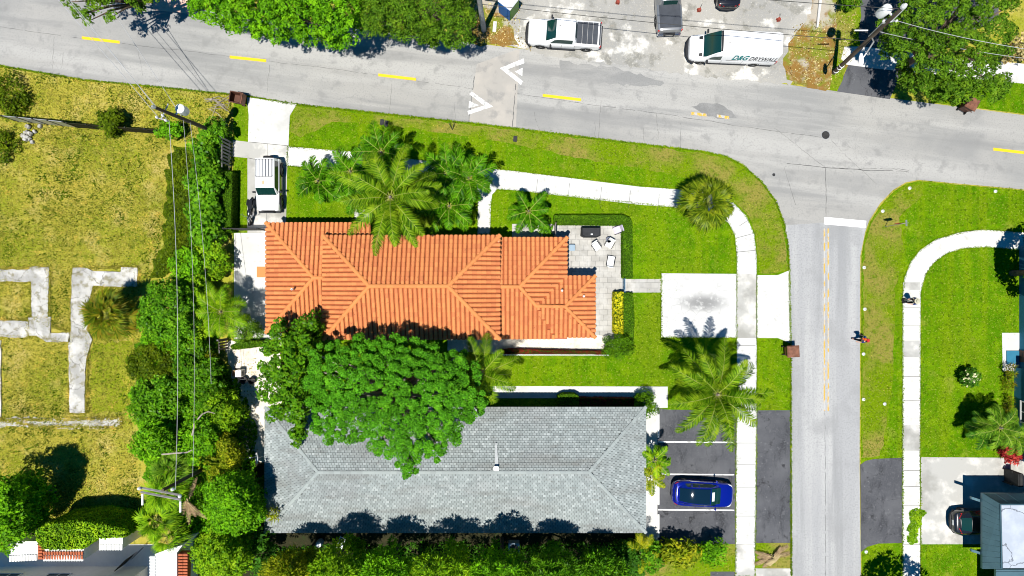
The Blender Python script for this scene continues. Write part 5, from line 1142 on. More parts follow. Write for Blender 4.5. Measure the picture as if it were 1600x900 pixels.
# fences
def board_fence(name, label, a, b, h, mat, bw=.2, gap=.08, post='weathered_wood', group=None):
    A, B = W(*a, 0), W(*b, 0); L = (B - A).length; r = thing(name, label, 'fence', A, math.atan2(B.y - A.y, B.x - A.x), group)
    rr_ = random.Random(int(a[0])); part(r, 'board', mat, lambda m: [m.box((bw / 2 + k * (bw + gap), rr_.uniform(-.01, .01), h / 2 + .05), (bw, .03, h - rr_.uniform(0, .05))) for k in range(int(L / (bw + gap)))])
    part(r, 'rail', post, lambda m: [m.box((L / 2, -.05, z), (L, .05, .09)) for z in (.35, h - .25)])
    for k in range(int(L / 2.4) + 1): part(r, 'post', post, lambda m: m.box((min(k * 2.4, L), -.08, h / 2), (.1, .1, h + .1)))
board_fence('board_fence', 'grey board fence with gaps beside the upper driveway', (362, 222), (362, 267), 1.9, 'weathered_wood', .13, .13)
board_fence('board_fence', 'short brown board fence beside the side yard gravel', (357, 529), (357, 549), 1.8, 'creosote_wood', .13, .08)
def panel_fence(label, a, b, h, mat, n):
    A, B = W(*a, 0), W(*b, 0); L = (B - A).length; r = thing('panel_fence', label, 'fence', A, math.atan2(B.y - A.y, B.x - A.x))
    for k in range(n): part(r, 'panel', mat, lambda m: m.box(((k + .5) * L / n, 0, h / 2 + .03), (L / n - .12, .04, h)))
    for k in range(n + 1): part(r, 'post', 'cast_iron', lambda m: m.box((k * L / n, .0, h / 2 + .06), (.09, .09, h + .12)))
panel_fence('weathered grey panel fence at the left edge of the vacant lot', (30, 190), (122, 199), 1.8, 'galvanised', 4)
panel_fence('dark panel fence half hidden by shrubs along the vacant lot', (124, 199.5), (272, 211), 1.5, 'yard_shade_fence_dark', 5)
r = thing('picket_fence', 'low white picket fence along the strip of dark planting south of the orange roof', 'fence', W(783, 554, .03)); L = 8.3
for k in range(42): part(r, 'picket', 'white_paint', lambda m: m.prism([(k * .2, -.02), (k * .2 + .11, -.02), (k * .2 + .11, .02), (k * .2, .02)], 0, .62))
part(r, 'rail', 'white_paint', lambda m: [m.box((L / 2, .04, z), (L, .04, .07)) for z in (.15, .45)])
# low white kerb wall by the right-hand drive
r = thing('dark_trellis', 'dark slatted screen at the corner of the right-hand driveway', 'screen', W(1569, 742, .05)); part(r, 'slat', 'cast_iron', lambda m: [m.box((.1 * k, 0, .8), (.07, 1.0, 1.5)) for k in range(4)]); part(r, 'post', 'cast_iron', lambda m: [m.box((-.1, y, .5), (.08, .08, 1.0)) for y in (-.5, .5)])
# satellite dish on the grey house
r = thing('satellite_dish', 'white satellite dish mounted on the west eave of the grey roofed house', 'satellite dish', W(411, 714, 2.6)); 
ds = MB(); rings = [[(rr_ * math.cos(a), rr_ * .9 * math.sin(a), .5 * rr_ * rr_) for a in [2 * PI * k / 20 for k in range(20)]] for rr_ in (.02, .2, .36, .46)]; 
Rm = Matrix.Rotation(math.radians(-62), 3, 'Y') @ Matrix.Rotation(math.radians(0), 3, 'X')
ds.loft([[Rm @ Vector(q) + Vector((-.25, 0, .35)) for q in R_] for R_ in rings + [[(x, y, z - .03) for x, y, z in R__] for R__ in rings[::-1]]]); ds.build('reflector', M['white_enamel'], r, smooth=50)
part(r, 'feed_arm', 'galvanised', lambda m: (m.tube([(-.25, .1, .1), (-.75, .05, .45)], .02, 5), m.box((-.77, .05, .47), (.08, .08, .12)))); part(r, 'mast', 'galvanised', lambda m: m.tube([(.2, 0, -.1), (-.1, 0, .0), (-.22, 0, .35)], .03, 6))
# things stored in the side yard
r = thing('white_cabinet', 'white cabinet standing on the side yard gravel', 'cabinet', W(379, 581.5, .04)); part(r, 'case', 'white_enamel', lambda m: m.box((0, 0, .45), (.44, .52, .9)), bevel=.02); part(r, 'grille', 'black_plastic', lambda m: [m.box((.222, 0, .2 + .1 * k), (.02, .4, .04)) for k in range(6)]); part(r, 'top_panel', 'galvanised', lambda m: m.box((0, 0, .915), (.36, .44, .03)), bevel=.01)
r = thing('brown_crate', 'brown crate beside the white cabinet in the side yard', 'crate', W(370.5, 582, .04)); part(r, 'crate_side', 'cardboard', lambda m: (m.box((0, .2, .25), (.34, .04, .5)), m.box((0, -.2, .25), (.34, .04, .5)), m.box((.16, 0, .25), (.04, .4, .5)), m.box((-.16, 0, .25), (.04, .4, .5)))); part(r, 'contents', 'dead_frond', lambda m: m.box((0, 0, .2), (.28, .36, .36)), bevel=.04)
for (x, y, lb, mt) in ((383, 593, 'black round bucket below the white cabinet', 'black_plastic'), (396, 594, 'dark tub with a pale rim right of the black bucket', 'rubber')):
    r = thing('bucket', lb, 'bucket', W(x, y, .04), 0, 'buckets in the side yard'); part(r, 'pail', mt, lambda m: m.lathe([(.2, 0), (.27, .42), (.29, .42), (.29, .45), (.25, .45), (.19, .05)], 18), smooth=40); part(r, 'handle', 'galvanised', lambda m: m.tube([(.27 * math.cos(a), .1, .4 + .2 * math.sin(a)) for a in [PI * k / 8 for k in range(9)]], .012, 4))
r = thing('air_conditioner', 'pale air conditioner unit in the dark strip behind the grey roof', 'air conditioner', W(803, 851, .02)); part(r, 'case', 'grey_blue_fabric', lambda m: m.box((0, 0, .42), (.85, .8, .8)), bevel=.03); part(r, 'fan_grille', 'cast_iron', lambda m: (m.lathe([(.3, .82), (.33, .82), (.33, .85), (.3, .85)], 20), [m.box((0, 0, .84), (.6, .02, .02), k * PI / 6) for k in range(6)]))
r = thing('ladder', 'short pale ladder lying in the dark strip behind the grey roof', 'ladder', W(533, 848, .25), math.radians(70)); part(r, 'rail', 'galvanised', lambda m: [m.box((0, s * .2, 0), (1.0, .05, .06)) for s in (-1, 1)]); part(r, 'rung', 'galvanised', lambda m: [m.box((-.4 + .16 * k, 0, 0), (.06, .36, .04)) for k in range(6)])
r = thing('rain_barrel', 'pale blue barrel in the dark strip behind the grey roof', 'barrel', W(502, 845, .02)); part(r, 'drum', 'grey_blue_fabric', lambda m: m.lathe([(.2, 0), (.24, .1), (.26, .4), (.24, .7), (.2, .8)], 16), smooth=40); part(r, 'lid', 'galvanised', lambda m: m.lathe([(.2, .8), (.21, .84)], 16))
r = thing('stone_heap', 'heap of pale broken concrete at the left edge of the vacant lot', 'rubble', W(46, 211, 0)); rr_ = random.Random(6)
for k in range(16): part(r, 'chunk', 'old_slab', lambda m: m.box((rr_.gauss(0, .3), rr_.gauss(0, .22), .12 + rr_.random() * .15), (rr_.uniform(.2, .45), rr_.uniform(.15, .4), rr_.uniform(.15, .3)), rr_.uniform(0, 3), taper=.75), bevel=.03)
r = thing('driftwood_pile', 'pile of dry pale branches on the grass beside the upper left bin', 'branch pile', W(346, 165, 0)); rr_ = random.Random(12)
for k in range(14):
    a = rr_.uniform(-.9, .9) + (PI if k % 2 else 0); x, y = rr_.gauss(0, .45), rr_.gauss(0, .3); L = rr_.uniform(.5, 1.1)
    part(r, 'branch', 'pale_bark', lambda m: m.tube([(x - math.cos(a) * L, y - math.sin(a) * L, .08), (x, y + .1, .2 + rr_.random() * .1), (x + math.cos(a + .3) * L, y + math.sin(a + .3) * L, .06)], [.02, .03, .012], 5))
for k, (pts, lb) in enumerate([([(253, 710, 4.2), (275, 708, 4.6), (292, 707, 4.4), (306, 700, 4.6)], 'pale dead branch caught over the lower left shrubs'), ([(300, 680, 5), (303, 668, 5.2), (303, 662, 5.1)], 'short pale dead twig over the lower left shrubs'), ([(309, 655, 5.1), (316, 647, 5.4), (325, 643, 5.5), (336, 646, 5.3)], 'curved pale dead branch over the shrubs left of the gravel'), ([(1305, 28, .3), (1285, 12, .3)], 'nothing')][:3]):
    m = MB(); m.tube([W(*p_) for p_ in pts], [.06, .055, .05, .025][:len(pts)], 6); tag(m.build('dead_branch', M['pale_bark'], smooth=60), lb, 'branch', 'dead branches on the shrubs')
m = MB(); m.prism(wp([(1283, -40), (1288, -40), (1277, 44), (1274, 44)]), .02, .22); tag(m.build('kerb_edging', M['white_concrete'], bevel=.02), 'long white concrete kerb edging between the lot and the brown soil bed', 'kerb')
r = thing('palm_debris', 'heap of dead brown palm fronds on the kerb strip at the bottom', 'debris pile', W(1207, 870, .02)); DEBRIS = r

# ------------------------------------------------------------------ people
def person(label, px, py, rz, P):
    r = thing('person', label, 'person', W(px, py, P.get('z', .03)), math.radians(rz))
    def skin(name, verts, edges, rad, mat, root_i=0, sub=2):
        me = bpy.data.meshes.new(name); me.from_pydata(verts, edges, []); o = link(name, me)
        o.modifiers.new('s', 'SKIN'); sk_ = me.skin_vertices[0].data
        for i, q in enumerate(rad): sk_[i].radius = (q, q) if not isinstance(q, tuple) else q; sk_[i].use_root = (i == root_i)
        o.modifiers.new('u', 'SUBSURF').levels = sub
        bpy.context.view_layer.update()
        m2 = bpy.data.meshes.new_from_object(o.evaluated_get(bpy.context.evaluated_depsgraph_get())); bpy.data.objects.remove(o); m2.name = name
        m2.materials.clear(); m2.materials.append(M[mat]); m2.polygons.foreach_set('use_smooth', [True] * len(m2.polygons))
        return link(name, m2, r)
    lean = P.get('lean', .08)
    hip_ = Vector((0, 0, .92)); wa = hip_ + Vector((lean * .4, 0, .18)); chx = hip_ + Vector((lean * 1.2, 0, .42)); nk = hip_ + Vector((lean * 1.8, 0, .60)); hd = nk + Vector((lean * .6 + .02, 0, .16))
    V = [hip_, wa, chx, nk, hd, hd + Vector((.01, 0, .10))]; E = [(0, 1), (1, 2), (2, 3), (3, 4), (4, 5)]; R = [(.15, .12), (.14, .11), (.17, .12), .06, .098, .08]
    ends = {}
    for s, st in ((1, P['step']), (-1, -P['step'])):
        b = len(V); hp = hip_ + Vector((0, s * .10, -.06)); kn = Vector((st * .5 + .06, s * .11, .50)); an = Vector((st - (.08 if st < 0 else 0), s * .11, .09)); to = an + Vector((.17, 0, -.045))
        V += [hp, kn, an, to]; E += [(0, b), (b, b + 1), (b + 1, b + 2), (b + 2, b + 3)]; R += [.095, .062, .042, .038]; ends['leg%d' % s] = (hp, kn, an, to)
    for s in (1, -1):
        b = len(V); sh = chx + Vector((.01, s * .19, .10)); el, wr = P['arms'][s]; el = chx + Vector(el); wr = chx + Vector(wr); ha = wr + (wr - el).normalized() * .09
        V += [sh, el, wr, ha]; E += [(2, b), (b, b + 1), (b + 1, b + 2), (b + 2, b + 3)]; R += [.062, .045, .032, .034]; ends['arm%d' % s] = (sh, el, wr, ha)
        f = (wr - el).normalized(); sd_ = Vector((0, 0, 1)).cross(f).normalized(); up_ = f.cross(sd_)
        for q, (o, l) in enumerate(((-.03, .06), (-.01, .075), (.01, .07), (.03, .055))):
            c = len(V); V += [ha + sd_ * o + f * l * .5, ha + sd_ * o + f * l * .85 - up_ * .025]; E += [(b + 3, c), (c, c + 1)]; R += [.010, .008]
        c = len(V); V += [wr + f * .04 + sd_ * (.045 * s), wr + f * .09 + sd_ * (.055 * s)]; E += [(b + 2, c), (c, c + 1)]; R += [.011, .009]
    body = skin('body', V, E, R, 'skin')
    # clothes: shells over the same joints
    sv = [hip_ + Vector((0, 0, .02)), wa, chx, chx + Vector((lean * .2, 0, .12))]; se = [(0, 1), (1, 2), (2, 3)]; sr = [(.172, .142), (.165, .135), (.195, .145), .10]
    for s in (1, -1):
        sh, el, wr, ha = ends['arm%d' % s]; c = len(sv); k = P.get('sleeve', .75); sv += [sh, sh.lerp(el, .55), sh.lerp(el, k) if k <= 1 else el.lerp(wr, k - 1)]; se += [(2, c), (c, c + 1), (c + 1, c + 2)]; sr += [.080, .068, .056]
    skin('shirt', sv, se, sr, P['shirt'])
    tv = [hip_ + Vector((0, 0, .06)), hip_ - Vector((0, 0, .04))]; te = [(0, 1)]; tr_ = [(.168, .14), (.165, .14)]
    for s in (1, -1):
        hp, kn, an, to = ends['leg%d' % s]; c = len(tv); tv += [hp, kn, an + Vector((0, 0, .03))]; te += [(1, c), (c, c + 1), (c + 1, c + 2)]; tr_ += [.110, .078, .062]
        skin('shoe', [an + Vector((-.04, 0, -.04)), an + Vector((.06, 0, -.045)), to + Vector((.03, 0, 0))], [(0, 1), (1, 2)], [.048, .05, .042], P['shoe'], sub=1)
    skin('trousers', tv, te, tr_, P['trousers'])
    top = hd + Vector((.01, 0, .04))
    skin('hair', [top + Vector((-.05, 0, -.05)), top + Vector((-.03, 0, .05)), top + Vector((.02, 0, .075))], [(0, 1), (1, 2)], [.075, .088, .075], 'hair_dark', sub=1)
    m = MB()
    if P['hat'] == 'straw': m.lathe([(.21, .03), (.22, .045), (.12, .06), (.115, .13), (.06, .16), (.01, .165)], 20, top)
    else: m.lathe([(.118, .0), (.118, .06), (.09, .12), (.04, .145), (.01, .148)], 18, top); m.prism([(top.x + .06, top.y - .08), (top.x + .20, top.y - .05), (top.x + .20, top.y + .05), (top.x + .06, top.y + .08)], top.z + .0, top.z + .025)
    m.build('hat', M[P['hatmat']], r, smooth=50)
    fc = MB()
    for s in (1, -1): fc.lathe([(.004, -.01), (.013, 0), (.004, .01)], 8, hd + Vector((.088, s * .032, .035)), 'x')
    fc.build('eye', M['hair_dark'], r)
    nz = MB(); nz.loft([[hd + Vector((.09, -.012, .03)), hd + Vector((.09, .012, .03)), hd + Vector((.098, 0, .03))], [hd + Vector((.09, -.018, -.01)), hd + Vector((.09, .018, -.01)), hd + Vector((.122, 0, -.008))]]); nz.box(hd + Vector((.088, 0, -.045)), (.02, .045, .01))
    for s in (1, -1): nz.box(hd + Vector((0, s * .10, .015)), (.04, .02, .06))
    nz.build('face', M['skin'], r, smooth=50)
    return r
pa = person('person in black trousers, blue shirt and pale hat walking along the right sidewalk', 1418, 470, 178, dict(z=.05, lean=.10, step=.24, arms={1: ((.10, .26, -.20), (.32, .22, -.30)), -1: ((.08, -.25, -.22), (.30, -.14, -.34))}, sleeve=1.0, shirt='cloth_blue', trousers='cloth_black', shoe='rubber', hat='straw', hatmat='straw'))
pb = person('person in dark trousers, blue top and orange cap stepping off the right lawn', 1339, 529, 165, dict(z=.03, lean=.10, step=.26, arms={1: ((.06, .27, -.22), (.26, .28, -.32)), -1: ((.02, -.26, -.24), (.14, -.28, -.44))}, sleeve=.7, shirt='cloth_blue', trousers='cloth_black', shoe='rubber', hat='cap', hatmat='cap_orange'))
r = thing('backpack', 'red backpack worn by the person in the orange cap', 'backpack', pb.location, math.radians(165)); part(r, 'pack', 'cloth_red', lambda m: m.loft([[(-.14, -.16, 1.0), (-.36, -.14, 1.0), (-.36, .14, 1.0), (-.14, .16, 1.0)], [(-.08, -.15, 1.42), (-.30, -.12, 1.40), (-.30, .12, 1.40), (-.08, .15, 1.42)]]), bevel=.05); part(r, 'strap', 'cloth_black', lambda m: [m.tube([(-.10, s * .11, 1.40), (.06, s * .12, 1.46), (.20, s * .12, 1.30), (.06, s * .14, 1.04)], .02, 5) for s in (-1, 1)])
r = thing('lawn_edger', 'dark wheeled lawn edger pushed by the person in the pale hat', 'lawn edger', W(1412, 469.5, .05), math.radians(178)); part(r, 'head', 'cast_iron', lambda m: m.lathe([(.05, .06), (.18, .08), (.20, .14), (.12, .26), (.03, .28)], 14), smooth=40); part(r, 'shaft', 'galvanised', lambda m: m.tube([(0, 0, .2), (-.12, 0, .8), (-.18, .12, 1.05)], .02, 5)); part(r, 'wheel', 'rubber', lambda m: m.lathe([(.03, -.03), (.1, -.03), (.1, .03), (.03, .03)], 12, (.08, .2, .1), 'y'))
# ------------------------------------------------------------------ vegetation
def nrm(a): return a / np.maximum(np.linalg.norm(a, axis=1, keepdims=True), 1e-9)
def leaf_quads(P, N, T, L, Wd, fold=.18):
    T = nrm(T - N * (T * N).sum(1, keepdims=True)); B = np.cross(N, T)
    L = np.asarray(L)[:, None]; Wd = np.asarray(Wd)[:, None]
    V = np.stack([P - T * L * .5, P + B * Wd * .5 + N * Wd * fold - T * L * .05, P + T * L * .5, P - B * Wd * .5 + N * Wd * fold - T * L * .05], 1).reshape(-1, 3)
    return V, np.arange(len(V)).reshape(-1, 4)
def clump_leaves(C, R, n, rg, L, Wd, up=.5, radial=False, low=-.35, flat=.8):
    m = len(C); n = int(n); D = rg.normal(size=(m * n, 3)); D = nrm(D); D[:, 2] = np.where(D[:, 2] < low, -D[:, 2], D[:, 2])
    c = np.repeat(C, n, 0); r = np.repeat(R, n)[:, None]
    rad = np.cbrt(rg.uniform(.18, 1, (m * n, 1)))
    sc = np.array([1, 1, flat]); P = c + D * sc * r * rad * rg.uniform(.9, 1.12, (m * n, 1))
    N = nrm(D * .8 + np.array([0, 0, up]) + rg.normal(0, .42, D.shape))
    T = D if radial else rg.normal(size=D.shape)
    if radial: N = nrm(np.cross(np.cross(D, N), D) + rg.normal(0, .2, D.shape)); N[N[:, 2] < 0] *= -1
    return leaf_quads(P, N, T, L * rg.uniform(.65, 1.3, m * n), Wd * rg.uniform(.65, 1.3, m * n))
def cull_clumps(poly, zlow, ztop, nc, rg, power=.5):
    a = np.array(poly, float); lo, hi = a.min(0), a.max(0)
    area = abs(sum(poly[i][0] * poly[(i + 1) % len(poly)][1] - poly[(i + 1) % len(poly)][0] * poly[i][1] for i in range(len(poly)))) / 2
    s = math.sqrt(area / nc); gx, gy = np.meshgrid(np.arange(lo[0], hi[0] + s, s), np.arange(lo[1], hi[1] + s, s))
    P = np.stack([gx.ravel(), gy.ravel()], 1) + rg.uniform(-.55, .55, (gx.size, 2)) * s
    P = P[in_poly(P, poly)]
    d = edge_dist(P, poly); t = np.clip(d / max(d.max(), 1), 0, 1)
    z = zlow + (ztop - zlow) * (1 - (1 - t) ** 2) ** power * rg.uniform(.86, 1.06, len(P))
    k = 1 - z / H
    return np.stack([(P[:, 0] - 800) / S * k, (450 - P[:, 1]) / S * k, z], 1), s / S
def plant(name, label, cat, poly, zlow, ztop, nc, cr, lpc, L, Wd, mat, seed, trunk=.12, bark='bark', radial=False, up=.5, group=None, fill=.35, base=None, limbs=8, crown='crown', flat=.8, crvar=.25):
    rg = np.random.default_rng(seed)
    C, sp = cull_clumps(poly, zlow, ztop, nc, rg); cen = C.mean(0)
    if base is None: base = (cen[0], cen[1])
    R = cr * rg.uniform(1 - crvar, 1 + crvar, len(C)) * (1 - C[:, 2] / H)
    nf = int(len(C) * fill)
    if nf:   # leaves deeper inside the crown, seen from the side and through gaps
        F_ = C[rg.integers(0, len(C), nf)].copy(); F_[:, 2] = zlow + (F_[:, 2] - zlow) * rg.uniform(0, .6, nf); F_[:, :2] = cen[:2] + (F_[:, :2] - cen[:2]) * .85
        C2 = np.concatenate([C, F_]); R2 = np.concatenate([R, R[:nf] if nf <= len(R) else np.resize(R, nf)])
    else: C2, R2 = C, R
    root = thing(name, label, cat, (base[0], base[1], 0), 0, group)
    off = np.array([base[0], base[1], 0])
    V, F = clump_leaves(C2, R2, lpc, rg, L, Wd, up, radial, flat=flat)
    np_mesh(crown, V - off, F, M[mat], root)
    if trunk:
        m = MB(); hub = Vector((cen[0] - off[0], cen[1] - off[1], max(zlow * .75, .2))); m.tube([(0, 0, -.2), hub * .5 + Vector((0, 0, .1)), hub], [trunk * 1.25, trunk, trunk * .85], 8)
        idx = rg.choice(len(C), min(limbs, len(C)), replace=False)
        for i in idx:
            e = Vector(C[i] - off) - Vector((0, 0, R[i] * .3)); mid = hub.lerp(e, .5) + Vector((0, 0, .12 * (e - hub).length))
            m.tube([hub * .92, mid, e], [trunk * .6, trunk * .35, trunk * .12], 5)
        m.build('trunk', M[bark], root, smooth=60)
    return root
def bush(label, cx, cy, rx, ry, h, mat, seed, name='shrub', cat='shrub', dens=1.0, L=.24, Wd=.13, low=.15, **k):
    area = PI * rx * ry / S / S; cr = max(.22, min(.55, .22 * math.sqrt(area)))
    nc = max(6, int(area / (cr * cr) * .9)); lpc = int(52 * dens * (cr / .4) ** 2 * (.24 / L) ** 1.3)
    k.setdefault('trunk', .05); k.setdefault('limbs', 6)
    return plant(name, label, cat, rough_poly(ellipse(cx, cy, rx, ry), min(rx, ry) * .14, 12, seed), low * h, h, nc, cr, max(lpc, 14), L, Wd, mat, seed, **k)

def frond_arrays(base, az, L, el, droop, ll, lw, n, rg, ldroop=.5, fwd=.55, plume=.12):
    k = 14; s = np.linspace(0, 1, k); e = el - droop * s ** 1.3
    hd = np.array([math.cos(az), math.sin(az), 0]); step = L / (k - 1)
    pts = [np.array(base, float)]
    for i in range(1, k): pts.append(pts[-1] + (hd * math.cos(e[i]) + np.array([0, 0, math.sin(e[i])])) * step)
    pts = np.array(pts)
    V = []; sides = np.cross(hd, [0, 0, 1])
    t = np.repeat(np.linspace(.1, .99, n), 2); sd_ = np.tile([1, -1], n)
    idx = t * (k - 1); i0 = np.clip(idx.astype(int), 0, k - 2); fr = (idx - i0)[:, None]
    P = pts[i0] * (1 - fr) + pts[i0 + 1] * fr; tan = nrm(pts[i0 + 1] - pts[i0])
    side = np.tile(sides, (len(t), 1)) * sd_[:, None]; up = np.cross(np.tile(sides, (len(t), 1)), tan)
    lf = ll * np.sin(PI * np.clip(t * .82 + .16, 0, 1)) ** .7 * rg.uniform(.8, 1.1, len(t))
    f = fwd + .5 * t
    D = nrm(side + tan * f[:, None] + up * (.22 + rg.normal(0, plume, len(t)))[:, None])
    mid = P + D * (lf * .55)[:, None]; mid[:, 2] -= lf * .06 * ldroop
    tip = P + D * lf[:, None]; tip[:, 2] -= lf * ldroop * rg.uniform(.35, .7, len(t))
    w = (tan * lw * .5)
    q = np.stack([P - w * .6, P + w * .6, mid + w, mid - w, tip + w * .12, tip - w * .12], 1).reshape(-1, 3)
    b = np.arange(len(t))[:, None] * 6
    F = np.concatenate([b + np.array([0, 1, 2, 3]), b + np.array([3, 2, 4, 5])])
    return pts, q, F
def palm(name, label, cx, cy, h, L, nf, mat, seed, ll=.75, lw=.06, n=34, el=(1.2, -.2), droop=(1.0, 1.5), trunk=.16, fruit=None, cat='palm tree', group=None, parts=True, azs=None, ldroop=.95, plume=.15, rach='rachis', bark='palm_bark', base=None):
    rg = np.random.default_rng(seed); c = W(cx, cy, h); bx = base or (c.x, c.y)
    root = thing(name, label, cat, (bx[0], bx[1], 0), 0, group); top = np.array([c.x - bx[0], c.y - bx[1], h])
    if trunk:
        m = MB(); tp = Vector(top); m.tube([(0, 0, -.2), (0, 0, .15), tp * .35 + Vector((0, 0, .02)), tp * .75, tp, tp + Vector((0, 0, .3))], [trunk * 1.6, trunk * 1.2, trunk, trunk * .85, trunk * .9, trunk * .4], 10); m.build('trunk', M[bark], root, smooth=60)
    AV, AF, off = [], [], 0; RB = MB()
    for i in range(nf):
        t = (i + .5) / nf; az = (azs[i] if azs else i * 2.39996 + rg.normal(0, .15)); e = el[0] + (el[1] - el[0]) * t + rg.normal(0, .08)
        pts, q, F = frond_arrays(top + np.array([math.cos(az), math.sin(az), 0]) * .1, az, L * rg.uniform(.85, 1.08) * (.8 + .2 * math.sin(PI * t)), e, rg.uniform(*droop), ll, lw, n, rg, ldroop, plume=plume)
        if parts:
            me = np_mesh('frond', q, F, [M[mat], M[rach]], root)
            # the midrib is a tapering strip of the same frond
            m = MB(); m.tube([Vector(p) for p in pts[::2]] + [Vector(pts[-1])], list(np.linspace(.035, .008, len(pts[::2]) + 1)), 4); m.build('midrib', M[rach], me)
        else:
            AV.append(q); AF.append(F + off); off += len(q); RB.tube([Vector(p) for p in pts[::3]], list(np.linspace(.022, .006, len(pts[::3]))), 4)
    if not parts:
        o = np_mesh('fronds', np.concatenate(AV), np.concatenate(AF), M[mat], root); RB.build('midribs', M[rach], o)
    if fruit:
        m = MB()
        for k in range(26): 
            p = top + rg.normal(0, .13, 3) + np.array([.18, .0, -.35]); m.lathe([(.005, -.04), (.04, -.02), (.045, .01), (.005, .045)], 6, p)
        m.build('fruit_cluster', M[fruit], root, smooth=80)
    return root
def fan_palm(name, label, cx, cy, h, nl, rad, mat, seed, pet=.9, el=(1.35, -.35), segs=15, trunk=.2, cat='palm tree', group=None, spread=2.4, wseg=.07, skirt=0, base=None):
    rg = np.random.default_rng(seed); c = W(cx, cy, h); bx = base or (c.x, c.y); root = thing(name, label, cat, (bx[0], bx[1], 0), 0, group)
    if trunk:
        m = MB(); m.tube([(0, 0, -.2), (.02, 0, h * .5), (c.x - bx[0], c.y - bx[1], h)], [trunk * 1.2, trunk, trunk], 10); m.build('trunk', M['palm_bark'], root, smooth=60)
    AV, AF, off = [], [], 0; RB = MB(); mi = []
    for i in range(nl):
        t = (i + .5) / nl; az = i * 2.39996 + rg.normal(0, .2); e = el[0] + (el[1] - el[0]) * t ** .8 + rg.normal(0, .1)
        d = np.array([math.cos(az) * math.cos(e), math.sin(az) * math.cos(e), math.sin(e)]); b = np.array([c.x - bx[0], c.y - bx[1], h])
        p = b + d * pet * rg.uniform(.6, 1.15) * (.7 + .4 * t); side = nrm(np.cross(d, [0, 0, 1.0])[None])[0]; nn = np.cross(side, d)
        RB.tube([Vector(b), Vector(p)], [.018, .012], 4)
        dd = nrm((d * .9 + np.array([0, 0, -.15 - .25 * t]))[None])[0]
        a = np.linspace(-spread / 2, spread / 2, segs) + rg.normal(0, .04, segs); l = rad * (np.cos(a * .55)) * rg.uniform(.85, 1.1, segs)
        D = dd * np.cos(a)[:, None] + side * np.sin(a)[:, None]; Q = -dd * np.sin(a)[:, None] + side * np.cos(a)[:, None]
        mid = p + D * (l * .55)[:, None] + nn * .03; tip = p + D * l[:, None]; tip[:, 2] -= l * rg.uniform(.1, .35, segs); P0 = np.tile(p, (segs, 1))
        w = Q * wseg * .5
        q = np.stack([P0 - w * .3, P0 + w * .3, mid + w, mid - w + nn * .02, tip + w * .1, tip - w * .1], 1).reshape(-1, 3); bb = np.arange(segs)[:, None] * 6 + off
        AV.append(q); AF.append(np.concatenate([bb + np.array([0, 1, 2, 3]), bb + np.array([3, 2, 4, 5])])); off += len(q)
    o = np_mesh('fan_leaves', np.concatenate(AV), np.concatenate(AF), M[mat], root); RB.build('petioles', M['rachis'], o)
    return root
def hedge(label, poly, h, mat, seed, name='hedge', L=.12, Wd=.08, dens=260, group=None, cat='hedge', bumpy=.04, core=None):
    """clipped hedge: a solid twiggy core under a dense skin of leaves"""
    rg = np.random.default_rng(seed); c0 = W(*np.mean(np.array(poly), 0)); root = thing(name, label, cat, (c0.x, c0.y, 0), 0, group)
    gp = [W(x, y, h) for x, y in poly]; gp = [Vector((p.x - c0.x, p.y - c0.y, 0)) for p in gp]   # its TOP outline in the photo
    cen = sum(gp, Vector()) / len(gp)
    m = MB(); ins = []
    n_ = len(gp)
    for i in range(n_):
        a, b, c = gp[i - 1], gp[i], gp[(i + 1) % n_]; ins.append(b)
    m.prism([p for p in ins], .02, h - .03); m.build('twigs', M[core or 'hedge_core'], root)
    pl = [(p.x, p.y) for p in gp]; a = np.array(pl); lo, hi = a.min(0), a.max(0); ar = (hi - lo).prod()
    q = rg.uniform(lo, hi, (int(ar * dens), 2)); q = q[in_poly(q, pl)]
    P = [np.column_stack([q, h + rg.normal(0, bumpy, len(q))])]; N = [np.tile([0, 0, 1.0], (len(q), 1))]
    for i in range(n_):
        u, v = np.array(pl[i]), np.array(pl[(i + 1) % n_]); e = v - u; l = np.hypot(*e); k = int(l * h * dens * .8)
        t = rg.uniform(0, 1, k)[:, None]; p = u + e * t; nn = np.array([e[1], -e[0]]) / max(l, 1e-6)
        mid = (u + v) / 2 + nn * .05
        if in_poly([mid], pl)[0]: nn = -nn
        P.append(np.column_stack([p + nn * rg.uniform(-.02, .05, (k, 1)), rg.uniform(.05, h, k)])); N.append(np.tile([*nn, .35], (k, 1)))
    P = np.concatenate(P); N = nrm(nrm(np.concatenate(N)) + rg.normal(0, .38, P.shape)); k = len(P)
    V, F = leaf_quads(P, N, rg.normal(size=P.shape), L * rg.uniform(.7, 1.3, k), Wd * rg.uniform(.7, 1.3, k)); np_mesh('foliage', V, F, M[mat], root)
    return root

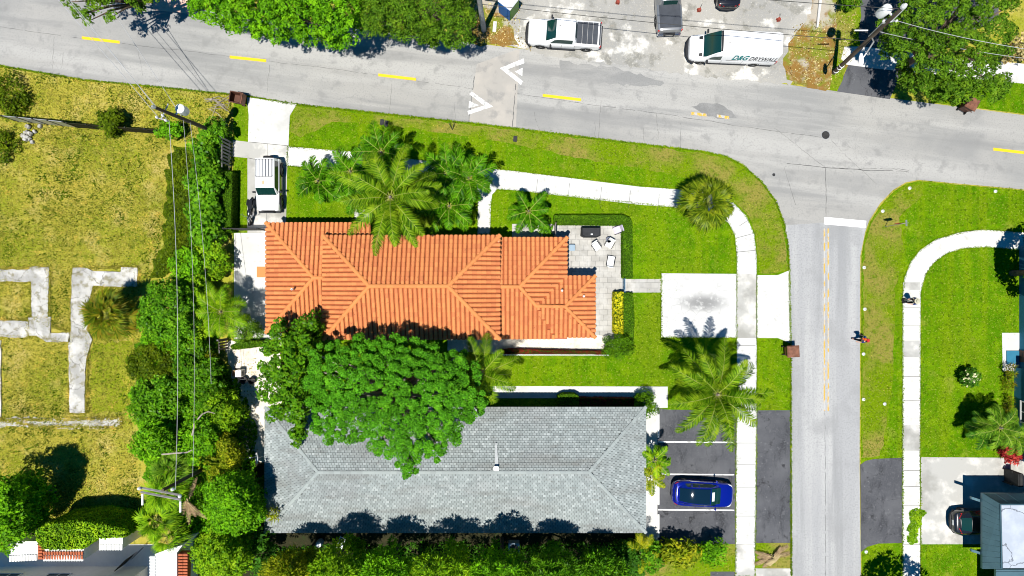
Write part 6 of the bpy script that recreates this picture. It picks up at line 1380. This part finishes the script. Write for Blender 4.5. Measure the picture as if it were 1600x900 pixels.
# --- big trees
plant('flame_tree', 'huge flat-topped dark green tree spreading between the orange roof and the grey roof', 'tree',
      [(480, 560), (500, 540), (535, 532), (560, 528), (590, 532), (615, 524), (650, 534), (685, 538), (700, 548), (725, 548), (742, 570), (752, 600), (762, 618), (756, 640), (740, 655), (725, 672), (715, 690), (705, 695), (690, 712), (682, 728), (668, 712), (658, 720), (655, 738), (642, 736), (640, 754), (628, 752), (626, 730), (612, 720), (590, 712), (575, 690), (555, 690), (535, 692), (508, 690), (490, 680), (480, 655), (484, 630), (478, 600)],
      6.6, 9.4, 370, .38, 190, .15, .085, 'leaf_poinciana', 11, trunk=.34, bark='pale_bark', limbs=90, up=.45, fill=.25, flat=.7, crvar=.35)
plant('almond_tree', 'bright glossy-leaved tree left of the huge flat-topped tree', 'tree',
      [(405, 560), (415, 540), (425, 515), (436, 492), (442, 505), (455, 520), (468, 500), (490, 488), (500, 500), (498, 520), (505, 545), (490, 570), (482, 600), (486, 630), (480, 665), (486, 690), (470, 682), (462, 700), (450, 690), (455, 668), (430, 650), (418, 655), (412, 630), (402, 600), (410, 580)],
      3.6, 6.8, 100, .46, 75, .26, .15, 'leaf_glossy', 12, trunk=.18, limbs=14, up=.45, flat=.9)
plant('street_tree', 'loose thin-crowned tree at the far upper left overhanging the street', 'tree',
      [(96, -30), (100, 5), (110, 22), (128, 30), (138, 42), (150, 24), (175, 30), (190, 22), (172, 8), (205, 6), (215, 14), (228, 0), (250, -6), (262, 4), (280, -10), (280, -60), (100, -60)],
      4.5, 7.5, 70, .42, 70, .22, .11, 'leaf_oak', 13, trunk=.2, bark='bark', limbs=22, fill=.1, base=(-28.5, 23.2))
plant('street_tree', 'dense bright green tree crown over the street edge, left one of the top pair', 'tree',
      [(268, -60), (262, 5), (280, 8), (300, 18), (312, 30), (330, 44), (345, 40), (365, 52), (390, 48), (410, 60), (440, 66), (465, 70), (500, 72), (530, 76), (550, 72), (562, 55), (565, 20), (555, -60)],
      4.2, 8.6, 190, .50, 105, .22, .11, 'leaf_ficus', 14, trunk=.26, limbs=14, up=.4, base=(-17.0, 21.5))
plant('street_tree', 'olive green tree crown over the street edge beside the concrete pole', 'tree',
      [(566, -60), (560, 20), (570, 52), (590, 62), (610, 56), (640, 62), (665, 68), (690, 72), (715, 72), (735, 66), (744, 50), (742, 20), (730, 4), (735, -60)],
      4.0, 8.2, 130, .50, 105, .20, .09, 'leaf_oak', 15, trunk=.24, limbs=14, up=.4, base=(-6.5, 21.6))
plant('oak_tree', 'broad loose oak crown over the upper right driveway and corner lawn', 'tree',
      [(1372, 66), (1366, 45), (1380, 30), (1395, 10), (1410, -30), (1590, -40), (1590, 20), (1584, 60), (1575, 85), (1580, 110), (1586, 135), (1570, 155), (1545, 160), (1530, 150), (1510, 155), (1490, 165), (1470, 158), (1455, 150), (1440, 148), (1425, 142), (1412, 135), (1402, 122), (1412, 105), (1392, 92)],
      3.6, 8.2, 210, .44, 110, .20, .10, 'leaf_oak', 16, trunk=.28, limbs=30, fill=.15, bark='bark')
bush('small brown-leaved shrub at the top right edge', 1597, 76, 16, 20, 2.2, 'leaf_litter', 17, dens=.6)
bush('small dark clipped bush at the top edge beside the asphalt drive', 1330, 1, 16, 13, 2.0, 'leaf_hedge', 18, L=.14, Wd=.09)
plant('garden_tree', 'tree mostly beyond the right edge shading the curved sidewalk', 'tree', ellipse(1666, 428, 52, 64), 3.4, 6.2, 66, .42, 55, .28, .16, 'leaf_deep', 19, trunk=.2)
plant('garden_tree', 'star-leaved tree mostly beyond the bottom edge beside the right sidewalk', 'tree', ellipse(1432, 962, 52, 44), 3, 5.2, 40, .40, 30, .36, .16, 'leaf_deep', 20, trunk=.12, radial=True)
# --- bottom hedge of trees, south of the grey roof
k = 0
for (cx, cy, rx, ry, zl, zt, mt, lb) in [(452, 900, 40, 38, 3.4, 8.4, 'leaf_yellowgreen', 'yellow-green bushy tree at the left end of the row south of the grey roof'), (520, 898, 44, 38, 3.6, 10.2, 'leaf_bright', 'bright tufted tree second from the left in the row south of the grey roof'), (600, 900, 50, 40, 3.6, 8.6, 'leaf_ficus', 'leafy tufted tree third from the left in the row south of the grey roof'), (690, 902, 54, 44, 3.6, 9.4, 'leaf_bright', 'wide tufted tree in the middle of the row south of the grey roof'), (780, 905, 50, 44, 3.4, 9.2, 'leaf_ficus', 'mid green tree right of the middle in the row south of the grey roof'), (862, 902, 46, 42, 3.2, 8.2, 'leaf_seagrape', 'dark green tree second from the right in the row south of the grey roof'), (940, 900, 44, 40, 2.8, 7.0, 'leaf_seagrape', 'deep green tree at the right end of the row south of the grey roof')]:
    plant('screen_tree', lb, 'tree', rough_poly(ellipse(cx, cy, rx, ry), 5, 16, cx), zl, zt * (1 + .07 * math.sin(cx)), 70, .50, 80, .30, .085, mt, 30 + k, trunk=.13, radial=True, up=.6, limbs=9, group='row of trees south of the grey roof'); k += 1
plant('screen_tree', 'low dark scrub tree under the row at the corner of the grey roof', 'tree', ellipse(985, 872, 30, 24), .8, 3.0, 22, .4, 60, .3, .12, 'leaf_deep', 41, trunk=.06)
bush('yellow-green leafy shrub below the lowest parking bay', 1064, 868, 34, 20, 2.4, 'leaf_yellowgreen', 42, L=.4, Wd=.16, low=.1)
bush('bright green shrub at the right end below the lowest parking bay', 1116, 862, 22, 20, 2.0, 'leaf_ficus', 43, L=.2)
bush('dark green shrub between the grey roof corner and the parking bay', 1016, 872, 20, 26, 2.6, 'leaf_seagrape', 44, L=.34, Wd=.14)
palm('areca_palm', 'small yellow-green palm by the corner of the grey roof', 1000, 862, 2.2, 1.7, 12, 'leaf_yellowgreen', 45, ll=.5, lw=.06, n=22, trunk=.06, parts=False)
# --- left band of shrubs and trees, from the top
bush('dense dark shrub at the foot of the upper left utility pole', 335, 203, 22, 14, 2.4, 'leaf_seagrape', 50)
bush('small bright shrub on the panel fence in the vacant lot', 172, 190, 18, 20, 1.8, 'leaf_vine', 51, L=.16)
bush('shrub at the east end of the panel fence', 262, 203, 20, 13, 1.6, 'leaf_ficus', 52, L=.2)
bush('dark weedy bush at the left edge above the panel fence', 14, 150, 28, 34, .8, 'leaf_vine', 53, L=.2, dens=.4)
bush('dark weedy bush at the left edge below the panel fence', 6, 226, 22, 26, .6, 'leaf_vine', 54, L=.2, dens=.35)
bush('glossy sea grape shrub beside the grey board fence', 320, 238, 22, 28, 2.6, 'leaf_seagrape', 55, L=.28, Wd=.2)
bush('tall glossy sea grape shrub left of the clipped side hedge, upper', 322, 288, 25, 36, 2.2, 'leaf_seagrape', 56, L=.3, Wd=.22)
bush('tall glossy sea grape shrub left of the clipped side hedge, lower', 322, 350, 27, 40, 2.4, 'leaf_seagrape', 57, L=.32, Wd=.24)
bush('bright round shrub above the feathery palm', 334, 405, 24, 28, 2.0, 'leaf_bright', 58, L=.24)
bush('mid green shrub under the left-hand power line level with the orange chimney', 293, 418, 28, 26, 2.6, 'leaf_ficus', 59)
plant('garden_tree', 'rounded bright tree right of the big brown fan palm', 'tree', rough_poly(ellipse(262, 487, 48, 48), 6, 14, 5), 1.8, 5.2, 70, .46, 75, .24, .13, 'leaf_seagrape', 60, trunk=.14)
bush('bright shrub between the two power lines beside the feathery palm', 308, 480, 20, 46, 3.0, 'leaf_bright', 61)
bush('low olive shrub at the foot of the big brown fan palm', 240, 575, 36, 34, .9, 'leaf_vine', 62, L=.16, name='shrub')
bush('dark glossy shrub right of the foundation strip', 245, 628, 44, 36, 2.0, 'leaf_seagrape', 63, L=.28)
bush('dark shiny shrub under the left-hand power line near the gravel', 300, 568, 28, 44, 2.4, 'leaf_glossy', 64, L=.26)
plant('garden_tree', 'dark leafy tree left of the side yard gravel', 'tree', rough_poly(ellipse(324, 602, 26, 42), 5, 14, 6), .8, 2.8, 40, .42, 75, .26, .13, 'leaf_glossy', 65, trunk=.1)
bush('straw coloured half-dry shrub below the brown board fence', 326, 558, 12, 12, 1.8, 'leaf_yellowgreen', 66, L=.3, Wd=.06, dens=.8)
plant('garden_tree', 'yellow-green tree right of the curved dead branch', 'tree', rough_poly(ellipse(346, 646, 30, 34), 5, 14, 7), 1, 3.8, 42, .45, 80, .24, .11, 'leaf_bright', 67, trunk=.12)
plant('garden_tree', 'dark leafy tree at the left end of the band below the dry grass', 'tree', rough_poly(ellipse(243, 692, 34, 36), 5, 14, 8), .8, 3.4, 40, .45, 75, .24, .12, 'leaf_ficus', 68, trunk=.08)
plant('garden_tree', 'olive tree under the right-hand power line', 'tree', rough_poly(ellipse(318, 690, 36, 40), 5, 14, 9), 1.4, 4.6, 46, .45, 80, .22, .11, 'leaf_ficus', 69, trunk=.12)
plant('garden_tree', 'yellowish fine-leaved tree left of the satellite dish', 'tree', rough_poly(ellipse(342, 712, 34, 36), 5, 14, 10), 1.4, 4.4, 50, .44, 85, .20, .09, 'leaf_yellowgreen', 70, trunk=.12)
plant('garden_tree', 'large bright tree left of the lower corner of the grey roof', 'tree', rough_poly(ellipse(365, 790, 44, 50), 7, 14, 11), 2.4, 7.2, 80, .5, 85, .24, .11, 'leaf_ficus', 71, trunk=.18, limbs=10)
plant('garden_tree', 'tall green tree at the bottom edge left of the grey roof', 'tree', rough_poly(ellipse(348, 872, 42, 42), 6, 14, 12), 2.4, 7.0, 64, .5, 85, .24, .11, 'leaf_bright', 72, trunk=.16)
bush('deep green bush at the lower left corner of the grey roof', 402, 856, 22, 40, 3.6, 'leaf_deep', 73, L=.3)
bush('pale tufted shrub touching the lower left corner of the grey roof', 428, 802, 14, 12, 4.4, 'leaf_yellowgreen', 74, L=.5, Wd=.06, radial=True)
bush('dark shrub under the west eave of the grey roof', 404, 770, 14, 32, 2.2, 'leaf_deep', 75, L=.26)
plant('garden_tree', 'dark round tree at the left edge above the white villa', 'tree', rough_poly(ellipse(8, 800, 44, 62), 6, 14, 13), 1.6, 6.6, 90, .52, 85, .26, .13, 'leaf_ficus', 76, trunk=.2, limbs=10, fill=.8)
hedge('shaggy bright green hedge along the villa garden wall', [(56, 830), (75, 818), (130, 814), (165, 820), (196, 830), (196, 839), (150, 841), (140, 848), (128, 858), (70, 858), (58, 848)], 3.6, 'leaf_bright', 77, L=.22, Wd=.09, dens=220, bumpy=.14)
# vines on the ground beside the dry lot
def cover(name, label, poly, h, mat, seed, dens, L=.2, Wd=.12):
    rg = np.random.default_rng(seed); a = np.array(poly); lo, hi = a.min(0), a.max(0); q = rg.uniform(lo, hi, (int((hi - lo).prod() / 400 * dens), 2)); q = q[in_poly(q, poly)]
    d = np.clip(edge_dist(q, poly) / 14, 0, 1); z = .05 + h * d * rg.uniform(.4, 1.1, len(q)); P = np.column_stack([(q[:, 0] - 800) / S, (450 - q[:, 1]) / S, z]); n = len(P)
    V, F = leaf_quads(P, nrm(np.array([0, 0, 1.]) + rg.normal(0, .5, P.shape)), rg.normal(size=P.shape), L * rg.uniform(.6, 1.3, n), Wd * rg.uniform(.6, 1.3, n)); return tag(np_mesh(name, V, F, M[mat]), label, 'ground cover', kind='stuff')
cover('vine_cover', 'low olive vines creeping over the ground between the dry lot and the tall shrubs', rough_poly([(270, 226), (318, 226), (325, 330), (318, 430), (240, 430), (254, 380), (262, 320), (262, 270)], 6, 10, 5), .5, 'leaf_vine', 80, 420)
cover('vine_cover', 'low vines creeping under the lower left shrubs', rough_poly([(215, 530), (330, 440), (345, 560), (395, 640), (400, 760), (385, 890), (300, 890), (230, 750), (205, 640)], 6, 10, 6), .7, 'leaf_ficus', 81, 150, .26, .14)
cover('vine_cover', 'dark undergrowth along the strip behind the grey roof', rough_poly([(420, 852), (1010, 846), (1010, 900), (420, 900)], 5, 10, 6), 1.0, 'leaf_deep', 82, 110, .26, .12)  # dense deep-coloured leaves help darken the strip like tree shade
cover('sidewalk_moss', 'patch of bright green weeds growing over the right sidewalk', rough_poly([(1420, 800), (1432, 794), (1446, 797), (1449, 803), (1441, 806), (1439, 818), (1432, 830), (1434, 846), (1422, 852), (1416, 846), (1420, 832), (1416, 828), (1421, 815)], 2.0, 5, 7), .06, 'leaf_bright', 83, 800, .13, .10)
# --- hedges and clipped plants
PH = [(866, 336), (974, 336), (984, 340), (988, 348), (988.5, 434), (973, 434), (973, 351), (866, 350)]
hedge('clipped dark hedge wrapping two sides of the patio', PH, .75, 'leaf_hedge', 90, L=.09, Wd=.06, dens=420)
hedge('clipped dark hedge strip right of the yellow-leaved row', [(973, 458), (988.5, 458), (991, 500), (989, 553), (975, 554)], .6, 'leaf_hedge', 91, L=.09, Wd=.06, dens=420)
hedge('row of vivid yellow-leaved shrubs at the patio edge', [(960, 457), (973, 457), (973, 521), (960, 520)], .9, 'leaf_lime', 92, L=.18, Wd=.11, dens=240, bumpy=.1, cat='hedge')
bush('rounded dark clipped bush at the south end of the yellow-leaved row', 966, 541, 22, 20, 1.5, 'leaf_hedge', 93, L=.12, Wd=.08, dens=1.0, trunk=.05)
hedge('clipped tall side hedge along the driveway', [(349, 268), (362, 268), (361, 361), (348, 361)], 1.3, 'leaf_hedge', 94, L=.10, Wd=.07, dens=330)
bush('round clipped bush beside the west wall of the orange roofed house', 384, 514, 21, 20, 2.2, 'leaf_palm', 95, L=.13, Wd=.06, dens=1.3)
hedge('curved clipped hedge above the side yard gravel', [(360, 540), (378, 535), (400, 533), (412, 534), (412, 540), (392, 543), (362, 546)], 1.0, 'leaf_hedge', 96, L=.12, Wd=.08)
bush('small dark plant between the patio hedge and the palm clump', 853, 358, 9, 16, 1.3, 'leaf_seagrape', 97, L=.16, Wd=.1)
hedge('small clipped bush against the north wall of the grey roofed house', [(872, 619), (880, 616), (898, 616), (904, 620), (904, 633), (872, 633)], 1.0, 'leaf_hedge', 98, L=.11, Wd=.07)
hedge('row of maroon foliage along the north wall of the grey roofed house', [(905, 622), (990, 623), (990, 634), (905, 633)], .7, 'leaf_maroon', 99, L=.14, Wd=.08, dens=240)
bush('rounded clipped bush at the north-east corner of the grey roof', 1008, 631, 18, 17, 1.8, 'leaf_hedge', 100, L=.12, Wd=.08, dens=1.1)
hedge('strip of dark foliage behind the picket fence', [(783, 547), (800, 546), (948, 549), (948, 554), (783, 552)], .55, 'leaf_maroon', 101, L=.14, Wd=.07, dens=260)
r = bush('bush covered in white flowers in the right lawn', 1517, 590, 17, 14, 1.2, 'leaf_deep', 102, L=.2, Wd=.1)
rg = np.random.default_rng(5); n = 46; q = np.column_stack([rg.normal(4, 7, n), rg.normal(1, 5, n)]); c0 = r.location
P = np.column_stack([W(1517, 590, 1.2).x - c0.x + q[:, 0] / S, W(1517, 590, 1.2).y - c0.y - q[:, 1] / S, 1.25 - (q ** 2).sum(1) / 800 + rg.normal(0, .04, n)])
V, F = leaf_quads(np.repeat(P, 3, 0) + rg.normal(0, .04, (n * 3, 3)), nrm(np.array([0, 0, 1.]) + rg.normal(0, .35, (n * 3, 3))), rg.normal(size=(n * 3, 3)), np.full(n * 3, .15), np.full(n * 3, .11)); np_mesh('blossom', V, F, M['petal_white'], r)
bush('vivid pink-red leaved plant at the corner of the right driveway', 1579, 710, 17, 13, 1.2, 'leaf_red', 103, L=.34, Wd=.12, radial=True, dens=1.3)
bush('spiky dry grass plants in the bed beside the blue house', 1578, 588, 7, 24, 1.0, 'leaf_brown_palm', 104, L=.4, Wd=.05, radial=True)
bush('small spiky plant lower in the bed beside the blue house', 1577, 632, 6, 16, .8, 'leaf_brown_palm', 105, L=.35, Wd=.05, radial=True)
# --- palms
palm('coconut_palm', 'tall coconut palm with long arching fronds over the front path', 610, 308, 8.2, 4.2, 21, 'leaf_coconut', 110, ll=.74, lw=.075, n=60, ldroop=1.1, plume=.25, trunk=.16)
palm('coconut_palm', 'wide coconut palm between the stamped driveway and the car park', 1121, 616, 6.2, 4.1, 22, 'leaf_coconut', 111, ll=.76, lw=.075, n=56, ldroop=1.1, plume=.25, trunk=.17, el=(1.2, -.25))
palm('coconut_palm', 'coconut palm half under the right side of the huge flat-topped tree', 752, 584, 5.4, 3.1, 14, 'leaf_coconut', 112, ll=.72, lw=.06, n=44, trunk=.15)
for k, (x, y, h, L, nf, lb, fr) in enumerate([(497, 283, 3.0, 2.0, 9, 'small dark green palm nearest the driveway in the front lawn', None), (548, 268, 3.4, 2.3, 10, 'dark green palm beside the curved garden path', None), (596, 238, 3.8, 2.4, 10, 'dark green palm over the front sidewalk with an orange fruit cluster', 'fruit_orange'), (560, 300, 3.0, 2.1, 9, 'low dark green palm left of the tall coconut palm trunk', None), (700, 270, 4.0, 2.4, 11, 'dark green palm right of the tall coconut palm', None), (732, 278, 4.2, 2.2, 11, 'dark green palm whose shadow falls on the front sidewalk junction', 'fruit_orange'), (702, 322, 3.4, 2.3, 11, 'dark green palm closest to the orange roof edge', None)]):
    palm('christmas_palm', lb, x, y, h, L, nf + 4, 'leaf_adonidia', 120 + k, ldroop=.5, plume=.45, ll=.62, lw=.085, n=30, el=(1.05, .1), droop=(1.1, 1.6), trunk=.1, fruit=fr, group='dark green palms in the front lawn')
palm('christmas_palm', 'single dark green palm clump left of the patio hedge', 826, 330, 2.6, 1.9, 11, 'leaf_adonidia', 128, ll=.55, lw=.085, n=24, el=(1.0, 0), droop=(.9, 1.4), trunk=.09)
fan_palm('fan_palm', 'round silvery fan palm in the lawn corner at the bend of the sidewalk', 1106, 317, 3.6, 64, .95, 'leaf_palmetto', 130, pet=1.35, segs=15, wseg=.095, trunk=.2)
fan_palm('fan_palm', 'large fan palm with brown dying leaves on the old foundations', 170, 492, 3.4, 58, 1.0, 'leaf_brown_palm', 131, pet=1.3, segs=15, wseg=.10, trunk=.22)
palm('areca_palm', 'feathery bright palm left of the orange roofed house', 346, 487, 3.4, 2.3, 18, 'leaf_bright', 132, ll=.7, lw=.05, n=36, el=(1.2, -.1), trunk=.12)
palm('areca_palm', 'narrow bright palm between the grey roof and the parking bays', 1023, 718, 2.6, 1.5, 12, 'leaf_bright', 133, ll=.45, lw=.07, n=22, trunk=.08, el=(1.1, -.1))
palm('areca_palm', 'small bright palm tuft touching the east edge of the grey roof', 1016, 746, 2.6, 1.3, 10, 'leaf_yellowgreen', 134, ll=.42, lw=.07, n=20, trunk=.07, el=(1.0, -.1))
for k, (x, y, h, lb) in enumerate([(258, 770, 3.6, 'bright fan palm right under the double crossarm'), (244, 812, 3.2, 'bright fan palm below the double crossarm, above the villa gate'), (262, 838, 2.8, 'low bright fan palm against the white villa wall'), (268, 735, 3.0, 'dark fan palm just above the double crossarm')]):
    fan_palm('fan_palm', lb, x, y, h, 26, .9, 'leaf_bright' if k < 3 else 'leaf_palm', 140 + k, pet=1.0, segs=13, trunk=.12)
palm('bed_palm', 'dark green palm at the right edge above the pink-red plant', 1562, 668, 2.8, 1.9, 14, 'leaf_palm', 145, ll=.6, lw=.07, n=26, el=(1.1, -.1), trunk=.12)
palm('bed_palm', 'dark green palm left of another palm above the right driveway', 1540, 672, 2.0, 1.7, 12, 'leaf_deep', 146, ll=.55, lw=.08, n=24, el=(1.0, 0), trunk=.1)
palm('bed_palm', 'bright green palm at the right edge beside the blue house', 1588, 680, 2.4, 1.6, 12, 'leaf_palm', 147, ll=.5, lw=.08, n=24, el=(1.0, 0), trunk=.1)
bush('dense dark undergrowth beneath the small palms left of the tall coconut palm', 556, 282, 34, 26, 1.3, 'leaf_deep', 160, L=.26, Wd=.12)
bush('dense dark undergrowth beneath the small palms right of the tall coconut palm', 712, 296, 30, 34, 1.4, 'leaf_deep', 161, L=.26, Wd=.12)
bush('leafy undergrowth below the tall coconut palm', 640, 322, 34, 22, 1.0, 'leaf_seagrape', 162, L=.26, Wd=.12)
bush('leafy undergrowth over the front sidewalk above the tall coconut palm', 600, 262, 26, 20, 1.4, 'leaf_seagrape', 163, L=.26, Wd=.12)
bush('small leafy plant beside the small palm nearest the driveway', 508, 292, 20, 18, .9, 'leaf_seagrape', 164, L=.24, Wd=.12)
# dead fronds
def dead_fronds(label, cx, cy, z, spec, seed, L=1.8, root=None, name='dead_palm_fronds'):
    rg = np.random.default_rng(seed); c = W(cx, cy, z); root = root or thing(name, label, 'dead fronds', (c.x, c.y, 0))
    o0 = np.array([c.x - root.location.x, c.y - root.location.y, z])
    for az in spec:
        pts, q, F = frond_arrays(o0 + rg.normal(0, .1, 3), az, L * rg.uniform(.7, 1.1), .15, .6, .4, .05, 22, rg, ldroop=.3, fwd=1.4)
        fo = np_mesh('frond', q, F, M['dead_frond'], root); m = MB(); m.tube([Vector(p) for p in pts[::3]], [.04, .03, .02, .015, .01], 5); m.build('midrib', M['rachis_old'], fo)
dead_fronds('hanging dead tan palm fronds right of the double crossarm', 293, 780, 2.4, [-1.9, -1.5, -1.2, -1.7, 1.3, -.8], 150)
dead_fronds('', 1207, 870, .25, [3.6, 4.0, 3.3, .8, .5, 3.8, 2.9, .2], 151, 1.5, DEBRIS)
m = MB()
for k, (a, l) in enumerate(((.7, .9), (.5, 1.0), (.95, .8), (.3, .7))): m.tube([(-math.cos(a) * l * .6, -math.sin(a) * l * .6 - .2, .12), (0, -.1, .3 + .05 * k), (math.cos(a) * l * .7, math.sin(a) * l * .7 - .1, .15)], [.10, .16, .05], 6)
m.build('husk', M['rachis_old'], DEBRIS, smooth=60)
